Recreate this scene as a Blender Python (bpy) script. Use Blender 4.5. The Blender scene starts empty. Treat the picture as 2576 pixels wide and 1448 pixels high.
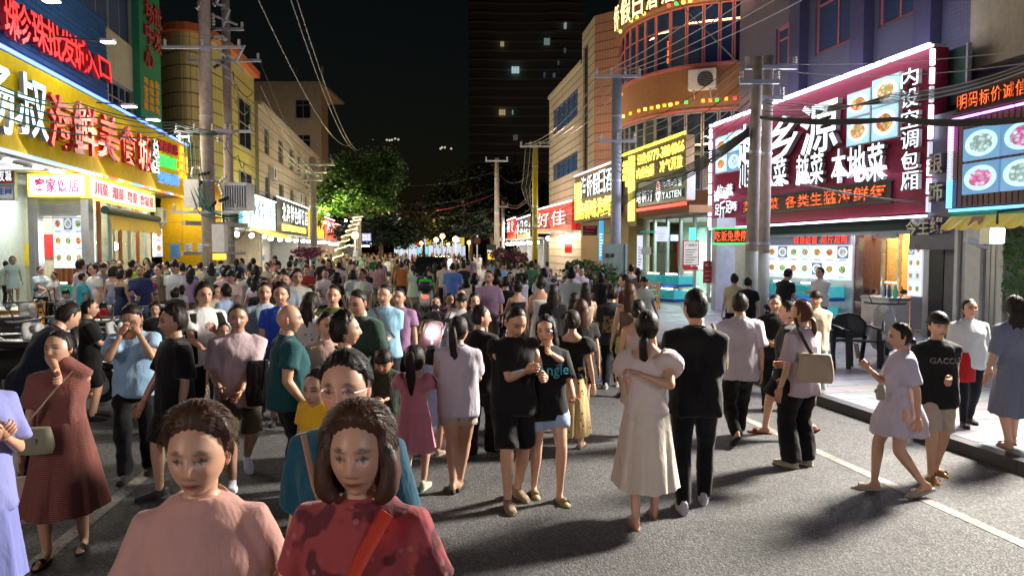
import bpy,math,random,hashlib
import numpy as np
from mathutils import Vector,Matrix
random.seed(7);np.random.seed(7)
SC=bpy.context.scene
COL=SC.collection
R=math.radians
TS=bpy.data.scenes.new('workshop')
# ------------------------------------------------------------------ camera, night sky, exposure
HC,FPX,UH,VH=2.1,1900.0,1288.0,626.0  # camera height; lens in units of a 2576 px wide picture
PITCH=math.atan(98.0/FPX)
cam=bpy.data.cameras.new('camera');cam.sensor_width=36;cam.lens=FPX/2576*36
cam.clip_start=.05;cam.clip_end=900
camo=bpy.data.objects.new('camera',cam);COL.objects.link(camo);SC.camera=camo
camo.location=(0,0,HC);camo.rotation_euler=(math.pi/2-PITCH,0,0)
W=bpy.data.worlds.new('World');SC.world=W;W.use_nodes=True
bgn=W.node_tree.nodes['Background']
sky=W.node_tree.nodes.new('ShaderNodeTexSky');sky.sky_type='NISHITA';sky.sun_disc=False
sky.sun_elevation=R(3);sky.sun_rotation=R(150)
W.node_tree.links.new(sky.outputs[0],bgn.inputs[0]);bgn.inputs[1].default_value=0.0021
SC.view_settings.view_transform='Standard';SC.view_settings.look='None'
SC.view_settings.exposure=0;SC.view_settings.gamma=1
SC.render.engine='CYCLES'
cy=SC.cycles;cy.use_denoising=True;cy.max_bounces=5;cy.diffuse_bounces=3;cy.glossy_bounces=3
cy.transmission_bounces=4;cy.transparent_max_bounces=12;cy.sample_clamp_indirect=4;cy.sample_clamp_direct=0
cy.caustics_reflective=False;cy.caustics_refractive=False

def area_light(name,loc,target,size,size_y,power,color,spread=180):
    l=bpy.data.lights.new(name,'AREA');l.shape='RECTANGLE';l.size=size;l.size_y=size_y
    l.energy=power;l.color=color;l.spread=R(spread)
    o=bpy.data.objects.new(name,l);COL.objects.link(o);o.location=loc
    d=Vector(target)-Vector(loc);o.rotation_euler=d.to_track_quat('-Z','Y').to_euler();return o
def point_light(name,loc,power,color,rad=.06):
    l=bpy.data.lights.new(name,'POINT');l.energy=power;l.color=color;l.shadow_soft_size=rad
    o=bpy.data.objects.new(name,l);COL.objects.link(o);o.location=loc;return o

# ------------------------------------------------------------------ geometry helpers
_cp,_sp=math.cos(PITCH),math.sin(PITCH)
def ray(u,v):
    x,y=(u-1288)/FPX,(724-v)/FPX
    return np.array([x,_cp+y*_sp,-_sp+y*_cp])
def gp(u,v,z=0.0):  # the point of the level z seen at (u, v)
    d=ray(u,v);t=(z-HC)/d[2];return np.array([d[0]*t,d[1]*t,z])
def at(u,v,D):  # the point at distance D seen at (u, v)
    d=ray(u,v);t=D/d[1];return np.array([d[0]*t,D,HC+d[2]*t])

class Fr:
    """an upright wall frame: origin, direction along the wall, outward side"""
    def __init__(s,a,b,out):
        s.o=np.array([a[0],a[1],0.]);d=np.array([b[0]-a[0],b[1]-a[1],0.]);s.len=np.linalg.norm(d);s.d=d/s.len
        n=np.array([-s.d[1],s.d[0],0.]);s.n=n if np.dot(n[:2],np.array(out[:2])-s.o[:2])>0 else-n
    def pt(s,a,o,z):return s.o+s.d*a+s.n*o+np.array([0,0,z])
    def px(s,u,v,out=0.0):
        d=ray(u,v);c=np.array([0,0,HC]);o=s.o+s.n*out
        t=np.dot(o-c,s.n)/np.dot(d,s.n);p=c+d*t
        return float(np.dot(p-o,s.d)),float(p[2])
    def shift(s,out):
        f=Fr.__new__(Fr);f.o=s.o+s.n*out;f.d=s.d;f.n=s.n;f.len=s.len;return f

class MB:
    def __init__(s):s.v=[];s.f=[];s.m=[];s.cur=0
    def add(s,vs,fs):
        k=len(s.v);s.v.extend([tuple(map(float,q))for q in vs]);s.f.extend([tuple(k+i for i in f)for f in fs]);s.m.extend([s.cur]*len(fs));return s
    def hexa(s,p):  # eight corners: bottom 4, top 4
        return s.add(p,[(3,2,1,0),(4,5,6,7),(0,1,5,4),(1,2,6,5),(2,3,7,6),(3,0,4,7)])
    def box(s,x0,x1,y0,y1,z0,z1):
        return s.hexa([(x0,y0,z0),(x1,y0,z0),(x1,y1,z0),(x0,y1,z0),(x0,y0,z1),(x1,y0,z1),(x1,y1,z1),(x0,y1,z1)])
    def fbox(s,F,a0,a1,o0,o1,z0,z1):
        return s.hexa([F.pt(a0,o0,z0),F.pt(a1,o0,z0),F.pt(a1,o1,z0),F.pt(a0,o1,z0),F.pt(a0,o0,z1),F.pt(a1,o0,z1),F.pt(a1,o1,z1),F.pt(a0,o1,z1)])
    def quad(s,a,b,c,d):return s.add([a,b,c,d],[(0,1,2,3)])
    def tube(s,pts,r,n=8,cap=True,ell=None,ref=None):
        v,f=tube(pts,r,n,cap,ell,ref);return s.add(v,f)
    def bar(s,a,b,w,h=None):
        h=h or w;a=Vector(a);b=Vector(b);t=(b-a).normalized()
        q=Vector((0,0,1))if abs(t.z)<.9 else Vector((1,0,0));x=t.cross(q).normalized()*w/2;y=x.cross(t).normalized()*h/2
        return s.hexa([a-x-y,a+x-y,a+x+y,a-x+y,b-x-y,b+x-y,b+x+y,b-x+y])
    def sphere(s,c,r,nu=12,nv=8):
        r=(r,r,r)if not hasattr(r,'__len__')else r
        vs=[(c[0],c[1],c[2]+r[2])]
        for i in range(1,nv):
            a=math.pi*i/nv
            for j in range(nu):
                b=2*math.pi*j/nu;vs.append((c[0]+r[0]*math.sin(a)*math.cos(b),c[1]+r[1]*math.sin(a)*math.sin(b),c[2]+r[2]*math.cos(a)))
        vs.append((c[0],c[1],c[2]-r[2]));fs=[]
        for j in range(nu):fs.append((0,1+j,1+(j+1)%nu))
        for i in range(nv-2):
            for j in range(nu):fs.append((1+i*nu+j,1+(i+1)*nu+j,1+(i+1)*nu+(j+1)%nu,1+i*nu+(j+1)%nu))
        L=len(vs)-1
        for j in range(nu):fs.append((L,1+(nv-2)*nu+(j+1)%nu,1+(nv-2)*nu+j))
        return s.add(vs,fs)
    def arrays(s):return np.array(s.v,dtype=float).reshape(-1,3),s.f

def tube(pts,r,n=8,cap=True,ell=None,ref=None):
    P=np.array([tuple(p)for p in pts],float);m=len(P)
    rr=np.full(m,r,float)if not hasattr(r,'__len__')else np.array(r,float)
    r2=rr if ell is None else(rr*ell if not hasattr(ell,'__len__')else np.array(ell,float))
    T=np.gradient(P,axis=0);T/=(np.linalg.norm(T,axis=1)[:,None]+1e-9)
    ref=np.array(ref if ref is not None else((1,0,0)if abs(T[0][0])<.8 else(0,1,0)),float)
    vs=[];a=np.linspace(0,2*math.pi,n,endpoint=False);ca,sa=np.cos(a),np.sin(a);q=ref
    for i in range(m):
        s_=q-T[i]*np.dot(q,T[i]);s_/=np.linalg.norm(s_)+1e-9;b_=np.cross(T[i],s_);q=s_
        vs.append(P[i]+np.outer(ca*rr[i],s_)+np.outer(sa*r2[i],b_))
    V=np.concatenate(vs);fs=[]
    for i in range(m-1):
        for j in range(n):k=(j+1)%n;fs.append((i*n+j,i*n+k,(i+1)*n+k,(i+1)*n+j))
    if cap:fs.append(tuple(range(n-1,-1,-1)));fs.append(tuple((m-1)*n+j for j in range(n)))
    return V,fs

def mesh_from(v,f,name,mats=(),smooth=False,mi=None):
    me=bpy.data.meshes.new(name);me.from_pydata([tuple(q)for q in v]if not isinstance(v,list)else v,[],f)
    for m in mats:me.materials.append(m)
    if mi is not None and len(set(mi))>1:me.polygons.foreach_set('material_index',mi)
    if smooth:me.polygons.foreach_set('use_smooth',[True]*len(me.polygons))
    me.update();return me
def link(name,me,parent=None,color=None):
    o=bpy.data.objects.new(name,me);COL.objects.link(o)
    if parent is not None:o.parent=parent
    if color is not None:o.color=(*color[:3],1)
    return o
def tag(o,label=None,cat=None,group=None,kind=None):
    if label:o['label']=label
    if cat:o['category']=cat
    if group:o['group']=group
    if kind:o['kind']=kind
    return o
def thing(name,label,cat,loc=(0,0,0),rz=0,group=None):
    o=bpy.data.objects.new(name,None);COL.objects.link(o);o.location=tuple(map(float,loc));o.rotation_euler=(0,0,rz)
    o.empty_display_size=.1
    return tag(o,label,cat,group)
def root_of(p):
    l=Vector((0,0,0))
    while p is not None:l=l+p.location;p=p.parent
    return l
def part(name,mb,mat,parent=None,smooth=False,color=None,label=None,local=False):
    """links the MB (world coordinates) as one mesh object under parent (unrotated)"""
    off=(0,0,0)if local or parent is None else tuple(root_of(parent))
    v=np.array(mb.v).reshape(-1,3)-np.array(off)
    mats=mat if isinstance(mat,(list,tuple))else[mat]
    o=link(name,mesh_from(v.tolist(),mb.f,name,mats,smooth,mb.m),parent,color)
    if label:o['label']=label
    return o
def single(name,mb,mat,label,cat,group=None,smooth=False,color=None,kind=None):
    """a thing that is one mesh, its origin at the base"""
    v=np.array(mb.v).reshape(-1,3);c=np.array([(v[:,0].min()+v[:,0].max())/2,(v[:,1].min()+v[:,1].max())/2,v[:,2].min()])
    mats=mat if isinstance(mat,(list,tuple))else[mat]
    o=link(name,mesh_from((v-c).tolist(),mb.f,name,mats,smooth,mb.m),None,color);o.location=c.tolist()
    return tag(o,label,cat,group,kind)
def structure(name,mb,mat,smooth=False,parent=None,color=None):
    o=part(name,mb,mat,parent,smooth,color)
    if parent is None:o['kind']='structure'
    return o
def copy_tree(o,parent=None):
    c=o.copy();COL.objects.link(c);c.parent=parent
    for ch in o.children:copy_tree(ch,c)
    return c

# ------------------------------------------------------------------ materials
def lin(h):
    if isinstance(h,str):
        c=[int(h[i:i+2],16)/255 for i in(0,2,4)];return tuple(x/12.92 if x<=.04045 else((x+.055)/1.055)**2.4 for x in c)
    return tuple(h)
class NT:
    def __init__(s,name):
        s.m=bpy.data.materials.new(name);s.m.use_nodes=True;s.t=s.m.node_tree;s.b=s.t.nodes['Principled BSDF'];s.out=s.t.nodes['Material Output']
    def n(s,ty,**kw):
        x=s.t.nodes.new(ty)
        for k,v in kw.items():
            if k.startswith('i_'):
                key=k[2:];x.inputs[int(key)if key.isdigit()else key.replace('_',' ')].default_value=v
            else:setattr(x,k,v)
        return x
    def l(s,a,b):s.t.links.new(a,b)
    def math(s,op,a,b=None,clamp=False):
        x=s.n('ShaderNodeMath',operation=op);x.use_clamp=clamp
        for i,q in enumerate((a,b)):
            if q is None:continue
            if hasattr(q,'is_linked')or hasattr(q,'links'):s.l(q,x.inputs[i])
            else:x.inputs[i].default_value=q
        return x.outputs[0]
    def mix(s,f,a,b,mode='MIX'):
        x=s.n('ShaderNodeMix',data_type='RGBA',blend_type=mode)
        for i,q in((0,f),(6,a),(7,b)):
            if hasattr(q,'links'):s.l(q,x.inputs[i])
            else:x.inputs[i].default_value=(*q[:3],1)if hasattr(q,'__len__')else q
        return x.outputs[2]
    def ramp(s,f,stops):
        x=s.n('ShaderNodeValToRGB');e=x.color_ramp.elements
        while len(e)<len(stops):e.new(.5)
        for q,(p,c)in zip(e,stops):q.position=p;q.color=(*c[:3],1)if hasattr(c,'__len__')else(c,c,c,1)
        s.l(f,x.inputs[0]);return x.outputs[0]
    def coord(s,k='Object',scale=None):
        o=s.n('ShaderNodeTexCoord').outputs[k]
        if scale is not None:
            mp=s.n('ShaderNodeMapping');mp.inputs['Scale'].default_value=scale if hasattr(scale,'__len__')else(scale,)*3;s.l(o,mp.inputs[0]);return mp.outputs[0]
        return o
    def noise(s,vec,scale,detail=3,rough=.5,out=0):
        x=s.n('ShaderNodeTexNoise');x.inputs['Scale'].default_value=scale;x.inputs['Detail'].default_value=detail;x.inputs['Roughness'].default_value=rough
        if vec is not None:s.l(vec,x.inputs['Vector'])
        return x.outputs[out]
    def bump(s,h,strength=.3,dist=.01):
        x=s.n('ShaderNodeBump');x.inputs['Strength'].default_value=strength;x.inputs['Distance'].default_value=dist;s.l(h,x.inputs['Height']);s.l(x.outputs[0],s.b.inputs['Normal']);return x
def setp(b,**kw):
    for k,v in kw.items():b.inputs[k.replace('_',' ')].default_value=v
_mc={}
def mat(name,col,rough=.6,metal=0,var=.12,scale=6,bump=.15,bscale=60,bdist=.004,emit=None,es=0,spec=None,dirt=0,coordk='Object'):
    """plain painted / plastered / metal surface with grain, patchiness and fine relief"""
    if name in _mc:return _mc[name]
    t=NT(name);c=lin(col);co=t.coord(coordk)
    n1=t.noise(co,scale,5,.6)
    hi=tuple(min(1,x*(1+var))for x in c);lo=tuple(x*(1-var)for x in c)
    cc=t.ramp(n1,[(.3,lo),(.7,hi)])
    if dirt:
        mp=t.n('ShaderNodeMapping');mp.inputs['Scale'].default_value=(3,3,.35);t.l(co,mp.inputs[0])
        n2=t.noise(mp.outputs[0],2.2,6,.7);k=t.ramp(n2,[(.42,0),(.75,1)])
        cc=t.mix(t.math('MULTIPLY',k,dirt),cc,tuple(x*.35 for x in c))
    t.l(cc,t.b.inputs['Base Color']);setp(t.b,Roughness=rough,Metallic=metal)
    rr=t.math('ADD',t.math('MULTIPLY',n1,.2),rough-.1,True);t.l(rr,t.b.inputs['Roughness'])
    if spec is not None:t.b.inputs['Specular IOR Level'].default_value=spec
    if bump:t.bump(t.noise(co,bscale,3),bump,bdist)
    if emit is not None:
        t.b.inputs['Emission Color'].default_value=(*lin(emit),1);t.b.inputs['Emission Strength'].default_value=es
    _mc[name]=t.m;return t.m
def emit(name,col,s,sample=True,var=0.0):
    if name in _mc:return _mc[name]
    t=NT(name);c=lin(col);setp(t.b,Roughness=.4);t.b.inputs['Base Color'].default_value=(*[min(.8,x)for x in c],1)
    t.b.inputs['Emission Color'].default_value=(*c,1);t.b.inputs['Emission Strength'].default_value=s
    if var:
        n=t.noise(t.coord(),3,2);t.l(t.ramp(n,[(.3,tuple(x*(1-var)for x in c)),(.7,c)]),t.b.inputs['Emission Color'])
    t.m.cycles.emission_sampling='AUTO' if sample else 'NONE'
    _mc[name]=t.m;return t.m

# ------------------------------------------------------------------ people: materials
def cloth_mat(name,kind='plain',c2=(.02,.02,.02),sc=1.0,rough=.85):
    """base colour = the object's own colour; kinds add print or weave"""
    if name in _mc:return _mc[name]
    t=NT(name);oi=t.n('ShaderNodeObjectInfo');base=oi.outputs['Color'];co=t.coord()
    col=base
    if kind=='floral':
        n=t.noise(co,14*sc,2,.5,0);k=t.ramp(n,[(.52+(sc<.5)*.1,0),(.57+(sc<.5)*.14,1-(sc<.5)*.5)]);col=t.mix(k,base,c2)
        v=t.n('ShaderNodeTexVoronoi',i_Scale=30*sc);t.l(co,v.inputs['Vector']);k2=t.ramp(v.outputs['Distance'],[(.12,1),(.2,0)]);col=col if sc<.5 else t.mix(k2,col,tuple(min(1,x*2+.1)for x in c2))
    elif kind=='dots':
        v=t.n('ShaderNodeTexVoronoi',i_Scale=17*sc,i_Randomness=.55);t.l(co,v.inputs['Vector']);col=t.mix(t.ramp(v.outputs['Distance'],[(.17,1),(.22,0)]),base,c2)
    elif kind in('stripes','finestripes'):
        w=t.n('ShaderNodeTexWave',i_Scale=(5.5 if kind=='stripes' else 22)*sc,i_Distortion=(.3 if kind=='stripes' else 2.5));w.bands_direction='Z';w.inputs['Detail'].default_value=1;t.l(co,w.inputs['Vector'])
        col=t.mix(t.ramp(w.outputs[0],[(.5,0),(.6,1)]),base,c2)
    elif kind=='camo':
        w=t.n('ShaderNodeTexWave',i_Scale=16*sc,i_Distortion=6.);w.bands_direction='X';t.l(co,w.inputs['Vector']);col=t.mix(t.ramp(w.outputs[0],[(.45,0),(.55,1)]),base,c2)
    elif kind=='plaid':
        w=t.n('ShaderNodeTexWave',i_Scale=9.*sc);w.bands_direction='Z';t.l(co,w.inputs['Vector']);w2=t.n('ShaderNodeTexWave',i_Scale=9.*sc);w2.bands_direction='X';t.l(co,w2.inputs['Vector'])
        col=t.mix(t.math('MULTIPLY',t.math('ADD',w.outputs[0],w2.outputs[0]),.5),base,c2)
    n0=t.noise(co,9,4,.6);col=t.mix(t.math('MULTIPLY',n0,.35),col,t.mix(1.0,col,(.6,.6,.62),'MULTIPLY'))
    t.l(col,t.b.inputs['Base Color']);setp(t.b,Roughness=rough)
    t.b.inputs['Sheen Weight'].default_value=.15;t.b.inputs['Specular IOR Level'].default_value=.25
    mp=t.n('ShaderNodeMapping');mp.inputs['Scale'].default_value=(1,1,.45);t.l(co,mp.inputs[0])
    big=t.noise(mp.outputs[0],11,3,.55);fine=t.noise(co,320,2)
    t.bump(t.math('ADD',big,t.math('MULTIPLY',fine,.02)),.6,.03)
    _mc[name]=t.m;return t.m
CL={k:cloth_mat('cloth_'+k,k)for k in('plain','finestripes','camo')}
CL['floral_red']=cloth_mat('cloth_floral_red','floral',(.14,.025,.035),.6)
CL['floral_dark']=cloth_mat('cloth_floral_dark','floral',(.18,.1,.07),1.3)
CL['dots']=cloth_mat('cloth_dots','dots',(.02,.015,.012),1.0)
CL['stripes']=cloth_mat('cloth_stripes','stripes',(.015,.015,.02),1.0)
CL['brickstripe']=cloth_mat('cloth_brickstripe','finestripes',(.10,.035,.03),1.2)
CL['plaid']=cloth_mat('cloth_plaid','plaid',(.12,.05,.14),1.0)
CL['rosy']=cloth_mat('cloth_rosy','floral',(.6,.33,.32),.45)
CL['greencamo']=cloth_mat('cloth_greencamo','camo',(.35,.42,.28),.8)
def skin_mat():
    t=NT('skin');a=t.n('ShaderNodeAttribute',attribute_name='Col');co=t.coord()
    n=t.noise(co,25,4,.6);c=t.mix(t.math('MULTIPLY',n,.55),a.outputs[0],t.mix(1.,a.outputs[0],(.95,.68,.56),'MULTIPLY'))
    oi=t.n('ShaderNodeObjectInfo');c=t.mix(1.,c,oi.outputs['Color'],'MULTIPLY')
    t.l(c,t.b.inputs['Base Color']);setp(t.b,Roughness=.42);t.b.inputs['Specular IOR Level'].default_value=.5
    t.b.inputs['Subsurface Weight'].default_value=.0
    t.bump(t.noise(co,220,2),.12,.003);return t.m
SKIN=skin_mat()
def hair_mat():
    t=NT('hair');oi=t.n('ShaderNodeObjectInfo');co=t.coord(scale=(1,1,.12));n=t.noise(co,130,3,.7)
    c=t.mix(t.ramp(n,[(.35,0),(.7,1)]),oi.outputs['Color'],t.mix(1.,oi.outputs['Color'],(1.9,1.7,1.6),'MULTIPLY'))
    t.l(c,t.b.inputs['Base Color']);setp(t.b,Roughness=.5);t.b.inputs['Specular IOR Level'].default_value=.25
    t.bump(n,.4,.006);return t.m
HAIR=hair_mat()
LEATHER=cloth_mat('leather_like','plain',rough=.5)
METAL_C=mat('thin_metal',(.5,.48,.45),.3,1.0,bump=0)
RUB=cloth_mat('shoe_foam','plain',rough=.6)

# ------------------------------------------------------------------ people: shape
def fold(V,amp,seed,fx=9.,fz=4.):
    """wrinkle height at points V: warped sines, longer along z"""
    g=np.random.RandomState(seed);h=np.zeros(len(V));S=np.array([1,1,fz/fx])*fx
    for i in range(9):
        k=g.normal(size=3);k/=np.linalg.norm(k);k2=g.normal(size=3)*3;ph=g.uniform(0,6.28,2);f=(1.3,2.2,3.4)[i%3]
        h+=(1/f)*(.9-1.5*np.abs(np.sin(((V*S)@k*f*2.2+ph[0]+1.3*np.sin(V@k2*2.5+ph[1]))*.5)))
    return amp*h*.5
def remesh(v,f,vox,smooth_it=3,sf=.5):
    me=bpy.data.meshes.new('tmp');me.from_pydata(v.tolist(),[],f);me.update()
    o=bpy.data.objects.new('tmp',me);TS.collection.objects.link(o)
    m=o.modifiers.new('r','REMESH');m.mode='VOXEL';m.voxel_size=vox;m.use_smooth_shade=True
    if smooth_it:s=o.modifiers.new('s','SMOOTH');s.iterations=smooth_it;s.factor=sf
    TS.view_layers[0].update();dg=TS.view_layers[0].depsgraph;e=o.evaluated_get(dg);em=e.to_mesh()
    n=len(em.vertices);V=np.empty(n*3);em.vertices.foreach_get('co',V);V=V.reshape(-1,3)
    N=np.empty(n*3);em.vertices.foreach_get('normal',N);N=N.reshape(-1,3)
    q=np.empty(len(em.loops),np.int32);em.loops.foreach_get('vertex_index',q);F=q.reshape(-1,4).tolist()if len(q)==4*len(em.polygons)else[tuple(p.vertices)for p in em.polygons]
    e.to_mesh_clear();bpy.data.objects.remove(o);bpy.data.meshes.remove(me);return V,F,N
def ik(a,t,l1,l2,pole):
    d=t-a;L=np.linalg.norm(d);mx=(l1+l2)*.995
    if L>mx:t=a+d*mx/L;d=t-a;L=mx
    u=d/L;x=(l1*l1-l2*l2+L*L)/(2*L);hh=math.sqrt(max(l1*l1-x*x,1e-9))
    p=pole-u*np.dot(pole,u);p=p/(np.linalg.norm(p)+1e-9);return a+u*x+p*hh,t
def rotx(a):c,s=math.cos(a),math.sin(a);return np.array([[1,0,0],[0,c,-s],[0,s,c]])
def roty(a):c,s=math.cos(a),math.sin(a);return np.array([[c,0,s],[0,1,0],[-s,0,c]])
def rotz(a):c,s=math.cos(a),math.sin(a);return np.array([[c,-s,0],[s,c,0],[0,0,1]])
def catmull(P,n=4):
    P=np.array(P,float);out=[]
    for i in range(len(P)-1):
        p0=P[max(i-1,0)];p1=P[i];p2=P[i+1];p3=P[min(i+2,len(P)-1)]
        for k in range(n):
            t=k/n;out.append(.5*((2*p1)+(-p0+p2)*t+(2*p0-5*p1+4*p2-p3)*t*t+(-p0+3*p1-3*p2+p3)*t**3))
    out.append(P[-1]);return np.array(out)
def loft(rows,n=16,sub=3,pw=2.3):
    """rows: (cx,cy,cz,rx,ry) -> superelliptic level rings with Catmull-Rom between"""
    Q=catmull(rows,sub);a=np.linspace(0,2*math.pi,n,endpoint=False)
    ca=np.sign(np.cos(a))*np.abs(np.cos(a))**(2/pw);sa=np.sign(np.sin(a))*np.abs(np.sin(a))**(2/pw)
    V=np.concatenate([np.stack([q[0]+ca*q[3],q[1]+sa*q[4],np.full(n,q[2])],1)for q in Q]);m=len(Q);fs=[]
    for i in range(m-1):
        for j in range(n):k=(j+1)%n;fs.append((i*n+j,i*n+k,(i+1)*n+k,(i+1)*n+j))
    fs.append(tuple(range(n-1,-1,-1)));fs.append(tuple((m-1)*n+j for j in range(n)))
    return V,fs
def limb(a,b,c,ra,rb,rc,bulge=.12,n=10):
    """two bones with muscle bulges, rounded joint"""
    pts=[];rr=[]
    for t in(0,.3,.65,.92):pts.append(a+(b-a)*t);rr.append((ra+(rb-ra)*t)*(1+bulge*math.sin(t*math.pi)))
    pts.append(b);rr.append(rb)
    for t in(.1,.32,.6,1.0):pts.append(b+(c-b)*t);rr.append((rb+(rc-rb)*t)*(1+bulge*1.3*math.sin(min(1,t*1.5)*math.pi)*(t<.67)))
    return tube(catmull(pts,2),catmull(np.array(rr)[:,None],2)[:,0],n)
class J:  # merges vertex/face lists
    def __init__(s):s.V=[];s.F=[];s.k=0;s.mi=[]
    def add(s,vf,m=0):v,f=vf;s.V.append(np.asarray(v));s.F+=[tuple(i+s.k for i in q)for q in f];s.mi+=[m]*len(f);s.k+=len(v);return s
    def v(s):return np.concatenate(s.V)
def g2(x,y,sx,sy):return np.exp(-(x/sx)**2-(y/sy)**2)
def head_base(D,hh):
    """smooth skull-and-jaw surface for unit directions D; head height hh"""
    k=hh/.235;V=D*np.array([.077,.098,.1175]);z=-V[:,2]/.1175;zt=np.clip(z,0,1)
    V[:,0]*=1-.34*zt**1.7;back=V[:,1]<0
    V[:,1]=np.where(back,V[:,1]*(1-.42*zt**1.2),V[:,1]*(1-.10*zt));V[:,1]+=np.where(back,0,.006*zt)
    return V,k
def head_mesh(hh,nu=40,nv=30,skin=(.45,.28,.2),fem=0,beard=0,smile=0):
    lo=np.linspace(0,2*math.pi,nu,endpoint=False);lo=lo-.42*np.sin(2*(lo-math.pi/2))*0-.55*np.sin(lo-math.pi/2)*-1*0
    lo=math.pi/2+(lo-math.pi)/1.0;s_=(lo-math.pi/2)/math.pi;lo=math.pi/2+math.pi*np.sign(s_)*np.abs(s_)**1.45
    la=np.linspace(0,math.pi,nv);La,Lo=np.meshgrid(la,lo,indexing='ij')
    D=np.stack([np.sin(La)*np.cos(Lo),np.sin(La)*np.sin(Lo),np.cos(La)],-1).reshape(-1,3)
    V,k=head_base(D.copy(),hh);x,y,z=V[:,0].copy(),V[:,1],V[:,2].copy();fr=np.clip(D[:,1]*2,0,1);ax=np.abs(x)
    d=np.zeros(len(V))
    prof=np.where(z>-.034,np.clip((.016-z)/.05,0,1),np.clip((z+.049)/.013,0,1))
    d+=.022*np.exp(-(x/.0115)**2)*prof;d+=.007*g2(ax-.013,z+.037,.006,.006)
    d-=.011*g2(ax-.031,z-.004,.017,.011);d+=.0055*g2(ax-.031,z-.003,.011,.006)
    d+=.004*g2(ax-.028,z-.024,.024,.008);d+=.005*g2(ax-.042,z+.028,.017,.017)
    d+=.0065*g2(x,z+.062,.021,.005)+.0075*g2(x,z+.0735,.018,.005);d-=.004*g2(x,z+.0675,.024,.0022)
    d+=.008*g2(x,z+.1,.02,.013);d-=.004*g2(x,z+.086,.02,.006)
    y+=d*fr;C=np.tile(np.array(skin),(len(V),1))
    def paint(m,c):m=(m*(fr>.3))[:,None];C[:]=C*(1-m)+np.array(c)*m
    sk=np.array(skin)
    paint(.35*g2(ax-.04,z+.025,.018,.015),sk*(1.1,.72,.68));paint(.3*np.exp(-(x/.014)**2)*prof,sk*(1.12,.85,.8))
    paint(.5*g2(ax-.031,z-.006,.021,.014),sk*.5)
    paint(np.clip(1.6*g2(x,z+.0675,.0235,.0085),0,1)*.85,np.array((.32,.09,.08))*(1.2 if fem else.8));paint(np.clip(1.5*g2(x,z+.0675,.021,.0022),0,1),(.08,.02,.02))
    arch=z-.024-.05*(.03-ax)*(ax<.05)*0-.006*np.cos((ax-.03)*60)
    paint(np.clip(2.2*g2(ax-.031,arch+.002,.016*(.9 if fem else 1),.0036 if fem else.0052),0,1)*.95,(.018,.012,.01))
    ew=((ax-.031)/.0135)**2+((z-.0035)/.0062)**2;paint((ew<1.35)*.95,(.03,.018,.014));paint((ew<.62)*.9,(.33,.29,.27))
    paint((((ax-.031)**2+(z-.0035)**2)<.0062**2)*1.,(.012,.008,.007));paint(g2(ax-.012,z+.044,.0035,.003)*.7,(.08,.03,.02))
    if beard:paint(.45*np.clip(g2(x,z+.085,.05,.03),0,1),(.05,.04,.035))
    idx=lambda i,j:i*nu+(j%nu)
    F=[(idx(i,j),idx(i+1,j),idx(i+1,j+1),idx(i,j+1))for i in range(nv-1)for j in range(nu)]
    # ears
    for sx in(-1,1):
        e=MB().sphere((0,0,0),(.006,.017,.031),10,8);ev,ef=e.arrays();ev=ev@rotz(sx*.45).T+np.array([sx*.077,-.008,-.006])
        o=len(V);V=np.concatenate([V,ev]);C=np.concatenate([C,np.tile(sk*(1.05,.8,.75),(len(ev),1))]);F+=[tuple(q+o for q in f)for f in ef]
    return V*k,F,C
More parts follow.
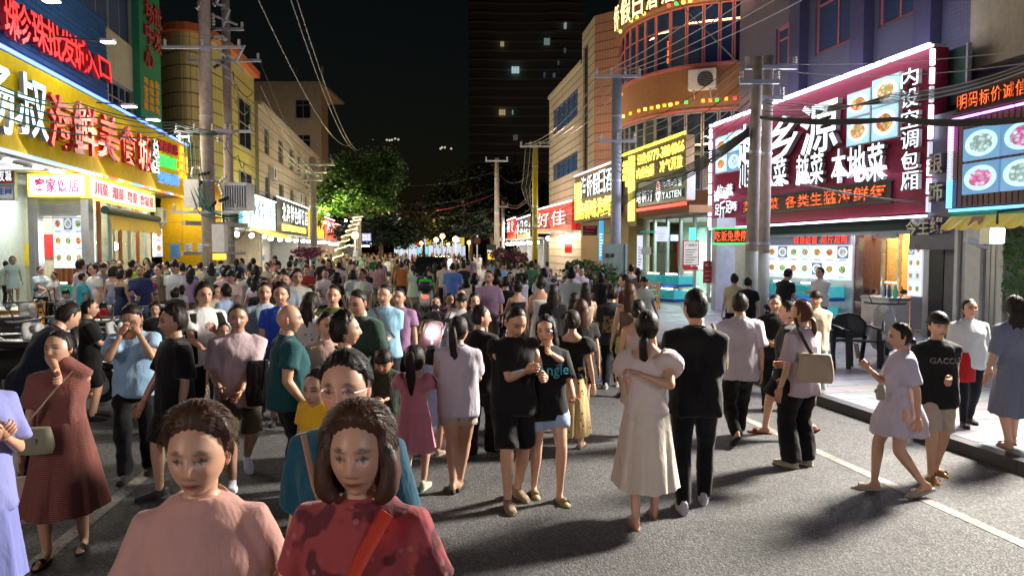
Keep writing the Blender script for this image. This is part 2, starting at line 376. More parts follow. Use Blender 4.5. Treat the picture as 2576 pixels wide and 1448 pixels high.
def hair_mesh(hh,style,seed=1,nu=44,nv=26):
    k=hh/.235;g=np.random.RandomState(seed)
    la=np.linspace(0.001,math.pi-.001,nv);lo=np.linspace(0,2*math.pi,nu,endpoint=False);La,Lo=np.meshgrid(la,lo,indexing='ij')
    D=np.stack([np.sin(La)*np.cos(Lo),np.sin(La)*np.sin(Lo),np.cos(La)],-1).reshape(-1,3);V,_=head_base(D.copy(),hh);x,y,z=V.T;ax=np.abs(x)
    fem=style in('long','bob','pony','bun','lowpony','girlpony','claw','curly','tied')
    front=np.clip(y/.09,0,1)
    line=.086-.6*(ax/.07)**2*.07+.002*np.sin(x*350)  # hairline, lower at the temples
    side=np.where(y>-.012,.0 if not fem else-.03,-.072 if not fem else-.09)
    side=side+np.where((y>.03)&fem,.0,0);low=np.where(y>.022,line,side)
    if style in('fringe','bowl','girlpony'):low=np.where(y>.028,.026+.006*np.sin(x*300),low)
    if style in('bob','long'):low=np.where((y>-.03)&(ax>.064),-.09,low)
    m=np.clip((z-low)/.012+.5,0,1)
    th={'short':.014,'crop':.007,'buzz':.004,'fringe':.019,'bowl':.02,'quiff':.022,'messy':.024,'bob':.022,'long':.016,'pony':.01,'lowpony':.01,'bun':.01,'girlpony':.012,'claw':.012,'curly':.026,'tied':.012}[style]
    vol=th*(.75+.45*np.clip(z/.1,0,1));
    if style=='quiff':vol=vol+.022*np.clip(z/.1,0,1)*np.clip(front+.2,0,1)
    if style in('crop','short','fringe','quiff'):vol=vol*np.where(z<.03,.55,1)
    vol=vol*np.clip((z-low)/.035,.22,1)if style not in('fringe','bowl','bob')else vol
    st=np.sin(Lo.ravel()*23+2*np.sin(La.ravel()*5+seed))*.5+np.sin(Lo.ravel()*11+seed+3*La.ravel())*.5
    rough={'messy':.35,'curly':.5,'quiff':.08}.get(style,.06)
    V=V+D*((vol*(1+rough*st))*m-.012*(1-m))[:,None]
    if style=='curly':V+=fold(V*6,.009,seed,20,20)[:,None]*D*m[:,None]
    idx=lambda i,j:i*nu+(j%nu);F=[(idx(i,j),idx(i+1,j),idx(i+1,j+1),idx(i,j+1))for i in range(nv-1)for j in range(nu)]
    j=J().add((V,F));ns=1100 if nu>60 else(150 if nu>40 else 0);cand=np.where((m>.9)&(V[:,2]>-.04))[0]
    for q in range(ns if len(cand)else 0):
        p=V[cand[g.randint(len(cand))]]*(1+g.uniform(-.01,.015));flow=np.array([p[0]*3+g.normal()*.06,-.7 if style not in('quiff','messy','bob','long')else-.25,-.2-5.*max(0,-p[1]+.02)-(3.5*abs(p[0])if style in('bob','long')else 0)+g.normal()*.08]);P=[p]
        for w_ in range(4):
            nrm=P[-1]/(np.linalg.norm(P[-1])+1e-9);d_=flow-nrm*np.dot(flow,nrm);d_/=np.linalg.norm(d_)+1e-9;P.append(P[-1]+d_*.013+nrm*(.0007 if q%6 else.002)*(1 if w_<2 else-1));flow=flow+np.array([0,-.1,-.25])
        j.add(tube(P,[.0007,.0011,.0011,.0008,.0002],3,False))
    def lock(pts,r,ell):
        P=catmull(pts,4);rr=catmull(np.array(r)[:,None],4)[:,0];v,f=tube(P,rr,16,True,ell,(1,0,0));c=P.mean(0)
        n=len(v);a=np.tile(np.arange(16),n//16);v=v+(v-np.repeat(P,16,0))*(.13*np.sin(a*2.7+seed)+.07*np.sin(v[:,2]*55+a))[:,None];j.add((v,f))
    L=.0
    if style=='long':lock([(0,-.055,.04),(0,-.075,-.05),(0,-.085,-.15),(.005,-.09,-.27),(0,-.088,-.36)],[.07,.088,.088,.075,.035],.45)
    if style=='bob':
        lock([(0,-.045,.03),(0,-.05,-.05),(0,-.052,-.115)],[.08,.098,.085],.75)
        for sx in(-1,1):lock([(sx*.06,.02,.05),(sx*.087,.03,-.02),(sx*.084,.035,-.09),(sx*.06,.04,-.125)],[.02,.024,.026,.014],1.3)
    if style=='pony':lock([(0,-.08,.03),(.004,-.125,.02),(.012,-.135,-.06),(.015,-.115,-.2),(.012,-.09,-.34),(.01,-.085,-.42)],[.016,.026,.036,.034,.024,.006],.8)
    if style=='lowpony':lock([(0,-.08,-.05),(0,-.11,-.07),(.0,-.12,-.14),(0,-.105,-.24),(0,-.1,-.3)],[.018,.026,.03,.024,.006],.8)
    if style=='girlpony':lock([(0,-.07,.05),(0,-.12,.06),(0,-.135,-.02),(0,-.115,-.16),(0,-.1,-.27)],[.018,.03,.04,.034,.01],.8)
    if style=='bun':j.add(MB().sphere((.0,-.1,-.055),(.034,.028,.033),14,10).arrays())
    if style=='claw':j.add(MB().sphere((.0,-.085,-.01),(.05,.035,.06),14,10).arrays())
    if style=='tied':j.add(MB().sphere((-.02,-.1,-.02),(.04,.03,.04),14,10).arrays())
    if style=='curly':j.add(MB().sphere((.0,-.07,-.03),(.06,.05,.06),14,10).arrays())
    return j.v()*k,j.F
def hand_mesh(w,fdir,palm,s,curl=.5,side=1,spread=.1):
    """hand at wrist w, fingers along fdir, palm facing palm; size s (hand length)"""
    f=fdir/np.linalg.norm(fdir);p=palm-f*np.dot(palm,f);p/=np.linalg.norm(p)+1e-9;r=np.cross(f,p)*side
    j=J();L=s
    P=[w-f*.04*L,w+f*.1*L,w+f*.3*L,w+f*.5*L];j.add(tube(P,[.12*L*1.1,.17*L,.215*L,.21*L],10,True,[.1*L,.105*L,.09*L,.075*L],r))
    for i,(o,ln)in enumerate(((.155,.40),(.052,.45),(-.052,.42),(-.15,.33))):
        b=w+f*.46*L+r*o*L;d=f+r*(o*spread*4);pts=[b];a=curl*.5
        for q,seg in enumerate((.42,.33,.25)):
            dd=(d*math.cos(a)+p*math.sin(a));dd/=np.linalg.norm(dd);pts.append(pts[-1]+dd*seg*ln*L);a+=curl
        j.add(tube(catmull(pts,2),np.linspace(.053,.037,7)*L,7))
    b=w+f*.12*L+r*.14*L;d=f*.62+r*.7+p*.35;d/=np.linalg.norm(d);q=b+d*.22*L;q2=q+(f*.9+r*.15+p*.4*(1+curl))*.17*L;
    j.add(tube(catmull([b,q,q2],3),[.075*L,.07*L,.062*L,.056*L,.052*L,.048*L,.036*L],7))
    return j.v(),j.F
def foot_mesh(a,yaw,s,infl=0.,lift=0.):
    """foot (or shoe, when inflated) below ankle a; s = foot length"""
    rows=[(-.24,.10,.075,.30),(-.1,.135,.10,.40),(.12,.14,.11,.27),(.36,.17,.09,.19),(.58,.19,.065,.15),(.74,.13,.045,.10)]
    V=[];n=12;an=np.linspace(0,2*math.pi,n,endpoint=False);base=-a_h(s)
    for(yy,w,zc,ht)in rows:
        w2=(w+infl)*s;h2=(ht+infl*1.2)*s
        ring=np.stack([np.cos(an)*w2*.72,np.full(n,(yy+(infl*.8 if yy>.7 else(-infl*.8 if yy<-.2 else 0)))*s),np.clip(np.sin(an)*h2*.6+h2*.5,0,h2)],1);V.append(ring)
    V=np.concatenate(V);fs=[]
    for i in range(5):
        for j in range(n):k=(j+1)%n;fs.append((i*n+j,(i+1)*n+j,(i+1)*n+k,i*n+k))
    fs.append(tuple(range(n)));fs.append(tuple(5*n+j for j in range(n-1,-1,-1)))
    V[:,2]+=base;V=V@rotx(-lift).T@rotz(yaw).T;return V+a,fs
def a_h(s):return.29*s

ARM={'down':(.155,.03,.45),'fwd':(.15,.13,.475),'back':(.155,-.10,.47),'phone':(.055,.20,.67),'mouth':(.045,.125,.835),'chest':(.02,.15,.70),'waist':(.02,.13,.60),
       'hip':(.12,.05,.56),'pocket':(.13,.05,.505),'ear':(.10,.07,.86),'hold':(.08,.22,.60),'point':(.2,.38,.72),'backup':(-.04,-.09,.72),'handle':(.17,.30,.62),'cross':(-.05,.12,.66),'up':(.16,.12,.95),'bag':(.13,.08,.58)}
LODS={0:dict(body=.009,cl=.011,nu=64,nv=54,hu=72,hv=44,n=14),1:dict(body=.015,cl=.017,nu=44,nv=38,hu=48,hv=30,n=12),2:dict(body=.024,cl=.026,nu=28,nv=24,hu=28,hv=18,n=10),3:dict(body=0,cl=.05,nu=16,nv=14,hu=16,hv=11,n=7)}
def build_person(h=1.65,fem=0,fat=1.0,skin=(.42,.26,.18),hair='short',head=(0,0,0),lean=0,legs='stand',arms=('down','down'),top='tee',bottom='trousers',shoes='sneaker',lod=1,seed=1,child=0,pelvis=None,feet=None,skirt=.3,twist=0,chin=0,sleeve=None,beard=0,flare=None,sw=1.0):
    """-> dict part name -> (V, F, normals or None, colours or None) in the person's own frame (faces +Y)"""
    q=LODS[lod];S=h;hs=1+.32*child;hh=.151*h*hs*(1.0);out={}
    bw=(.965-.07*fem)*(1+(fat-1)*.5)*sw
    Lt,Ls,Ua,Fa=.245*S,.245*S,.172*S,.148*S;pz=.525*S
    ft={'stand':((.06,.0,0),(-.06,.012,0)),'stance':((.085,.0,0),(-.075,.03,0)),'walk':((.045,.15,0),(-.045,-.16,.035)),'walk2':((.045,-.14,.03),(-.045,.14,0)),'step':((.05,.075,0),(-.05,-.075,.0)),'step2':((.05,-.08,.0),(-.05,.08,.0)),'stride':((.04,.2,0),(-.04,-.2,.05)),'stride2':((.04,-.2,.05),(-.04,.2,0)),'sit':((.1,.3,.0),(-.1,.3,.0)),'crossed':((.0,.03,0),(-.03,-.01,0))}[legs]
    if feet:ft=feet
    if pelvis is not None:pz=pelvis*S
    sp=max(abs(ft[0][1]),abs(ft[1][1]));
    if pelvis is None:pz-=(.0+.9*sp*sp)*S
    fl=.152*S*(1+.05*child);ah=a_h(fl)
    hip=[np.array([sx*.052*S*(1+.1*fem),0,pz])for sx in(1,-1)];ank=[];knee=[];lifts=[]
    for i,sx in enumerate((1,-1)):
        t=np.array(ft[i])*S;lift=1.0*min(1,t[2]/(.035*S))*.55 if t[2]>0 and legs!='sit' else 0;t=t+np.array([0,0,ah+(t[2]*.4 if lift else 0)])
        k,t=ik(hip[i],t,Lt,Ls,np.array([.12*sx,1.,0]));knee.append(k);ank.append(t);lifts.append(lift)
    RL=rotx(-lean);tw=rotz(twist)
    def up(p):return(RL@(tw@(np.array(p,float)*S-np.array([0,0,.525*S]))))+np.array([0,0,pz])
    shd=[up((sx*.102*bw,-.005,.792))for sx in(1,-1)];elb=[];wr=[];adir=[]
    for i,sx in enumerate((1,-1)):
        a=arms[i];t=ARM[a]if isinstance(a,str)else a;t=up((sx*t[0]*(sw if t[0]>.1 else 1),t[1],t[2]))
        pole=np.array([.35*sx,-1.,-.25])if(a not in('mouth','phone','chest','ear','cross'))else np.array([.6*sx,-.35,-1.])
        if a=='backup':pole=np.array([1.*sx,-.6,-.6])
        e,w=ik(shd[i],t,Ua,Fa,pole);elb.append(e);wr.append(w)
    # --- bare body
    F_=fat;rows=lambda e=0.,fz=1.:[(0,.0,.455,.055*F_+e,.05*F_+e),(0,-.004,.50,.088*bw+.008*fem+e,.062*F_+e),(0,-.006,.535,.094*bw+.006*fem+e,.066*F_+e),(0,.0,.60,(.083-.012*fem)*F_+e,.056*F_**1.6+e),(0,.003,.67,(.088-.008*fem)*bw+e,.060*F_**1.2+e),
            (0,.004,.725,.098*bw+e,(.064+.008*fem)*F_+e),(0,.0,.768,.104*bw+e,.059*F_+e),(0,-.004,.802,.088*bw+e,.048+e),(0,-.008,.826,.060+e*.6,.038+e*.5),(0,-.006,.846,.037*(1-.08*fem),.036*(1-.08*fem))]
    def upV(V):
        P=V*S-np.array([0,0,.525*S]);P=P@tw.T;w=np.clip((V[:,2]-.5)/.1,0,1)[:,None];return(P@RL.T)*w+P*(1-w)+np.array([0,0,pz])
    b=J();tv,tf=loft(rows(),q['n']+4);b.add((upV(tv),tf))
    hc=up((0,.012,1.0));ctr_local=np.array([0,.008*S,h-.525*S-hh*.5]);ctr=(RL@(tw@ctr_local))+np.array([0,0,pz])
    b.add(tube([up((0,-.008,.83)),up((0,-.004,.85)),ctr+(RL@np.array([0,-.01*S,-.30*hh]))],[.040*S*(1-.12*fem)*(.5+.5*F_),.0345*S*(1-.12*fem)*(.5+.5*F_),.036*S*(1-.1*fem)],12))
    ar=.0285*S*(1-.12*fem)*(.4+.6*F_);lr=.048*S*(1-.02*fem)*(.35+.65*F_);lb=lr*(.86 if bottom in('trousers','wide','jeans','leggings','capri')else 1)
    for i in(0,1):
        b.add(limb(shd[i],elb[i],wr[i],ar*1.02,ar*.82,ar*.56,.1,q['n']));b.add(MB().sphere(shd[i],ar*.95,10,8).arrays())
        b.add(limb(hip[i],knee[i],ank[i],lb*1.08,lb*.72,lb*.43,.1,q['n']));b.add(foot_mesh(ank[i],(.12,-.12)[1-i]*-1 if False else(-.1 if i==0 else.1),fl,0,lifts[i]))
    V=b.v();F=b.F
    if q['body']:V,F,_=remesh(V,F,q['body'],3 if lod<2 else 1)
    sk=np.array(skin);C=np.tile(sk,(len(V),1))
    RH=RL@tw@rotz(head[0])@rotx(head[1])@roty(head[2]);neckp=np.array([0,-.012*S,-.36*hh])
    hv,hf,hcol=head_mesh(hh,q['nu'],q['nv'],skin,fem,beard)
    place=lambda P:(P-neckp)@RH.T+ctr+RL@neckp
    o=len(V);V=np.concatenate([V,place(hv)]);F=F+[tuple(x+o for x in f)for f in hf];C=np.concatenate([C,hcol])
    if lod<3:
        for i,sx in enumerate((1,-1)):
            a=arms[i];fd=wr[i]-elb[i];fd/=np.linalg.norm(fd)
            palm={'phone':np.array([-.3*sx,-.2,1.]),'mouth':np.array([-.7*sx,-.8,.3]),'chest':np.array([-sx*.3,-1,.2]),'waist':np.array([0,-1.,.2]),'hold':np.array([-.2*sx,-.2,1.]),'ear':np.array([-1.*sx,-.2,.2]),'handle':np.array([0,.0,-1.])}.get(a if isinstance(a,str)else '',np.array([-1.*sx,.15,0.]))
            cv,cf=hand_mesh(wr[i],fd,palm,.105*S,.3 if a in('down','back','fwd','point')else.75,sx)
            if a!='pocket':o=len(V);V=np.concatenate([V,cv]);F=F+[tuple(x+o for x in f)for f in cf];C=np.concatenate([C,np.tile(sk*(1.0,.9,.87),(len(cv),1))])
    else:
        for i in(0,1):
            cv,cf=MB().sphere(wr[i]+(wr[i]-elb[i])*.25,(.02*S,.02*S,.035*S),6,5).arrays();o=len(V);V=np.concatenate([V,cv]);F=F+[tuple(x+o for x in f)for f in cf];C=np.concatenate([C,np.tile(sk,(len(cv),1))])
    out['body']=(V,F,C)
    if hair and hair!='bald':
        v,f=hair_mesh(hh,hair,seed,q['hu'],q['hv']);out['hair']=(place(v),f,None)
    # --- top
    def cl(j,amp,fx=9.,fz=4.):
        V=j.v();F=j.F
        if q['cl']<.04:V,F,N=remesh(V,F,q['cl'],3 if lod<2 else 1);V=V+N*(fold(V,amp*S/1.65,seed,fx,fz)*np.clip((pz+.27*S-V[:,2])/(.1*S),.22,1)+.0035*S)[:,None]
        return V,F,None
    e={'tee':.011,'loose':.017,'shirt':.013,'tank':.008,'sleeveless':.011,'long':.015,'jacket':.02,'dress':.014,'fitted':.009,'strap':.009,'puff':.013}.get(top,.011)
    bottom_z={'tee':.475,'loose':.44,'shirt':.47,'tank':.48,'sleeveless':.46,'long':.46,'jacket':.46,'dress':.52,'fitted':.5,'strap':.52,'puff':.52}.get(top,.47)
    j=J();rr=rows(e);body_rows=[];hang=top not in('dress','strap','puff','fitted')
    if hang:
        hx=.106*bw+e;rr=[(0,.0,bottom_z,max(.110*bw+.004*fem,hx)+e*.6,.083*F_+e*.7),(0,.0,.52,.109*bw+e*.8,.081*F_+e*.6),(0,.002,.60,(.101-.006*fem)*F_+e*.8,.069*F_**1.5+e),(0,.004,.68,(.103-.004*fem)*bw+e,(.066+.002*fem)*F_**1.2+e),(0,.005,.73,.106*bw+e*.8,(.067+.007*fem)*F_+e)]+rows(e)[6:]
    for r in rr:
        if r[2]<bottom_z:continue
        body_rows.append(r)
    f0=body_rows[0];pass
    if top in('strap',):body_rows=[r for r in body_rows if r[2]<.76]+[(0,.004,.765,.1*bw+e,.06*F_+e)]
    elif top=='puff':body_rows=[r for r in body_rows if r[2]<.77]+[(0,0,.785,.11*bw,.062)]
    else:body_rows=body_rows[:-2]+[(0,-.008,.828,.060+e*.4,.040+e*.4),(0,-.004,.842,.041,.040)]
    tv,tf=loft(body_rows,q['n']+6);tv=tv.copy();j.add((upV(tv),tf))
    sl=sleeve if sleeve is not None else{'tee':.62,'loose':.85,'shirt':.65,'tank':0,'sleeveless':.12,'long':2,'jacket':1.8,'dress':.45,'fitted':.45,'strap':0,'puff':.5}.get(top,.6)
    for i,sx in enumerate((1,-1)):
        if sl<=0:continue
        a,b_,c=shd[i],elb[i],wr[i];slr=ar*1.28+e*S*.55;inn=a+np.array([-sx*.02*S,0,.0])
        if sl<1:
            t=a+(b_-a)*sl;w1=slr*(1.12 if top!='puff' else 1.9);j.add(tube([inn,a,a+(t-a)*.5,a+(t-a)*.9,t],[slr*.9,slr*1.06,slr*(1.06 if top!='puff' else 2.0),w1,w1*(1.0 if top!='puff' else.8)],q['n']))
        else:
            t=b_+(c-b_)*min(1,sl-1+.0);j.add(tube([inn,a,(a+b_)/2,b_,(b_+t)/2,t],[slr*.9,slr*1.06,slr*1.0,slr*.9,slr*.82,slr*.74],q['n']))
    out['top']=cl(j,.017 if top!='fitted' else.004)
    if lod<2 and top not in('strap','puff','jacket','dress'):
        a=np.linspace(0,2*math.pi,28,endpoint=False);cr=[np.array([np.cos(t)*.0445,-.006+np.sin(t)*.043,.8385-.010*np.sin(t)])for t in a];cr.append(cr[0]);out['collar']=(*tube(upV(np.array(cr)),.0042*S,6,False),None)
    # --- bottom
    if bottom in('trousers','wide','jeans','shorts','longshorts','leggings','capri'):
        ex={'trousers':.006,'wide':.014,'jeans':.004,'shorts':.012,'longshorts':.014,'leggings':.0015,'capri':.004}[bottom]*S
        j=J();tv,tf=loft([(0,0,.452,.06,.055*F_),(0,-.004,.49,.092*bw+.006*fem+.004,.068*F_),(0,-.006,.535,.096*bw+.006*fem+.004,.07*F_),(0,-.003,.58,(.09-.008*fem)*F_,.062*F_**1.4)],q['n']+4);j.add((upV(tv),tf))
        for i in(0,1):
            a,k,c=hip[i],knee[i],ank[i]
            if bottom in('shorts','longshorts'):
                t={'shorts':.55,'longshorts':.98}[bottom];t_=a+(k-a)*t;w=(.058 if bottom=='shorts' else.054)*S*(.5+.5*F_)
                j.add(tube([a+(0,0,.01),a+(t_-a)*.3,a+(t_-a)*.7,t_],[lr*1.08+ex*.4,lr*1.12+ex*.5,w*1.08,w*1.08],q['n']+2))
            else:
                c2=c+(0,0,-.25*ah)if bottom!='capri' else k+(c-k)*.7;w={'trousers':.036,'wide':.056,'jeans':.03,'leggings':.022,'capri':.028}[bottom]*S
                kk=lr*.74+ex*1.2 if bottom!='wide' else.05*S
                j.add(tube(catmull([a,a+(k-a)*.4,k,k+(c2-k)*.45,c2],2),catmull(np.array([lr*1.08+ex*.5,lr*1.05+ex,kk,(kk+w)/2+ex*.5,w])[:,None],2)[:,0],q['n']+2))
        out['bottom']=cl(j,.014 if bottom not in('leggings','jeans')else.004,11,8)
    elif bottom in('skirt','dress'):
        z0,z1=(.60,.60-.0),skirt;n=64 if lod<2 else 24;m=22 if lod<2 else 8;g=np.random.RandomState(seed);ph=g.uniform(0,6,4)
        zt=.61;rws=[];a=np.linspace(0,2*math.pi,n,endpoint=False);wx=.090*F_;wy=.068*F_**1.4;flare=(zt-z1)*(.09+.10*(top=='puff'))+.015 if flare is None else flare
        for i in range(m):
            t=i/(m-1);z=zt+(z1-zt)*t;k_=min(1,t*3.0);hx=wx+(.104*bw+.008*fem-wx)*k_+flare*t**1.2*.55;hy=wy+(.078*F_-wy)*k_+(flare*t**1.2)*.72+sp*.5*min(1,t*1.5)
            pl=1+(.008+.085*t)*(np.sin(a*9+ph[0]+.5*np.sin(a*2+ph[1]))*.6+np.sin(a*17+ph[2]+t*2)*.35)+.03*t*np.sin(a*3+ph[3])
            off=np.array([0,(ft[0][1]+ft[1][1])/2*t])
            ring=np.stack([np.cos(a)*hx*pl,np.sin(a)*hy*pl+off[1],np.full(n,z)+.006*t*np.sin(a*9+ph[0])],1);rws.append(ring)
        V=np.concatenate(rws);fs=[(i*n+j_,(i+1)*n+j_,(i+1)*n+(j_+1)%n,i*n+(j_+1)%n)for i in range(m-1)for j_ in range(n)]
        V=V*S+np.array([0,0,pz-.525*S]);out['bottom']=(V,fs,None)
    # --- shoes, one each
    for i in(0,1):
        nm='shoe';v,f=foot_mesh(ank[i],(-.1,.1)[i],fl,.04 if shoes in('sneaker','shoe','clog')else.012,lifts[i]);j=J()
        if shoes in('sneaker','shoe','clog','boot'):
            j.add((v,f));s0=v
            sole=v.copy();c=sole.mean(0)
        if shoes!='none':
            # sole slab under the foot
            n=14;an=np.linspace(0,2*math.pi,n,endpoint=False);w=np.where(np.sin(an)>0,.19,.155)*fl;L0=.50*fl+.02
            th={'slide':.022,'platform':.05,'heel':.012,'sneaker':.028,'clog':.028,'shoe':.018,'flat':.014}.get(shoes,.02)
            x=np.cos(an)*w*(.95+.1*np.sin(an));y=np.sin(an)*L0+.24*fl;sgn=1
            lo_=np.stack([x,y,np.full(n,-ah-th*.3)],1);hi_=np.stack([x*1.03,y*1.0,np.full(n,-ah+th*.7)],1);sv=np.concatenate([lo_,hi_]);sv=sv@rotx(-lifts[i]).T@rotz((-.1,.1)[i]).T+ank[i]
            j.add((sv,[tuple(range(n-1,-1,-1)),tuple(range(n,2*n))]+[(k,(k+1)%n,n+(k+1)%n,n+k)for k in range(n)]))
            if shoes in('slide','platform','heel','flat'):
                bands=[(.45,.2,.16)]if shoes in('slide',)else[(.5,.08,.14),(.3,.05,.2),(.0,.04,.33)]
                for(yy,wd,ht)in bands:
                    an2=np.linspace(0,math.pi,9);r0=[]
                    for dy in(-wd/2,wd/2):r0.append(np.stack([np.cos(an2)*.165*fl,np.full(9,(yy+dy)*fl),-ah+.01+np.sin(an2)*(ht+.05)*fl],1))
                    bv=np.concatenate(r0)@rotx(-lifts[i]).T@rotz((-.1,.1)[i]).T+ank[i];j.add((bv,[(k,k+1,9+k+1,9+k)for k in range(8)]))
        if j.k:out['shoe%d'%i]=(j.v(),j.F,None)
    out['_j']=dict(wr=wr,elb=elb,shd=shd,hip=hip,knee=knee,ank=ank,ctr=ctr,place=place,hh=hh,up=up,RL=RL)
    return out
PARTN={'tee':'shirt','loose':'shirt','shirt':'shirt','tank':'tank_top','sleeveless':'sleeveless_top','long':'long_sleeved_shirt','jacket':'jacket','dress':'dress_bodice','fitted':'shirt','strap':'strap_top','puff':'dress_bodice'}
def person_objects(P,root,top,bottom,tc,bc,hc,sc,tm='plain',bm='plain',shc=None,skin_tint=(1,1,1)):
    def mk(nm,key,m,color,lab=None):
        if key not in P:return None
        V,F,C=P[key];me=bpy.data.meshes.new(nm);me.from_pydata(V.tolist(),[],F);me.materials.append(m);me.polygons.foreach_set('use_smooth',[True]*len(me.polygons))
        if C is not None:
            a=me.color_attributes.new('Col','FLOAT_COLOR','POINT');cc=np.ones((len(V),4));cc[:,:3]=C;a.data.foreach_set('color',cc.ravel())
        me.update();return link(nm,me,root,color)
    mk('body','body',SKIN,skin_tint);mk('hair','hair',HAIR,hc);mk(PARTN.get(top,'shirt'),'top',CL[tm],tc);mk('collar','collar',CL['plain'],tuple(c*.75 for c in tc))
    mk({'skirt':'skirt','dress':'dress_skirt','shorts':'shorts','longshorts':'shorts'}.get(bottom,'trousers'),'bottom',CL[bm],bc)
    for k in('shoe0','shoe1'):mk('shoe',k,RUB,sc)
def place_person(label,u,vt,vf=None,D=None,z0=0.,face=0,cat='person',group=None,**k):
    """standing place from what the camera sees: column u, head top vt, and the feet vf or the distance D"""
    if vf is not None:g=gp(u,vf,z0);D=g[1]
    top=at(u,vt,D);x=top[0];h=top[2]-z0;h=k.pop('h',h)
    hairadd={'quiff':.03,'messy':.02,'bald':0,'buzz':.004}.get(k.get('hair','short'),.014);h=(h-hairadd)/(1-.9*{'walk':.16,'walk2':.14,'step':.075,'step2':.08,'stride':.2}.get(k.get('legs',''),0)**2)if 'lean' not in k else h
    tc,bc,hc,sc=k.pop('tc',(.3,.3,.3)),k.pop('bc',(.02,.02,.025)),k.pop('hc',(.012,.009,.008)),k.pop('sc',(.05,.05,.05));tm,bm=k.pop('tm','plain'),k.pop('bm','plain')
    P=build_person(h=h,**k);rt=thing('person',label,cat,(x,D,z0),math.pi+R(face),group)
    person_objects(P,rt,k.get('top','tee'),k.get('bottom','trousers'),tc,bc,hc,sc,tm,bm)
    rt['h']=float(h);M=rotz(math.pi+R(face));W_=lambda p:M@np.asarray(p)+np.array([x,D,z0])
    P['_j']['W']=W_;P['_j']['M']=M;P['_j']['h']=h;P['_j']['root']=rt
    return P['_j']

# ------------------------------------------------------------------ lettering
def text_arrays(txt,size=1.,extr=0.,off=0.,spacing=1.0):
    c=bpy.data.curves.new('t','FONT');c.body=txt;c.size=size;c.extrude=extr;c.offset=min(off,.05)*.3;c.resolution_u=2;c.space_character=spacing
    o=bpy.data.objects.new('t',c);TS.collection.objects.link(o);TS.view_layers[0].update();e=o.evaluated_get(TS.view_layers[0].depsgraph);me=e.to_mesh()
    V=np.array([tuple(v.co)for v in me.vertices]).reshape(-1,3);F=[tuple(p.vertices)for p in me.polygons];e.to_mesh_clear()
    bpy.data.objects.remove(o);bpy.data.curves.remove(c);return V,F
_tc={}
def glyph(ch,bold,thick,slant=0):
    """one character fitted to a unit box, front at +thick"""
    k=(ch,bold,thick,slant)
    if k not in _tc:
        V,F=text_arrays(ch,1.,.5,bold)
        if len(V)==0:_tc[k]=(V,F,1.)
        else:
            lo,hi=V.min(0),V.max(0);V=V.copy()
            if ord(ch)>0x2000:w=1.;V[:,0]=(V[:,0]-lo[0])/max(hi[0]-lo[0],.35);V[:,1]=(V[:,1]-lo[1])/max(hi[1]-lo[1],.35)
            else:w=(hi[0]-lo[0])/.73;V[:,0]=(V[:,0]-lo[0])/.73;V[:,1]=V[:,1]/.73
            V[:,0]+=V[:,1]*slant;V[:,2]=(V[:,2]+.5)*thick;_tc[k]=(V,F,w)
    return _tc[k]
def place_glyph(mb,F_,ch,a0,a1,z0,z1,out,thick=.05,bold=.02,slant=0,flip=1):
    """characters read along the wall towards +a when flip=1 (towards -a when -1)"""
    V,F,w=glyph(ch,bold,thick,slant)
    if len(V)==0:return
    A=(a0+V[:,0]*(a1-a0))if flip>0 else(a1-V[:,0]*(a1-a0))
    P=F_.o+A[:,None]*F_.d+(out+V[:,2])[:,None]*F_.n;P[:,2]+=z0+V[:,1]*(z1-z0)
    if bold>.05:  # fat strokes: the glyph again, a hair to each side
        for i,(dx,dz)in enumerate(((-1,0),(1,0),(0,1),(0,-1),(.7,.7),(-.7,.7),(.7,-.7),(-.7,-.7))):place_glyph(mb,F_,ch,a0+dx*bold*.2*(a1-a0),a1+dx*bold*.2*(a1-a0),z0+dz*bold*.2*(z1-z0),z1+dz*bold*.2*(z1-z0),out+.0012*(i+1),thick,.03,slant,flip)
    fr=V[:,2]>thick*.99;mb.cur=0;a=[f for f in F if all(fr[i]for i in f)];b=[f for f in F if not all(fr[i]for i in f)]
    mb.add(P,a);mb.cur=1;k=len(mb.v)-len(P);mb.f+=[tuple(k+i for i in f)for f in b];mb.m+=[1]*len(b);mb.cur=0
def lm(m):
    n=m.name;return[m,M_['side']if('white' in n or 'silver' in n)else(M_['plast_r']if 'red' in n else m)]
def letters(parent,F_,txt,a0,a1,z0,z1,out,m,thick=.05,bold=.02,name='letter',flip=1,slant=0,gap=.14,joined=False,smooth=False):
    """a row of characters between a0 and a1 (left to right as read); parts named letter, or one joined part"""
    ws=[(.45 if ch==' ' else(glyph(ch,bold,thick)[2]*1.0 if ord(ch)<0x2000 else 1.))for ch in txt];tot=sum(ws)+gap*(len(txt)-1);u=(a1-a0)/tot;p=0;all_=MB()
    for ch,w in zip(txt,ws):
        if ch!=' ':
            mb=all_ if joined else MB();x0,x1=p*u,(p+w)*u
            sc=1 if ord(ch)>0x2000 else w and(1/w)
            q0,q1=(a0+x0,a0+x1)if flip>0 else(a1-x1,a1-x0)
            if ord(ch)<0x2000:
                q1=q0+(q1-q0)/max(w,.01)if flip>0 else q1;q0=q0 if flip>0 else q1-(q1-q0)/max(w,.01)
            place_glyph(mb,F_,ch,q0,q1,z0,z1,out,thick,bold,slant,flip)
            if not joined:part(name,mb,lm(m),parent)
        p+=w+gap
    if joined and all_.v:part(name if name!='letter' else 'lettering',all_,lm(m),parent)
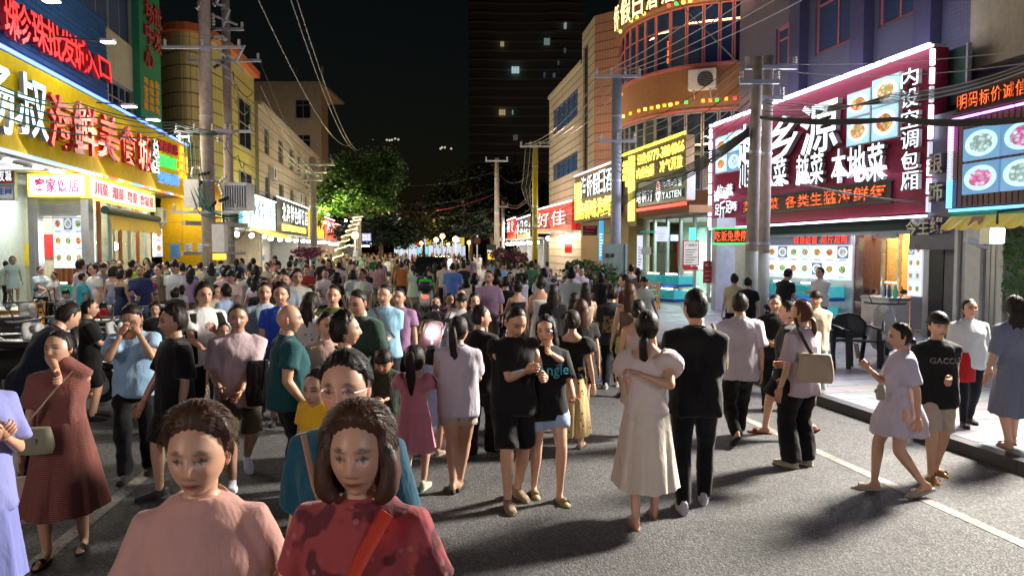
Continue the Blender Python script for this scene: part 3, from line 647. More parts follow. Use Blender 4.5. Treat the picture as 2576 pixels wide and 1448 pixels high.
# ------------------------------------------------------------------ materials of the place
def asphalt():
    t=NT('asphalt');co=t.coord();v=t.n('ShaderNodeTexVoronoi',i_Scale=62.);t.l(co,v.inputs['Vector']);n=t.noise(co,.55,5,.6);n2=t.noise(co,190,2)
    base=t.ramp(v.outputs['Color'],[(.1,(.05,.05,.053)),(.55,(.092,.091,.094)),(.95,(.18,.178,.178))]);base=t.mix(t.ramp(n,[(.35,0),(.7,.5)]),base,(.04,.038,.04))
    st=t.noise(co,2.3,6,.75);base=t.mix(t.ramp(st,[(.56,0),(.64,.6)]),base,(.03,.028,.03))
    t.l(base,t.b.inputs['Base Color']);setp(t.b,Roughness=.62);t.l(t.ramp(v.outputs['Distance'],[(0,.45),(.6,.85)]),t.b.inputs['Roughness'])
    h=t.math('ADD',t.ramp(v.outputs['Distance'],[(0,1),(.75,0)]),t.math('MULTIPLY',n2,.4));t.bump(h,.7,.006);return t.m
ASPH=asphalt()
def paint_line():
    t=NT('worn_road_paint');co=t.coord();n=t.noise(co,26,6,.8);n2=t.noise(co,2.2,4)
    c=t.mix(t.ramp(t.math('ADD',n,t.math('MULTIPLY',n2,.6)),[(.72,0),(.9,.9)]),(.34,.31,.27),(.09,.085,.08));t.l(c,t.b.inputs['Base Color']);setp(t.b,Roughness=.7);t.bump(t.noise(co,90,3),.6,.004);return t.m
PLINE=paint_line()
def tile_mat(name,c1,c2,sx,sz,mortar=(.05,.04,.04),rough=.35,msz=.012):
    t=NT(name);co=t.coord('UV');b=t.n('ShaderNodeTexBrick',i_Scale=1.,i_Mortar_Size=msz,i_Brick_Width=sx,i_Row_Height=sz,i_Bias=.0);b.offset=0
    b.inputs['Color1'].default_value=(*c1,1);b.inputs['Color2'].default_value=(*c2,1);b.inputs['Mortar'].default_value=(*mortar,1);b.inputs['Mortar Smooth'].default_value=.3;t.l(co,b.inputs['Vector'])
    n=t.noise(t.coord(),.9,5,.65);c=t.mix(t.ramp(n,[(.35,0),(.75,.35)]),b.outputs[0],tuple(x*.5 for x in c1));t.l(c,t.b.inputs['Base Color']);setp(t.b,Roughness=rough)
    t.bump(t.math('SUBTRACT',1.,b.outputs['Fac']),.6,.006);return t.m
def uv_wall(name,F_,a0,a1,z0,z1,m,parent=None,out=0.,struct_=False,holes=()):
    """a wall sheet with window openings left out, UV in metres"""
    xs=sorted({a0,a1,*[h[0]for h in holes],*[h[1]for h in holes]});zs=sorted({z0,z1,*[h[2]for h in holes],*[h[3]for h in holes]})
    xs=[x for x in xs if a0<=x<=a1];zs=[z for z in zs if z0<=z<=z1];V=[];F=[];U=[]
    for i in range(len(xs)-1):
        for j in range(len(zs)-1):
            cx,cz=(xs[i]+xs[i+1])/2,(zs[j]+zs[j+1])/2
            if any(h[0]<cx<h[1]and h[2]<cz<h[3]for h in holes):continue
            k=len(V)
            for(x,z)in((xs[i],zs[j]),(xs[i+1],zs[j]),(xs[i+1],zs[j+1]),(xs[i],zs[j+1])):V.append(F_.pt(x,out,z));U.append((x,z))
            F.append((k,k+1,k+2,k+3))
    for h in holes:  # reveals
        d=.18
        for(p,q)in(((h[0],h[2]),(h[1],h[2])),((h[1],h[2]),(h[1],h[3])),((h[1],h[3]),(h[0],h[3])),((h[0],h[3]),(h[0],h[2]))):
            k=len(V);V+=[F_.pt(p[0],out,p[1]),F_.pt(q[0],out,q[1]),F_.pt(q[0],out-d,q[1]),F_.pt(p[0],out-d,p[1])];U+=[p,q,q,p];F.append((k,k+1,k+2,k+3))
    off=np.array(tuple(root_of(parent)))if parent else np.zeros(3);me=mesh_from((np.array(V)-off).tolist(),F,name,[m]);ul=me.uv_layers.new(name='UVMap')
    for p in me.polygons:
        for li in p.loop_indices:ul.data[li].uv=U[me.loops[li].vertex_index]
    o=link(name,me,parent)
    if struct_:o['kind']='structure'
    return o
M_={}
M_['cream']=mat('cream_render',(.50,.44,.31),.85,dirt=.35,bump=.3);M_['beige']=mat('beige_render',(.42,.36,.27),.85,dirt=.6,bump=.3)
M_['grey']=mat('grey_render',(.22,.22,.24),.8,dirt=.4,bump=.3);M_['side']=mat('letter_side',(.30,.29,.30),.5);M_['dark']=mat('dark_paint',(.025,.025,.03),.5);M_['concrete']=mat('pole_concrete',(.42,.36,.30),.85,dirt=.35,bump=.45,bscale=35,var=.2)
M_['alu']=mat('brushed_aluminium',(.42,.43,.44),.4,.6,bump=.05);M_['white']=mat('white_paint',(.68,.68,.67),.5,dirt=.15);M_['yellow']=mat('yellow_sign_sheet',(.74,.50,.008),.75,spec=.1,dirt=.12,bump=.12,bscale=3,bdist=.03)
M_['ywall']=mat('yellow_cladding',(.75,.42,.01),.4,dirt=.12);M_['blue']=mat('blue_corrugated_sheet',(.035,.10,.26),.38,.2,dirt=.25);M_['green']=mat('green_sign_sheet',(.02,.22,.10),.5,dirt=.35)
M_['maroon']=mat('maroon_sign_sheet',(.25,.018,.055),.5,spec=.2,dirt=.1,bump=.05);M_['purple']=None
M_['glassdark']=mat('dark_window_glass',(.012,.016,.03),.08,0,bump=.04,bscale=2,spec=.8);M_['curtain']=mat('blue_curtain',(.03,.05,.13),.8)
M_['steel']=mat('stainless_steel',(.5,.5,.5),.28,1.,bump=.05);M_['pink']=mat('pink_window_frame',(.50,.16,.17),.5);M_['brownf']=mat('brown_panel',(.16,.06,.04),.5,dirt=.3)
M_['galv']=mat('galvanised_steel',(.42,.45,.5),.45,.5,bump=.15);M_['cable']=mat('black_cable',(.03,.03,.035),.5,bump=0);M_['gcable']=mat('green_cable',(.01,.16,.10),.45,bump=0);M_['wcable']=mat('grey_cable',(.35,.33,.32),.5,bump=0)
M_['porc']=mat('porcelain',(.55,.52,.5),.2,bump=0);M_['ltblue']=mat('light_blue_pole_paint',(.30,.52,.60),.5,dirt=.3);M_['ypaint']=mat('yellow_pole_paint',(.55,.50,.03),.5,dirt=.3)
M_['granite']=mat('brown_granite',(.16,.06,.04),.25,var=.5,scale=40,bump=.05);M_['red']=mat('red_sheet',(.5,.02,.02),.45);M_['orange']=mat('orange_render',(.30,.145,.065),.7,dirt=.3,bump=.2)
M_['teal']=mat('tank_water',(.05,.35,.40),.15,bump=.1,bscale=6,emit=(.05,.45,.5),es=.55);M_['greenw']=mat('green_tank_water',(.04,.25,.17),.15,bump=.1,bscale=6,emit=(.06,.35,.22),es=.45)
M_['ad']=mat('awning_dark_green',(.02,.045,.035),.7);M_['ay']=mat('awning_yellow',(.7,.45,.02),.7);M_['kerb']=mat('dark_kerb_stone',(.06,.06,.065),.7,dirt=.3,bump=.5,bscale=30)
M_['brick']=mat('red_step_tile',(.16,.04,.035),.6);M_['ivy']=mat('ivy_leaf',(.05,.22,.02),.5,var=.5,scale=9);M_['plast_g']=mat('green_plastic',(.01,.35,.06),.35,bump=0);M_['plast_y']=mat('yellow_plastic',(.75,.33,.01),.35,bump=0)
M_['plast_b']=mat('blue_plastic',(.01,.09,.45),.4,bump=0);M_['plast_k']=mat('black_plastic',(.025,.026,.03),.4,bump=.1);M_['plast_r']=mat('red_plastic',(.5,.015,.02),.4,bump=0);M_['wood']=mat('orange_wood',(.35,.09,.02),.45,bump=.1)
E_={}
E_['w']=emit('white_letter_face',(.82,.95,1.),1.5,False);E_['wb']=emit('cool_white_letter_face',(.60,.92,1.),1.8,False);E_['r']=emit('red_letter_face',(1.,.085,.05),1.7,False);E_['m']=emit('dim_red_letter_face',(.25,.008,.03),.8,False)
E_['y']=emit('yellow_letter_face',(1.,.80,.12),2.4,False);E_['o']=emit('orange_letter_face',(1.,.38,.03),2.0,False);E_['g']=emit('green_letter_face',(.04,.9,.12),1.5,False);E_['b']=emit('blue_letter_face',(.06,.22,1.),1.8,False)
E_['ledr']=emit('red_led_dots',(1.,.13,.04),3.2,False);E_['tube']=emit('white_led_tube',(.85,.85,1.),5.,True);E_['tubeb']=emit('blue_led_tube',(.12,.22,1.),4.,True);E_['tubep']=emit('violet_led_tube',(.75,.25,1.),4.,True);E_['tubec']=emit('sky_blue_led_tube',(.1,.45,1.),4.,True);E_['tubey']=emit('yellow_led_tube',(.9,.85,.08),2.5,True)
E_['panel']=emit('lit_white_panel',(.74,.82,1.),.8,True);E_['lamp']=emit('lamp_face',(1.,.98,.9),30.,True);E_['warm']=emit('warm_lamp_globe',(1.,.50,.16),5.,True);E_['bulb']=emit('white_bulb',(1.,.95,.82),14.,True)
E_['neonr']=emit('red_neon',(1.,.05,.03),2.5,False);E_['pinkt']=emit('pink_letters',(.75,.015,.09),.75,False)
def led_mat(name,col,bg,sc=70.):
    """dot-matrix face"""
    t=NT(name);co=t.coord(scale=sc);v=t.n('ShaderNodeTexVoronoi',i_Scale=1.,i_Randomness=0.);t.l(co,v.inputs['Vector']);k=t.ramp(v.outputs['Distance'],[(.38,1),(.5,.12)])
    setp(t.b,Roughness=.6);t.b.inputs['Base Color'].default_value=(*bg,1);t.l(t.mix(k,bg,col),t.b.inputs['Emission Color']);t.b.inputs['Emission Strength'].default_value=4.;t.m.cycles.emission_sampling='NONE';return t.m
E_['dot']=led_mat('red_dot_matrix',(1.,.12,.03),(.05,.008,.0),26.)
def dish_mat(name,c1,c2,c3,bg=(.7,.78,.85),s=.9,plate=(.8,.85,.88)):
    """a printed picture of a plated dish, lit from behind"""
    t=NT(name);uv=t.coord('UV');g=t.n('ShaderNodeVectorMath',operation='SUBTRACT');t.l(uv,g.inputs[0]);g.inputs[1].default_value=(.5,.5,0);oi=t.n('ShaderNodeObjectInfo')
    ln=t.n('ShaderNodeVectorMath',operation='LENGTH');sc=t.n('ShaderNodeVectorMath',operation='MULTIPLY');t.l(g.outputs[0],sc.inputs[0]);sc.inputs[1].default_value=(1,1.12,0);t.l(sc.outputs[0],ln.inputs[0]);r=ln.outputs['Value']
    ad=t.n('ShaderNodeVectorMath',operation='ADD');t.l(uv,ad.inputs[0]);cx=t.n('ShaderNodeCombineXYZ');t.l(t.math('MULTIPLY',oi.outputs['Random'],50.),cx.inputs[0]);t.l(t.math('MULTIPLY',oi.outputs['Random'],31.),cx.inputs[1]);t.l(cx.outputs[0],ad.inputs[1])
    v=t.n('ShaderNodeTexVoronoi',i_Scale=9.);t.l(ad.outputs[0],v.inputs['Vector']);n=t.noise(ad.outputs[0],5,4,.7)
    food=t.ramp(v.outputs['Color'],[(.2,c1),(.5,c2),(.8,c3)]);food=t.mix(t.ramp(v.outputs['Distance'],[(.2,0),(.6,.7)]),food,tuple(x*.25 for x in c1))
    edge=t.math('ADD',r,t.math('MULTIPLY',n,.16));c=t.mix(t.ramp(edge,[(.385,0),(.41,1)]),food,plate);c=t.mix(t.ramp(r,[(.44,0),(.455,1)]),c,bg)
    t.l(c,t.b.inputs['Base Color']);t.l(c,t.b.inputs['Emission Color']);t.b.inputs['Emission Strength'].default_value=s;setp(t.b,Roughness=.3);t.m.cycles.emission_sampling='NONE';return t.m
DISH=[dish_mat('dish_red_prawn',(.6,.08,.03),(.85,.3,.08),(.7,.5,.3)),dish_mat('dish_green_vegetable',(.08,.3,.04),(.4,.55,.15),(.75,.7,.4)),dish_mat('dish_fried_gold',(.6,.3,.05),(.8,.55,.15),(.5,.15,.05)),dish_mat('dish_pale_squid',(.45,.45,.5),(.75,.72,.68),(.5,.6,.45),(.12,.14,.2)),dish_mat('dish_clam',(.5,.25,.1),(.8,.7,.5),(.15,.35,.08),(.5,.6,.7))]
BIGD=[dish_mat('big_dish_prawn',(.75,.15,.05),(.95,.5,.2),(.2,.5,.15),(.35,.6,.8),1.1),dish_mat('big_dish_shell',(.8,.35,.1),(.95,.7,.4),(.3,.6,.25),(.3,.62,.75),1.1),dish_mat('big_dish_oyster',(.3,.5,.45),(.6,.9,.95),(.75,.95,1.),(.12,.3,.5),1.0,(.55,.9,.95)),dish_mat('big_dish_pink',(.8,.1,.4),(.9,.3,.6),(.7,.9,1.),(.1,.25,.45),1.0,(.5,.85,.95))]
def quad_uv(name,F_,a0,a1,z0,z1,out,m,parent,th=.02,flip=1):
    """a flat print on a thin board, UV 0..1"""
    V=[F_.pt(a0,out,z0),F_.pt(a1,out,z0),F_.pt(a1,out,z1),F_.pt(a0,out,z1)]+[F_.pt(a,out-th,z)for a,z in((a0,z0),(a1,z0),(a1,z1),(a0,z1))]
    off=np.array(tuple(root_of(parent)))if parent else np.zeros(3);me=mesh_from((np.array(V)-off).tolist(),[(0,1,2,3),(4,7,6,5),(0,4,5,1),(1,5,6,2),(2,6,7,3),(3,7,4,0)],name,[m]);ul=me.uv_layers.new(name='UVMap');uvs=[(0,0),(1,0),(1,1),(0,1)]
    if flip<0:uvs=[(1,0),(0,0),(0,1),(1,1)]
    for p in me.polygons:
        for li in p.loop_indices:ul.data[li].uv=uvs[me.loops[li].vertex_index%4]
    return link(name,me,parent)
def window(parent,F_,a0,a1,z0,z1,cols=2,rows=1,out=-.12,fr='white',glass='glassdark',lit=None,fw=.05,kind='window',trans=None):
    """window > window_frame, pane..."""
    w=bpy.data.objects.new(kind,None);COL.objects.link(w);w.parent=parent;m=MB()
    c=F_.pt((a0+a1)/2,out,z0);w.location=tuple(c-np.array(tuple(root_of(parent))))
    m.fbox(F_,a0,a1,out-.03,out+.03,z0,z0+fw).fbox(F_,a0,a1,out-.03,out+.03,z1-fw,z1).fbox(F_,a0,a0+fw,out-.03,out+.03,z0+fw,z1-fw).fbox(F_,a1-fw,a1,out-.03,out+.03,z0+fw,z1-fw)
    for i in range(1,cols):x=a0+(a1-a0)*i/cols;m.fbox(F_,x-fw*.35,x+fw*.35,out-.025,out+.025,z0+fw,z1-fw)
    zr=[z0+(z1-z0)*i/rows for i in range(1,rows)]if trans is None else[z0+(z1-z0)*trans]
    for z in zr:m.fbox(F_,a0+fw,a1-fw,out-.028,out+.028,z-fw*.35,z+fw*.35)
    part('window_frame',m,M_[fr]if isinstance(fr,str)else fr,w)
    for i in range(cols):
        x0,x1=a0+(a1-a0)*i/cols+fw*.3,a0+(a1-a0)*(i+1)/cols-fw*.3;p=MB().fbox(F_,x0,x1,out-.012,out-.004,z0+fw*.5,z1-fw*.5);part('pane',p,lit or M_[glass],w)
    return w
def ac_unit(F_,a,z,out,label,w=.85,h=.6):
    t=thing('air_conditioner',label,'air conditioner',F_.pt(a,out,z),group='air conditioning units on the facades')
    part('casing',MB().fbox(F_,a-w/2,a+w/2,out,out+.32,z,z+h),M_['white'],t)
    m=MB();n=20;c=[F_.pt(a-w*.12+math.cos(i*2*math.pi/n)*h*.4,out+.325,z+h/2+math.sin(i*2*math.pi/n)*h*.4)for i in range(n)];m.add(c,[tuple(range(n))])
    part('fan_opening',m,M_['dark'],t);m=MB()
    for i in range(-4,5):y=z+h/2+i*h*.085;m.fbox(F_,a-w*.12-h*.38,a-w*.12+h*.38,out+.33,out+.34,y,y+.012)
    part('fan_grille',m,M_['alu'],t);
    for s in(-.3,.3):part('bracket',MB().fbox(F_,a+s*w-.02,a+s*w+.02,out-.0,out+.34,z-.05,z-.004).bar(F_.pt(a+s*w,.02+out,z-.3),F_.pt(a+s*w,.3+out,z-.06),.025),M_['galv'],t)
    return t

# ================================================================== ground
SD=np.array([-.1625,.9867,0.])
m=MB();g=[(-150,-15),(150,-15),(150,420),(-150,420)];m.add([(x,y,0)for x,y in g],[(0,1,2,3)]);structure('road',m,ASPH)
# pavements
KR0=np.array([4.74,7.0]);KRd=np.array([-.19,.982]);KL0=np.array([-5.66,10.3]);KLd=np.array([-.1625,.9867]);PH=.12
def kr(t):return KR0+KRd*t
def kl(t):return KL0+KLd*t
def slabs(name,o,d,side,t0,t1,wdt,m,sx,sy,nmax,gap=.012,first=(0,0),col=(.30,.31,.33)):
    root=bpy.data.objects.new(name,None);COL.objects.link(root);root['kind']='structure';n=np.array([d[1],-d[0]])*side;base=MB()
    P=lambda a,b,z:(o[0]+d[0]*a+n[0]*b,o[1]+d[1]*a+n[1]*b,z)
    base.hexa([P(t0,.16,-.1),P(t1,.16,-.1),P(t1,wdt,-.1),P(t0,wdt,-.1),P(t0,.16,PH-.018),P(t1,.16,PH-.018),P(t1,wdt,PH-.018),P(t0,wdt,PH-.018)]);part('bedding',base,M_['kerb'],root)
    cells=[];a=t0;r=0
    me0=None
    while a<t1:
        b=.165+(0 if r%2==0 else-sy*.5);
        while b<wdt:
            b0,b1=max(b,.165),min(b+sy,wdt)
            if b1-b0>.05:q=np.array(P((a+sx/2),(b0+b1)/2,0));vis=q[1]>2 and abs(q[0])<q[1]*.78+1.;cells.append((vis,q[1],a,b0,b1))
            b+=sy
        a+=sx;r+=1
    cells.sort(key=lambda c:(not c[0],c[1]));rest=MB()
    for i,(vis,dd,a,b0,b1)in enumerate(cells):
        jz=random.uniform(-.0025,.0025);mb=rest if i>=nmax else MB();z=PH+jz
        mb.hexa([P(a+gap/2,b0+gap/2,PH-.03),P(a+sx-gap/2,b0+gap/2,PH-.03),P(a+sx-gap/2,b1-gap/2,PH-.03),P(a+gap/2,b1-gap/2,PH-.03),P(a+gap/2,b0+gap/2,z),P(a+sx-gap/2,b0+gap/2,z),P(a+sx-gap/2,b1-gap/2,z),P(a+gap/2,b1-gap/2,z)])
        if i<nmax:part('paving_slab',mb,m,root,color=tuple(c*random.uniform(.8,1.12)for c in col))
    if rest.v:o2=part('paving_slab',rest,m,root,color=col);o2['kind']='stuff'
    a=t0;k=0;km=MB()
    while a<t1:
        mb=MB()if k<60 else km;hh=1.0;mb.hexa([P(a+.004,0,-.05),P(a+.996,0,-.05),P(a+.996,.16,-.05),P(a+.004,.16,-.05),P(a+.004,.012,PH),P(a+.996,.012,PH),P(a+.996,.16,PH),P(a+.004,.16,PH)])
        if k<60:part('kerb_stone',mb,M_['kerb'],root)
        a+=1.;k+=1
    if km.v:o2=part('kerb_stone',km,M_['kerb'],root);o2['kind']='stuff'
    return root
def slab_mat():
    t=NT('paving_stone');oi=t.n('ShaderNodeObjectInfo');co=t.coord();n=t.noise(co,2.1,6,.7);n2=t.noise(co,60,3);c=t.mix(t.ramp(n,[(.4,0),(.7,.5)]),oi.outputs['Color'],t.mix(1.,oi.outputs['Color'],(.45,.43,.42),'MULTIPLY'))
    c=t.mix(t.math('MULTIPLY',n2,.3),c,(.12,.12,.13));t.l(c,t.b.inputs['Base Color']);t.l(t.ramp(n,[(.35,.28),(.7,.62)]),t.b.inputs['Roughness']);t.bump(t.math('ADD',n2,n),.25,.003);return t.m
SLAB=slab_mat()
slabs('pavement',KR0,KRd,1,-7,75,9.0,SLAB,.45,.9,290)
slabs('pavement',KL0,KLd,-1,-7,75,16.0,SLAB,.6,1.2,150,col=(.24,.23,.22))
# painted lines
def line_strip(p0,p1,w,label):
    p0,p1=np.array(p0),np.array(p1);d=(p1-p0)/np.linalg.norm(p1-p0);n=np.array([d[1],-d[0]])*w/2;m=MB();m.add([(*(p0-n),.004),(*(p0+n),.004),(*(p1+n),.004),(*(p1-n),.004)],[(0,1,2,3)]);o=structure('road_marking',m,PLINE);return o
line_strip(np.array([3.19,7.69])+np.array([.1856,-.9826])*5,np.array([3.19,7.69])-np.array([.1856,-.9826])*30,.11,'r')
line_strip(np.array([-3.22,5.25])-np.array([-.114,.9935])*3.5,np.array([-3.22,5.25])+np.array([-.114,.9935])*25,.12,'l')
for(u0,v0,u1,v1)in((1480,958,1560,940),(1100,1010,960,1003)):pass

# ================================================================== left: seafood restaurant
LS=Fr((-11.3,16.7),(-14.1,33.0),(0,20));ZB,ZT=4.32,6.52
aend=LS.px(474,480)[0]
t=thing('restaurant_sign','huge yellow restaurant fascia with white, red and maroon letters over the left shops','sign',LS.pt(0,0,ZB))
part('sign_panel',MB().fbox(LS,-7,aend,-.45,0,ZB,ZT),M_['yellow'],t)
def row_px(parent,F_,items,out,thick,bold,slant=0,sz=None,flip=1):
    """items: (char, u0, u1, v_top, v_bottom, material)"""
    for ch,u0,u1,v0,v1,mm in items:
        um=(u0+u1)/2;a0=F_.px(u0,v0,out)[0];a1=F_.px(u1,v0,out)[0];z1=F_.px(um,v0,out)[1];z0=F_.px(um,v1,out)[1];mb=MB();mb.cur=0
        lo,hi=min(a0,a1),max(a0,a1);place_glyph(mb,F_,ch,lo,hi,z0,z1,out,thick,bold,slant,1 if a1>a0 else-1);part('letter',mb,lm(mm),parent)
row_px(t,LS,[('汤',-75,20,150,330,E_['wb']),('叔',30,107,190,345,E_['wb']),('海',113,173,240,375,E_['r']),('鲜',182,235,262,388,E_['r']),('美',241,290,290,400,E_['r']),('食',296,335,318,412,E_['r']),('城',340,373,340,430,E_['r']),('总',376,393,352,398,E_['w']),('店',376,394,400,436,E_['w'])],.06,.10,.035)
# second tone: maroon halves of the middle characters stand in front
row_px(t,LS,[('鱼',182,206,264,386,E_['m']),('大',243,289,345,401,E_['m']),('人',297,334,318,360,E_['m'])],.17,.03,.03)
for txt,u0,u1,va,vb,mm in(('承接宴席',395,446,(348,366),(378,392),E_['m']),('海鲜加工',395,446,(385,402),(415,428),E_['g']),('空调包厢',396,448,(430,442),(458,468),E_['b'])):
    n=len(txt)
    for i,ch in enumerate(txt):
        a=u0+(u1-u0)*i/n;b=a+(u1-u0)/n*.9;f=(i+.5)/n;row_px(t,LS,[(ch,a,b,va[0]+(va[1]-va[0])*f,vb[0]+(vb[1]-vb[0])*f,mm)],.05,.06,.03)
for c_,(u0,u1,vt,vb)in enumerate(((450,459,368,452),(462,470,395,480))):
    for i,ch in enumerate('承接宴席' if c_==0 else '宴会包席'):v0=vt+(vb-vt)*i/4;row_px(t,LS,[(ch,u0,u1,v0,v0+(vb-vt)/4*.88,E_['o'])],.05,.06,.03)
# blue LED rope on the upper edge, coloured rope below
for nm,z,mm,k0,k1 in(('led_strip',ZT+.04,'tubeb',-7,aend),('led_strip',ZB-.06,'tubeb',-7,6.2)):
    part(nm,MB().fbox(LS,k0,k1,-.02,.05,z,z+.07),E_[mm],t)
a=6.2;cols=[('g',.5),('r',.9),('w',.5),('o',.8),('b',1.4),('r',.6),('w',.4),('o',1.),('r',.8),('b',.5),('w',.5),('r',1.),('o',1.2),('r',1.4),('w',.4),('r',1.5)]
for c_,l_ in cols:
    if a+l_<aend:part('led_strip',MB().fbox(LS,a,a+l_-.02,-.02,.05,ZB-.06,ZB+.01),E_[c_],t)
    a+=l_
# canopy ceiling with downlights
can=thing('entrance_canopy','white canopy ceiling with round downlights under the yellow sign','canopy',LS.pt(0,-.5,ZB))
part('ceiling_panel',MB().fbox(LS,-7,aend,-4.2,-.46,ZB-.02,ZB+.08),M_['white'],can)
for(u,v)in((45,413),(95,420),(150,430),(14,402)):
    g=gp(u,v,ZB-.03);part('downlight',MB().tube([(g[0],g[1],ZB-.075),(g[0],g[1],ZB-.03)],.13,14),E_['lamp'],can)
    area_light('downlight_beam',(g[0],g[1],ZB-.1),(g[0],g[1],0),.25,.25,45,(1,.95,.85))
# corner restaurant under it
XC,YC=-12.45,22.0
FA=Fr((-16.2,22.0),(XC,YC),(0,0));FB=Fr((XC,YC),(-14.55,30.5),(0,20))
shop=thing('corner_restaurant','glazed corner restaurant with roller shutter and pink lettered lightboxes under the yellow sign','restaurant',FA.pt(0,0,0))
part('wall',MB().fbox(FA,-2.5,4.0,-.3,-.1,ZB-.05,ZB-.02).fbox(FA,-.25,.0,-.25,.06,0,ZB).fbox(FA,.15+2.1,.36+2.1,-.2,.05,.0,ZB),M_['alu'],shop)
pa=[FA.px(u,600)[0]for u in(75,90,207,218)]
part('pillar',MB().fbox(FA,pa[0],pa[1],-.2,.06,0,4.3),M_['alu'],shop);part('pillar',MB().fbox(FA,pa[2],pa[3]+.1,-.2,.05,0,4.3),M_['alu'],shop)
zs0=FA.px(150,549)[1];zs1=FA.px(150,495)[1];n=11
for i in range(n):z=zs0+(zs1-zs0)*i/n;part('shutter_slat',MB().fbox(FA,pa[1]+.03,pa[2]-.03,-.08,-.03,z,z+(zs1-zs0)/n-.02),M_['alu'],shop)
part('shutter_box',MB().fbox(FA,pa[1],pa[2],-.2,-.085,zs0+.1,4.3),M_['alu'],shop)
part('floor',MB().add([FA.pt(-6,0,.3),FA.pt(FA.len,0,.3),FB.pt(FB.len,0,.3),(-20,30.5,.3),(-24,24,.3)],[(0,1,2,3,4)]),M_['beige'],shop)
part('back_wall',MB().fbox(FA,-6,2.5,-4.1,-4.,0,ZB),M_['cream'],shop);part('side_wall',MB().fbox(FB,0.5,FB.len,-3.3,-3.2,0,ZB),M_['white'],shop);part('end_wall',MB().add([FB.pt(FB.len,.0,0),FB.pt(FB.len,-6,0),FB.pt(FB.len,-6,ZB),FB.pt(FB.len,0,ZB)],[(0,1,2,3)]),M_['cream'],shop)
part('ceiling',MB().add([FA.pt(-6,-.05,ZB-.06),FA.pt(FA.len,-.05,ZB-.06),FB.pt(FB.len,-.05,ZB-.06),(-20,30.5,ZB-.06),(-24,24,ZB-.06)],[(0,1,2,3,4)]),M_['white'],shop)
area_light('shop_ceiling_light',(-15.8,24.5,4.0),(-15.8,24.5,0),2.5,1.2,260,(.95,1.,.95));area_light('shop_ceiling_light',(-14.8,27.5,4.0),(-14.8,27.5,0),1.2,2.5,200,(1,.95,.85))
for(x,y,z)in((-14.5,25.3,3.1),(-15.4,28,2.3),(-15.0,28.5,2.2),(-16.8,24,3.3)):
    part('ceiling_lamp',MB().sphere((x,y,z),.16,12,8),E_['lamp'],shop)
GL=NT('clear_glass');GL.b.inputs['Transmission Weight'].default_value=1;setp(GL.b,Roughness=.02,IOR=1.02);GL.b.inputs['Base Color'].default_value=(.85,.95,.93,1);GLASS=GL.m
TG=NT('shop_glass');_tr=TG.n('ShaderNodeBsdfTransparent');_tr.inputs[0].default_value=(.86,.93,.92,1);_gl=TG.n('ShaderNodeBsdfGlossy',i_Roughness=.03);_mx=TG.n('ShaderNodeMixShader');_mx.inputs[0].default_value=.12;TG.l(_tr.outputs[0],_mx.inputs[1]);TG.l(_gl.outputs[0],_mx.inputs[2]);TG.l(_mx.outputs[0],TG.out.inputs[0]);GLASS=TG.m
part('window_pane',MB().fbox(FA,-3.,pa[0],-.06,-.04,.35,4.25),GLASS,shop)
for i in range(3):part('window_mullion',MB().fbox(FA,-.9-i*1.3,-.84-i*1.3,-.1,0,.3,4.3),M_['wood'],shop)
for i in range(6):
    a0,a1=.5+i*1.25,.5+(i+1)*1.25;part('window_pane',MB().fbox(FB,a0,a1-.08,-.06,-.04,.9,3.3),GLASS,shop);part('window_mullion',MB().fbox(FB,a1-.08,a1,-.1,.02,.3,3.6),M_['alu']if i%2 else M_['wood'],shop)
part('sill_wall',MB().fbox(FB,.0,FB.len,-.15,.03,.12,.9),M_['beige'],shop)
for i in range(7):part('curtain',MB().tube([FB.pt(1.6+i*.55+(i>3)*1.2,-1.2,.5),FB.pt(1.6+i*.55+(i>3)*1.2,-1.2,3.6)],.10,8),mat('copper_curtain',(.35,.12,.04),.3,.5),shop)
for i in range(6):part('wall_poster',MB().fbox(FA,-4.6+i*.95,-3.9+i*.95,-3.98,-3.95,1.2+.3*(i%3),2.3+.3*(i%2)),[M_['ay'],M_['red'],M_['white'],mat('poster_blue',(.05,.2,.5),.5)][i%4],shop)
# menu lightbox behind the shutter
def menu_board(name,label,F_,a0,a1,z0,z1,out,cols,rows,flip=1,cat='menu board',head=0,pics=DISH,bgm=None,cap=True,lw=.8):
    t=thing(name,label,cat,F_.pt((a0+a1)/2,out,z0));part('backing_board',MB().fbox(F_,a0,a1,out-.08,out,z0,z1),bgm or E_['panel'],t)
    W_,H_=(a1-a0),(z1-z0)*(1-head);cw,ch=W_/cols,H_/rows
    for j in range(rows):
        for i in range(cols):
            x0=a0+i*cw;y0=z0+(rows-1-j)*ch
            quad_uv('dish_picture',F_,x0+cw*.1,x0+cw*.9,y0+ch*.24,y0+ch*.95,out+.015,pics[(i*3+j*2+i*j)%len(pics)],t,.012)
            if cap:
                mm=MB()
                for q in range(4):xx=x0+cw*(.24+q*.14);mm.fbox(F_,xx,xx+cw*.1,out+.005,out+.008,y0+ch*.10,y0+ch*.11).fbox(F_,xx,xx+cw*.1,out+.005,out+.008,y0+ch*.16,y0+ch*.175).fbox(F_,xx+cw*.04,xx+cw*.06,out+.0055,out+.0085,y0+ch*.08,y0+ch*.19)
                part('caption',mm,M_['red']if i%2 else M_['dark'],t)
    return t
FA2=FA.shift(-.7);q0,q1=FA2.px(134,600)[0],FA2.px(211,600)[0];menu_board('menu_board','backlit menu board of dish pictures behind the half-open roller shutter',FA2,q0,q1+.3,FA2.px(150,674)[1],FA2.px(150,553)[1]+.1,0,4,3)
area_light('menu_light',FA2.pt((q0+q1)/2,.3,2.3),FA2.pt((q0+q1)/2,4,1.8),1.2,1.2,25,(.85,.9,1))
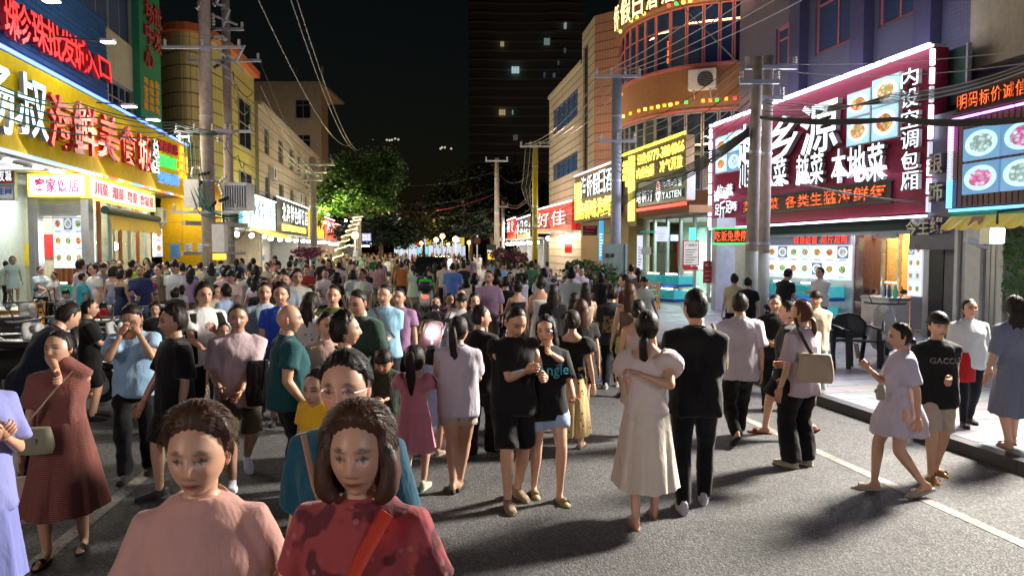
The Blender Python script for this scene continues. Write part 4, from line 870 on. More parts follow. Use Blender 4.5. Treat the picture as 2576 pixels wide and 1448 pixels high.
def lightbox(label,F_,u0,u1,vt,vb,txt,mm,out=.25,frame='y',tx=(.12,.88),tz=(.18,.82),bold=.025,slant=0,cat='sign',panel=None,fl=1,px=None):
    if px:a0,a1,z0,z1=px
    else:a0,z1=F_.px(u0,vt,out);a1=F_.px(u1,vt,out)[0];z0=F_.px(u0,vb,out)[1]
    t=thing('lightbox_sign',label,cat,F_.pt((a0+a1)/2,out,z0));lo,hi=min(a0,a1),max(a0,a1)
    part('sign_panel',MB().fbox(F_,lo+.05,hi-.05,0,out,z0+.05,z1-.05),panel or E_['panel'],t);m=MB()
    m.fbox(F_,lo,hi,0,out+.02,z0,z0+.05).fbox(F_,lo,hi,0,out+.02,z1-.05,z1).fbox(F_,lo,lo+.05,0,out+.02,z0+.05,z1-.05).fbox(F_,hi-.05,hi,0,out+.02,z0+.05,z1-.05)
    part('sign_frame',m,E_['tubey']if frame=='y' else frame,t)
    f=1 if a1>a0 else-1;w=hi-lo;b0,b1=(lo+w*tx[0],lo+w*tx[1]);letters(t,F_,txt,b0,b1,z0+(z1-z0)*tz[0],z0+(z1-z0)*tz[1],out+.005,mm,.02,bold,flip=f,slant=slant);return t
lightbox('pale lightbox with four pink characters above the roller shutter, yellow rim',FA,70,215,438,494,'客家饭店',E_['pinkt'],bold=.05)
lightbox('long pale lightbox listing four cuisines in pink above the yellow awning',FB,224,387,441,496,'川菜 湘菜 粤菜 客家菜',E_['pinkt'],tx=(.06,.97),tz=(.2,.8),bold=.035)
area_light('lightbox_glow',FA.pt(2,.6,3.9),FA.pt(2,6,1.5),3,.5,40,(.85,.85,1))
# awning with scalloped valance
aw=thing('awning','rolled dark awning with a yellow scalloped valance left of the utility poles','awning',FB.pt(2.2,.3,3.1));z=FB.px(300,510)[1]
part('roller',MB().tube([FB.pt(.3,.5,3.25),FB.pt(FB.len-1.1,.5,3.25)],.12,10),M_['ad'],aw);m=MB();N=60;L=FB.len-1.7
for i in range(N):
    a0,a1=.6+L*i/N,.6+L*(i+1)/N;s0,s1=abs(math.sin(i*math.pi/4))*.07,abs(math.sin((i+1)*math.pi/4))*.07
    m.add([FB.pt(a0,.62,2.72-s0),FB.pt(a1,.62,2.72-s1),FB.pt(a1,.5,3.22),FB.pt(a0,.5,3.22)],[(0,1,2,3)])
part('valance',m,M_['ay'],aw)
menu_board('menu_lightbox','tall narrow lit menu panel on the wall between the awning and the yellow cladding',FB,FB.px(381,600)[0],FB.px(402,600)[0],FB.px(381,646)[1],FB.px(381,572)[1],.1,1,2)
ac_unit(FB,FB.px(391,540)[0],FB.px(391,560)[1],.05,'air conditioner on the wall under the yellow sign, left of the poles',1.0)
# steps with red carpet
m=MB();
st=thing('shop_steps','low white steps with dark red carpet in front of the left glass wall','steps',FA.pt(-1,.8,.12))
part('step',MB().fbox(FA,-5,pa[0]+.6,0,1.2,.12,.42),M_['white'],st);part('step',MB().fbox(FA,-5,pa[0]+.4,1.2,2.2,.12,.26),M_['white'],st);part('carpet',MB().fbox(FA,-5,pa[0]+.3,1.22,2.22,.26,.275),M_['brick'],st)
# wall above: cream building with window bands
LW=LS.shift(-.8);s350=LW.px(346,200)[0]
bd=thing('cream_building','cream rendered building with steel window bands above the yellow sign','building',LW.pt(0,0,0));
holes=[(s350-14,LW.px(335,150)[0],9.6,12.6),(LW.px(273,200)[0],LW.px(338,260)[0],LW.px(300,285)[1]+.0,LW.px(300,210)[1])]
uv_wall('wall',LW,-8,s350,ZB-.1,16,M_['cream'],bd,holes=holes);part('roof',MB().fbox(LW,-8,s350,-9,.0,16.,16.3),M_['concrete'],bd);part('side_wall',MB().fbox(LW,s350-.2,s350,-9,-.02,ZB-.1,16),M_['cream'],bd)
h=holes[0];nb=6
for i in range(nb):w=(h[1]-h[0])/nb;window(bd,LW,h[0]+i*w,h[0]+(i+1)*w-.05,h[2],h[3],2,1,fr='alu',glass='curtain')
h=holes[1];window(bd,LW,h[0],h[1],h[2],h[3],4,2,fr='alu')
for i in(0,1):part('drain_pipe',MB().tube([LW.pt(s350-.15-i*7,.1,6.5),LW.pt(s350-.15-i*7,.1,16)],.07,8),M_['beige' if i else 'dark'],bd)
# blue corrugated sign
BS=LS.shift(-.15);a1=BS.px(271,180)[0];zt=BS.px(271,122)[1];zb=BS.px(272,262)[1]
bl=thing('wholesale_sign','blue corrugated metal sign with red brush-style characters above the yellow sign','sign',BS.pt(a1/2,0,zb));n=int((zt+.9-zb)/.155)
for i in range(n):z=zb+i*.155;part('metal_slat',MB().hexa([BS.pt(-7,-.06,z),BS.pt(a1,-.06,z),BS.pt(a1,0,z),BS.pt(-7,0,z),BS.pt(-7,-.06,z+.145),BS.pt(a1,-.06,z+.145),BS.pt(a1,-.03,z+.145),BS.pt(-7,-.03,z+.145)]),M_['blue'],bl)
part('backing',MB().fbox(BS,-7,a1,-.16,-.07,zb,zb+n*.155),M_['dark'],bl)
E_['rb']=emit('red_brush_letter',(1.,.035,.035),1.4,False)
row_px(bl,BS,[('城',-50,-5,-40,60,E_['rb']),('珠',-4,32,-15,95,E_['rb']),('珍',38,100,8,120,E_['rb']),('珠',68+40,108+40,38,165,E_['rb'])][1:2]+[('珍',22,66,10,110,E_['rb']),('珠',68,108,35,125,E_['rb']),('批',106,146,60,145,E_['rb']),('发',142,178,80,160,E_['rb']),('城',176,212,100,180,E_['rb']),('入',206,238,132,190,E_['rb']),('口',240,270,150,200,E_['rb'])],.12,.12,.045,-.12)
for(u,v)in((272,106),(129,3),(-20,-60)):
    p=at(u,v,BS.pt(BS.px(u,v,1.5)[0],1.5,0)[1]);f=thing('floodlight','small lit floodlight on an arm above the blue sign, %s'%('right end' if u>200 else('at the upper frame edge' if u>100 else 'outside left')),'floodlight',p,group='floodlights on arms above the blue sign')
    q=BS.n*-1.4;part('arm',MB().tube([p,p+q+(0,0,.1)],.025,6),M_['dark'],f);part('lamp_housing',MB().box(p[0]-.17,p[0]+.17,p[1]-.1,p[1]+.1,p[2],p[2]+.07),M_['alu'],f);part('lamp_face',MB().box(p[0]-.15,p[0]+.15,p[1]-.09,p[1]+.09,p[2]-.02,p[2]-.002),E_['lamp'],f)
    area_light('flood',(p[0],p[1],p[2]-.05),tuple(p-BS.n*1.4-np.array([0,0,1.6])),.25,.15,25,(.75,.9,1.))
for(u,v,nme)in((385,302,'left of the green sign foot'),(460,343,'above the orange characters'),(325,268,'above the red characters')):
    p=at(u,v,LS.pt(LS.px(u,v,.9)[0],.9,0)[1]);f=thing('floodlight','small lit floodlight over the yellow sign, '+nme,'floodlight',p,group='floodlights over the yellow sign');part('lamp_housing',MB().box(p[0]-.2,p[0]+.2,p[1]-.12,p[1]+.12,p[2],p[2]+.07),M_['alu'],f);part('lamp_face',MB().box(p[0]-.18,p[0]+.18,p[1]-.1,p[1]+.1,p[2]-.02,p[2]-.002),E_['lamp'],f)
    part('arm',MB().tube([p+(0,0,.05),p-LS.n*1.2+(0,0,.1)],.025,6),M_['dark'],f);area_light('flood',(p[0],p[1],p[2]-.05),tuple(p-LS.n*.8-np.array([0,0,1.6])),.2,.15,6,(1.,.98,.8))
# green vertical sign
GS=LW.shift(.25);g0,g1=GS.px(353,200)[0],GS.px(405,200)[0];zb=GS.px(380,318)[1]
gs=thing('vertical_sign','tall green vertical sign with rusty red characters and small orange ones','sign',GS.pt(g0,0,zb));part('sign_panel',MB().fbox(GS,g0,g1,-.25,0,zb,17),M_['green'],gs)
for txt,ua,ub,vs in(('场中心',364,379,(52,98,190,0)),):
    pass
RU=mat('rusty_red_letter',(.20,.05,.04),.7,emit=(.2,.05,.05),es=.15)
row_px(gs,GS,[('场',361,381,5,55,RU),('中',362,382,60,110,RU),('心',362,382,118,170,RU),('批',383,402,20,70,RU),('发',383,402,78,132,RU),('市',361,381,-50,-2,RU)],.02,.08,.03)
OR=mat('orange_small_letter',(.45,.20,.02),.6,emit=(.5,.2,.02),es=.25)
for c_ in range(3):
    for r_ in range(4):row_px(gs,GS,[('珠宝玉器金银首饰批发零售'[(c_*4+r_)%12],361+c_*14,372+c_*14,195+r_*21+c_*6,212+r_*21+c_*6,OR)],.02,.03,.02)
# yellow tiled curved building
TILY=tile_mat('yellow_wall_tile',(.56,.46,.20),(.60,.50,.22),.32,.62,(.3,.22,.08),.3,.02)
pts=[at(410,626,36)[:2],at(440,626,35.2)[:2],at(478,626,35.0)[:2],at(515,626,35.6)[:2],at(552,626,37.0)[:2],at(590,626,39.2)[:2],at(646,626,44.5)[:2]]
yb=thing('yellow_tiled_building','rounded yellow tiled building with an orange cornice behind the twin poles','building',(pts[0][0],pts[0][1],0))
_s=0;cat_pts=catmull(np.array(pts),3)
def polywall(name,P,z0,z1,m,parent,out=(0,20),outw=0.):
    V=[];F=[];U=[];s=0
    for i in range(len(P)):
        if i:s+=np.linalg.norm(P[i]-P[i-1])
        V+=[(P[i][0],P[i][1],z0),(P[i][0],P[i][1],z1)];U+=[(s,z0),(s,z1)]
    F=[(2*i,2*i+2,2*i+3,2*i+1)for i in range(len(P)-1)];off=np.array(tuple(root_of(parent)));me=mesh_from((np.array(V)-off).tolist(),F,name,[m]);ul=me.uv_layers.new(name='UVMap')
    for p in me.polygons:
        for li in p.loop_indices:ul.data[li].uv=U[me.loops[li].vertex_index]
    return link(name,me,parent)
def offs(P,d):
    P=np.array(P);T=np.gradient(P,axis=0);T/=np.linalg.norm(T,axis=1)[:,None];N=np.stack([T[:,1],-T[:,0]],1);
    if np.dot(N[0],-P[0])<0:N=-N
    return P+N*d
polywall('wall',cat_pts,4.4,12,TILY,yb);o2=offs(cat_pts,.25)
def band(name,P,d0,d1,z0,z1,m,parent):
    A,B=offs(P,d0),offs(P,d1);V=[];F=[]
    for i in range(len(P)):V+=[(A[i][0],A[i][1],z0),(B[i][0],B[i][1],z0),(B[i][0],B[i][1],z1),(A[i][0],A[i][1],z1)]
    for i in range(len(P)-1):
        k=4*i
        for j in range(4):F.append((k+j,k+(j+1)%4,k+4+(j+1)%4,k+4+j))
    mb=MB();mb.add(V,F);return part(name,mb,m,parent)
band('cornice',cat_pts,-.2,.35,12,12.35,mat('orange_red_cornice',(.45,.10,.03),.6),yb)
for i in range(11):band('tile_joint',cat_pts,-.01,.012,4.9+i*.62,4.93+i*.62,M_['dark'],yb)
polywall('side_wall',np.array([pts[0],pts[0]+np.array([-1.5,8])]),0,12,M_['grey'],yb)
F5=Fr(pts[5],pts[6],(0,30));
for(z0,z1)in((7.6,10.2),(5.0,6.3)):window(yb,F5,F5.px(598,300)[0],F5.px(628,300)[0],z0,z1,2,2,out=.05,fr='alu')
lw=thing('yellow_cladding_wall','smooth bright yellow ground floor wall with pasted notices behind the crowd','wall',(pts[0][0],pts[0][1],.1));YW=Fr(at(407,626,34.5)[:2],at(560,626,34.5)[:2],(-8,0))
for i,(a0,a1)in enumerate(((0,.95),(.96,1.9),(1.91,2.75))):
    for(z0,z1)in((.1,2.3),(2.32,3.3),(3.32,5.0)):part('wall_panel',MB().fbox(YW,a0,a1,-.1,0,z0,z1),M_['ywall'],lw)
NB=mat('notice_blue',(.12,.30,.55),.5,emit=(.1,.3,.6),es=.15);NW=mat('notice_white',(.6,.62,.6),.6)
for(u0,u1,v0,v1,mm)in((428,453,612,648,NB),(464,484,612,637,NW),(497,510,612,640,NW)):
    a0,z1=YW.px(u0,v0,.01);a1,z0=YW.px(u1,v1,.01);part('notice',MB().fbox(YW,a0,a1,.004,.012,z0,z1),mm,lw)
    mm2=MB();
    for k in range(5):zz=z0+(z1-z0)*(.15+.15*k);mm2.fbox(YW,a0+.06,a1-.08-.1*(k%2),.013,.016,zz,zz+.02)
    part('notice_text',mm2,M_['dark'],lw)
area_light('wall_light',YW.pt(1.5,1.2,4.2),YW.pt(1.5,0,1.5),1.5,.3,60,(1,.95,.8))

for i in range(4):a=-3.5+i*5.2;area_light('sign_glow',LS.pt(a,.5,5.2),LS.pt(a-3,9,.8),4,1.8,260,(1.,.92,.72))
area_light('wall_wash',(cat_pts[8][0]+7,cat_pts[8][1]-2.5,5.5),(cat_pts[8][0],cat_pts[8][1],9),2,1,130,(1,.85,.5))  # this and the next wash light are added to brighten the left facades
area_light('wall_wash',LW.pt(3,4,7),LW.pt(4,0,10.5),3,1,130,(1,.95,.8))

FA3=FA.shift(.3);t=lightbox('red and white hanging sign at the left edge over the glass front',FA3,-30,37,415,465,'批发城',E_['w'],out=.1,frame=M_['alu'],panel=E_['m']if False else M_['red']);lightbox('white washroom sign under the red hanging sign at the left edge',FA3,-30,37,466,504,'卫生间',M_['plast_b'],out=.1,frame=M_['alu'],tz=(.4,.85),panel=M_['white'])

# ================================================================== left: further facades
A3,B3=at(655,626,46)[:2],at(806,626,76)[:2];F3=Fr(A3,B3,(0,50));TIB=tile_mat('beige_wall_tile',(.52,.46,.34),(.55,.49,.37),1.6,.62,(.3,.25,.18),.5,.02)
b3=thing('beige_building','long beige three storey building with dark windows running down the left of the street','building',(*A3,0));hol=[];Lb=F3.len
def wpx(F_,u0,u1,vt,vb,um=None):
    um=um or(u0+u1)/2;return F_.px(u0,vt)[0],F_.px(u1,vt)[0],F_.px(um,vb)[1],F_.px(um,vt)[1]
rowsz=((8.1,9.8),(5.2,6.7));xs_=[(F3.px(a,300)[0],F3.px(b,300)[0])for a,b in((664,676),(699,711),(727,737),(747,755),(764,770),(778,783),(791,796))]
for(z0,z1)in rowsz:
    for(a0,a1)in xs_:hol.append((a0,a1,z0,z1))
uv_wall('wall',F3,0,Lb,3.2,10.8,TIB,b3,holes=hol);uv_wall('wall',F3,0,Lb,0,3.2,M_['beige'],b3,out=-3.);part('roof',MB().fbox(F3,0,Lb,-10,.25,10.8,11.0),M_['beige'],b3)
part('side_wall',MB().fbox(F3,0,.2,-10,-.01,0,10.8),M_['beige'],b3)
for h in hol:window(b3,F3,*h,cols=2,rows=1,fr='alu',trans=.35)
for i in range(10):part('tile_joint',MB().fbox(F3,.01,Lb,0,.015,5.0+i*.62,5.03+i*.62),M_['brownf'],b3)
ac_unit(F3,F3.px(681,470)[0],6.6,.02,'air conditioner on the beige left facade, nearest to the twin poles',1.2,.8);ac_unit(F3,F3.px(748,480)[0],5.7,.02,'air conditioner on the beige left facade behind the far pole',1.4,.9)
p0,p1=at(672,626,86)[:2],at(812,626,86)[:2];F4=Fr(p0,p1,(0,0));b4=thing('far_tower_block','plain weathered beige block rising behind the left facades','building',(*p0,0))
hol=[]
for v0,v1 in((250,298),(338,385),(425,470)):hol.append(wpx(F4,742,781,v0,v1))
uv_wall('wall',F4,-4,F4.len,0,20.6,M_['beige'],b4,holes=hol);F5b=Fr(p1,at(829,626,97)[:2],(0,60));uv_wall('side_wall',F5b,0,F5b.len,0,20.6,M_['beige'],b4)
part('parapet',MB().fbox(F4,-4,F4.len,-12,-.05,20.6,20.9),M_['beige'],b4);part('roof_mast',MB().tube([F4.pt(F4.len*.5,-2,20.6),F4.pt(F4.len*.5,-2,22.8)],.06,6).tube([F4.pt(F4.len*.95,-2,20.6),F4.pt(F4.len*.95,-2,23)],.15,6),M_['galv'],b4)
for h in hol:window(b4,F4,*h,cols=2,fr='alu',trans=.7,fw=.09)
ac_unit(F4,F4.px(688,420)[0],F4.px(688,430)[1],.02,'air conditioner high on the weathered beige block',1.4,1.0)
# shop signs under the beige building
S3=F3.shift(.9)
def shop_unit(F_,u0,u1,zs,zt,zf,label,panel,txt,mt,txt2=None,mt2=None,awn=None,depth=3.,wallm='white',light=(1,.95,.85),power=60,flip=1,ztop2=None,row=(.35,.9)):
    a0,a1=sorted((F_.px(u0,600)[0],F_.px(u1,600)[0]));t=thing('shop',label,'shop',F_.pt((a0+a1)/2,0,0),group='small shops along the street')
    part('sign_panel',MB().fbox(F_,a0,a1-.05,-.2,0,zs,zt),panel,t);fl=flip
    w=a1-a0
    if txt:letters(t,F_,txt,a0+w*.12,a1-w*.05,zs+(zt-zs)*row[0],zs+(zt-zs)*row[1],.01,mt,.06,.045,joined=True,flip=fl)
    if txt2:letters(t,F_,txt2,a0+w*.12,a1-w*.1,zs+(zt-zs)*.08,zs+(zt-zs)*.28,.01,mt2,.04,.03,joined=True,flip=fl)
    part('sign_edge_light',MB().fbox(F_,a0,a1-.05,.0,.06,zt,zt+.06),E_['tube']if panel is not M_['yellow']else E_['tubey'],t)
    part('back_wall',MB().fbox(F_,a0,a1,-depth-.1,-depth,0,zs),M_[wallm],t);part('side_wall',MB().fbox(F_,a0,a0+.12,-depth,-.9,0,zs),M_['alu'],t)
    part('ceiling',MB().fbox(F_,a0,a1,-depth,-.0,zs-.06,zs),M_['white'],t)
    cs=[M_['red'],M_['ay'],M_['plast_b'],M_['white'],M_['wood'],DISH[1]]
    for i in range(5):x=a0+.3+random.random()*(w-1.2);z=random.uniform(.5,zs-1.3);part('goods_shelf',MB().fbox(F_,x,x+random.uniform(.5,1.1),-depth,-depth+.3,z,z+random.uniform(.4,1.)),cs[(i+int(a0))%5],t)
    for i in range(max(2,int(w/1.6))):part('hanging_bulb',MB().sphere(F_.pt(a0+(i+.5)*w/max(2,int(w/1.6)),-.5-.4*(i%2),zs-.35),.13,10,6),E_['bulb'],t)
    if awn:part('awning',MB().add([F_.pt(a0,0,zs),F_.pt(a1,0,zs),F_.pt(a1,1.2,zs-.5),F_.pt(a0,1.2,zs-.5)],[(0,1,2,3)]),awn,t)
    area_light('shop_light',F_.pt((a0+a1)/2,-.6,zs-.15),F_.pt((a0+a1)/2,-.3,0),w*.6,.8,power*1.6,light);area_light('sign_glow',F_.pt((a0+a1)/2,.4,(zs+zt)/2),F_.pt((a0+a1)/2-1,8,1),w*.8,1.,power*1.3,light);return t
E_['paleblue']=emit('pale_blue_lit_panel',(.30,.75,.95),.9,True);E_['black']=mat('black_sign_sheet',(.03,.035,.03),.4);E_['lity']=emit('lit_yellow_panel',(.85,.65,.03),.8,True);E_['litr']=emit('lit_red_panel',(.85,.03,.02),.85,True);E_['litb']=emit('lit_blue_panel',(.05,.45,.9),1.,True)
shop_unit(S3,612,694,3.2,4.9,3,'shop with a pale blue lit sign and a teal awning just behind the twin poles',E_['paleblue'],'心伴手',E_['w'],awn=M_['ay'],power=160)
shop_unit(S3,697,775,3.1,5.3,3,'shop with a black sign of bold white characters over a yellow line',E_['black'],'北海特色虾饼店',E_['w'],'招牌现烤虾饼脆',E_['y'],power=200)
shop_unit(S3,777,815,3.1,5.3,3,'narrow shop with a bright yellow sign behind the light blue pole',E_['lity'],'小吃',M_['dark'],power=150)
shop_unit(S3,817,842,3.1,5.1,3,'narrow shop with a glowing red sign left of the lit tree trunk',E_['litr'],'海产',E_['w'],power=200,light=(1,.6,.3))
shop_unit(S3,844,905,3.0,4.8,3,'warm orange lit shop beyond the leaning tree',E_['litr'],'糖水铺',E_['y'],power=260,light=(1,.6,.3));shop_unit(S3,907,935,3.0,5,3,'far small shop lit pale blue',E_['paleblue'],'水果',E_['w'],power=200)
# ================================================================== right: restaurant with the maroon sign
RS=Fr((8.89,16.3),(7.06,26.7),(0,10));RB,RT=2.88,6.36;RL_=RS.px(1790,400)[0];R0=RS.px(2345,300)[0]
def rpx(u,v,F_=RS,out=0.):return F_.px(u,v,out)
rs=thing('restaurant_sign','large maroon restaurant sign with white channel letters, food pictures and a white tube border','sign',RS.pt(R0,0,RB));part('sign_panel',MB().fbox(RS,R0,RL_,-.35,0,RB,RT),M_['maroon'],rs)
row_px(rs,RS,[('越',1868,1930,308,418,E_['w']),('乡',1944,2020,290,410,E_['w']),('源',2026,2122,255,385,E_['w'])],.05,.14,.045)
for txt,us,vs in(('川菜',(1866,1886,1908),(395,455)),('湘菜',(1926,1952,1990),(397,470)),('越菜',(2010,2046,2084),(400,468)),('本地菜',(2100,2140,2190,2238),(380,458))):
    for i,ch in enumerate(txt):
        um=(us[i]+us[i+1])/2;row_px(rs,RS,[(ch,us[i]+1,us[i+1]-3,460-(um-1866)*.125-(60+(um-1866)*.03)+14,472-(um-1866)*.045,E_['w'])],.05,.10,.04)
for i,ch in enumerate('内设空调包厢'):row_px(rs,RS,[(ch,2276,2320,172+i*52,218+i*52,E_['w'])],.05,.09,.025)
for ch,u0,u1,v0,v1 in(('诚',1799,1812,478,508),('信',1806,1822,465,500),('经',1822,1834,470,500),('营',1832,1846,462,492),('足',1802,1814,514,542),('斤',1814,1828,505,548),('足',1829,1842,505,536),('两',1841,1856,508,530)):row_px(rs,RS,[(ch,u0,u1,v0,v1,E_['w'])],.05,.05,.02)
# LED scroll board
def led_board(label,F_,u0,u1,vt,vb,txt,out=.06,m_=None,fill=(.02,.98),grid=True,base=None,cat='LED sign',frame=None,zz=None):
    a0,z1=F_.px(u0,vt,out);a1=F_.px(u1,vt,out)[0];z0=F_.px(u0,vb,out)[1];lo,hi=min(a0,a1),max(a0,a1);f=1 if a1>a0 else-1
    if zz:z0,z1=zz
    t=thing('led_sign',label,cat,F_.pt((lo+hi)/2,out,z0));part('display',MB().fbox(F_,lo,hi,out-.1,out,z0,z1),mat('led_board_dark',(.03,.006,.008),.5),t);w=hi-lo;h=z1-z0
    letters(t,F_,txt,lo+w*fill[0],lo+w*fill[1],z0+h*.12,z0+h*.9,out+.002,m_ or E_['dot'],.012,.012,flip=f,gap=.1);m=MB();m.fbox(F_,lo-.05,hi+.05,out-.1,out+.02,z0-.05,z0-.002).fbox(F_,lo-.05,hi+.05,out-.1,out+.02,z1+.002,z1+.05);part('display_frame',m,frame or M_['dark'],t);return t
led_board('long red LED scroll board in the maroon restaurant sign',RS,1866,2240,500,575,'菜 越菜 各类生猛海鲜每',zz=(RS.px(2235,505)[1],RS.px(2235,457)[1]))
pts_l=[(2132,2187,232,290),(2195,2262,195,262),(2131,2186,297,362),(2194,2258,268,348),(1800,1829,345,388),(1832,1862,332,380),(1800,1828,392,433),(1831,1861,384,428)]
for i,(u0,u1,vt,vb)in enumerate(pts_l):
    um=(u0+u1)/2;a0,a1=RS.px(u0,vt,.1)[0],RS.px(u1,vt,.1)[0];z1=RS.px(um,vt,.1)[1];z0=RS.px(um,vb,.1)[1];part('picture_box',MB().fbox(RS,min(a0,a1)-.03,max(a0,a1)+.03,0,.085,z0-.03,z1+.03),M_['white'],rs);quad_uv('food_picture',RS,min(a0,a1),max(a0,a1),z0,z1,.1,BIGD[[0,1,1,0,0,1,0,2][i]],rs,.012)
# tubes: top row leaning out on brackets, bottom, two uprights
n=7
for i in range(n):a0=R0+(RL_-R0)*i/n;a1=R0+(RL_-R0)*(i+1)/n;part('led_tube',MB().fbox(RS,a0+.03,a1-.05,.05,.13,RT+.0,RT+.08),E_['tube'],rs);part('led_tube',MB().fbox(RS,a0+.03,a1-.05,.03,.09,RB-.1,RB-.05),E_['tube'],rs)
part('top_rail',MB().fbox(RS,R0,RL_,-.3,.0,RT,RT+.07),M_['galv'],rs)
for i in range(22):a=R0+(RL_-R0)*(i+.5)/22;part('rail_lamp',MB().sphere(RS.pt(a,-.1,RT+.12),.05,8,6),M_['white'],rs)
for i in range(9):z0=RB+(RT-RB)*i/9;z1=RB+(RT-RB)*(i+1)/9-.06;part('led_tube',MB().fbox(RS,R0-.04,R0+.02,.0,.08,z0,z1),E_['tube']if i%3 else E_['panel'],rs);part('led_tube',MB().fbox(RS,RL_-.02,RL_+.05,.0,.08,z0,z1),E_['tube'],rs)
for k_ in range(4):a=R0+(RL_-R0)*(k_+.5)/4;area_light('sign_wash',RS.pt(a,.9,RT+.25),RS.pt(a,.0,RB+.8),2.2,.15,20,(.9,.82,1));area_light('wall_wash',RS.pt(a,-.3,RT+.2),RS.pt(a,-1.3,RT+2.2),2.4,.1,14,(.65,.68,1.))
for k_ in range(3):a=R0+(RL_-R0)*(k_+.5)/3;area_light('sign_glow',RS.pt(a,.35,(RB+RT)/2),RS.pt(a,12,-.5),2.4,2.2,260,(.80,.80,1.))
# the purple tiled building behind it
RW=RS.shift(-1.3);PUR=tile_mat('purple_grey_wall_tile',(.16,.155,.23),(.18,.175,.26),.1,.1,(.10,.095,.14),.3,.006);M_['purple']=mat('purple_panel',(.10,.09,.17),.35)
s_end=RW.px(1861,100)[0];pb=thing('purple_tiled_building','purple-grey tiled building with pink framed windows above the maroon sign','building',RW.pt(0,0,0))
def whz(F_,u0,u1,vt,vb):um=(u0+u1)/2;a=sorted((F_.px(u0,100)[0],F_.px(u1,100)[0]));return(a[0],a[1],F_.px(um,vb)[1],F_.px(um,vt)[1])
wins=[whz(RW,1952,2005,60,175),whz(RW,2050,2160,-60,118),whz(RW,2208,2310,-170,50),whz(RW,2370,2560,-400,-130)]
doors=[(RW.px(2180,700)[0]if False else-50,-49,0,1)]
opn=(RW.px(2292,700)[0],RW.px(1800,700)[0],0.,3.3)
uv_wall('wall',RW,-14,s_end,0,19,PUR,pb,holes=wins+[opn]);part('roof',MB().fbox(RW,-14,s_end,-10,0,19,19.3),M_['grey'],pb);uv_wall('side_wall',Fr(RW.pt(s_end,0,0)[:2],RW.pt(s_end,-10,0)[:2],(0,60)),0,10,0,19,PUR,pb)
for h in wins:window(pb,RW,*h,cols=2 if h[1]-h[0]<2.6 else 3,rows=1,out=-.1,fr='pink',glass='curtain',fw=.09,trans=.72)
for u in(2020,2180,2345):a=RW.px(u,100)[0];part('pilaster',MB().fbox(RW,a-.3,a+.3,0,.3,6.6,19),PUR if False else M_['purple'],pb)
# green board, cream patch
gb=thing('green_board','blank dark green board standing on the wall right of the maroon sign','board',RW.pt(R0-1.4,.8,5));G2=RS.shift(-.5);a0,a1=sorted((G2.px(2350,200)[0],G2.px(2430,200)[0]));part('board_panel',MB().fbox(G2,a0,a1,-.06,0,G2.px(2400,262)[1],G2.px(2400,123)[1]),mat('dark_green_board',(.05,.12,.09),.6),gb);part('board_frame',MB().fbox(G2,a0-.05,a0,-.08,.02,G2.px(2400,262)[1],G2.px(2400,120)[1]),M_['galv'],gb)
cp=RW.shift(.35);a0,a1=sorted((cp.px(2440,100)[0],cp.px(2700,100)[0]));part('cream_panel',MB().fbox(cp,a0,a1,-.3,0,cp.px(2480,165)[1],15),M_['cream'],pb)
# restaurant interior
din=thing('restaurant','lit seafood restaurant under the maroon sign with granite post and glass door','restaurant',RW.pt(3,0,0));IZ=.15
part('floor',MB().fbox(RW,-1,RL_+.5,-9,.3,.0,IZ),mat('polished_floor',(.35,.28,.22),.2),din);part('back_wall',MB().fbox(RW,-2,RL_+2,-6.2,-6.,0,3.4),mat('orange_dining_wall',(.62,.30,.05),.7),din);part('ceiling',MB().fbox(RW,-2,RL_+2,-6,-.02,3.3,3.36),M_['white'],din)
P1,P2,P3=at(1800,626,27.0)[:2],at(1934,626,24.0)[:2],at(2146,626,20.6)[:2];M1=Fr(P2,P3,(0,10));part('menu_wall',MB().fbox(M1,-.2,M1.len,-.12,-.02,0,3.3),M_['white'],din)
a0,a1=0.,M1.len-.05;zt_=M1.px(2050,617)[1];menu_board('menu_board','wide backlit menu board with two rows of dish pictures above the blue tanks',M1,a0,a1,M1.px(2050,700)[1],zt_,.06,7,2,pics=DISH)
mt=thing('menu_header','pale header strip with glowing red characters above the wide menu board','sign',M1.pt(1,0,zt_));part('header_panel',MB().fbox(M1,0,a1,-.02,.05,zt_+.02,M1.px(2050,592)[1]),mat('lilac_panel',(.4,.38,.5),.5),mt);z0,z1=zt_+.06,M1.px(2050,595)[1];letters(mt,M1,'诚信经营 足斤足两',M1.px(2003,600)[0],M1.px(2138,600)[0],z0,z1,.06,E_['neonr'],.03,.03)
part('side_panel',MB().hexa([(*P1,0),(*P2,0),(*(P2+np.array([.1,.1])),0),(*(P1+np.array([.1,.1])),0),(*P1,3.3),(*P2,3.3),(*(P2+np.array([.1,.1])),3.3),(*(P1+np.array([.1,.1])),3.3)]),M_['white'],din)
area_light('room_light',RW.pt(8,-1.2,3.1),RW.pt(8,-1.2,0),3,1,300,(.88,.9,1.));area_light('room_light',RW.pt(3.4,-.9,3.1),RW.pt(3.4,-.9,0),3,1,260,(.88,.92,1.));area_light('dining_light',RW.pt(.8,-3.4,3.1),RW.pt(.8,-3.4,0),1.5,2,260,(1,.62,.22))
gl0,gl1=RW.px(2262,700,-.2)[0],RW.px(2182,700,-.2)[0]
part('granite_post',MB().fbox(RW,RW.px(2180,700)[0],RW.px(2146,700)[0],-.6,.1,IZ,3.3),M_['granite'],din);part('partition_wall',MB().fbox(RW,RW.px(2165,700)[0],RW.px(2150,700)[0],-6,-.62,IZ,3.3),mat('orange_dining_wall',0),din);part('partition_wall',MB().fbox(RW,RW.px(2282,700)[0]-.15,RW.px(2282,700)[0],-6,-.3,IZ,3.3),mat('orange_dining_wall',0),din)
dr=bpy.data.objects.new('door',None);COL.objects.link(dr);dr.parent=din;m=MB();zt_=RW.px(2220,600)[1]
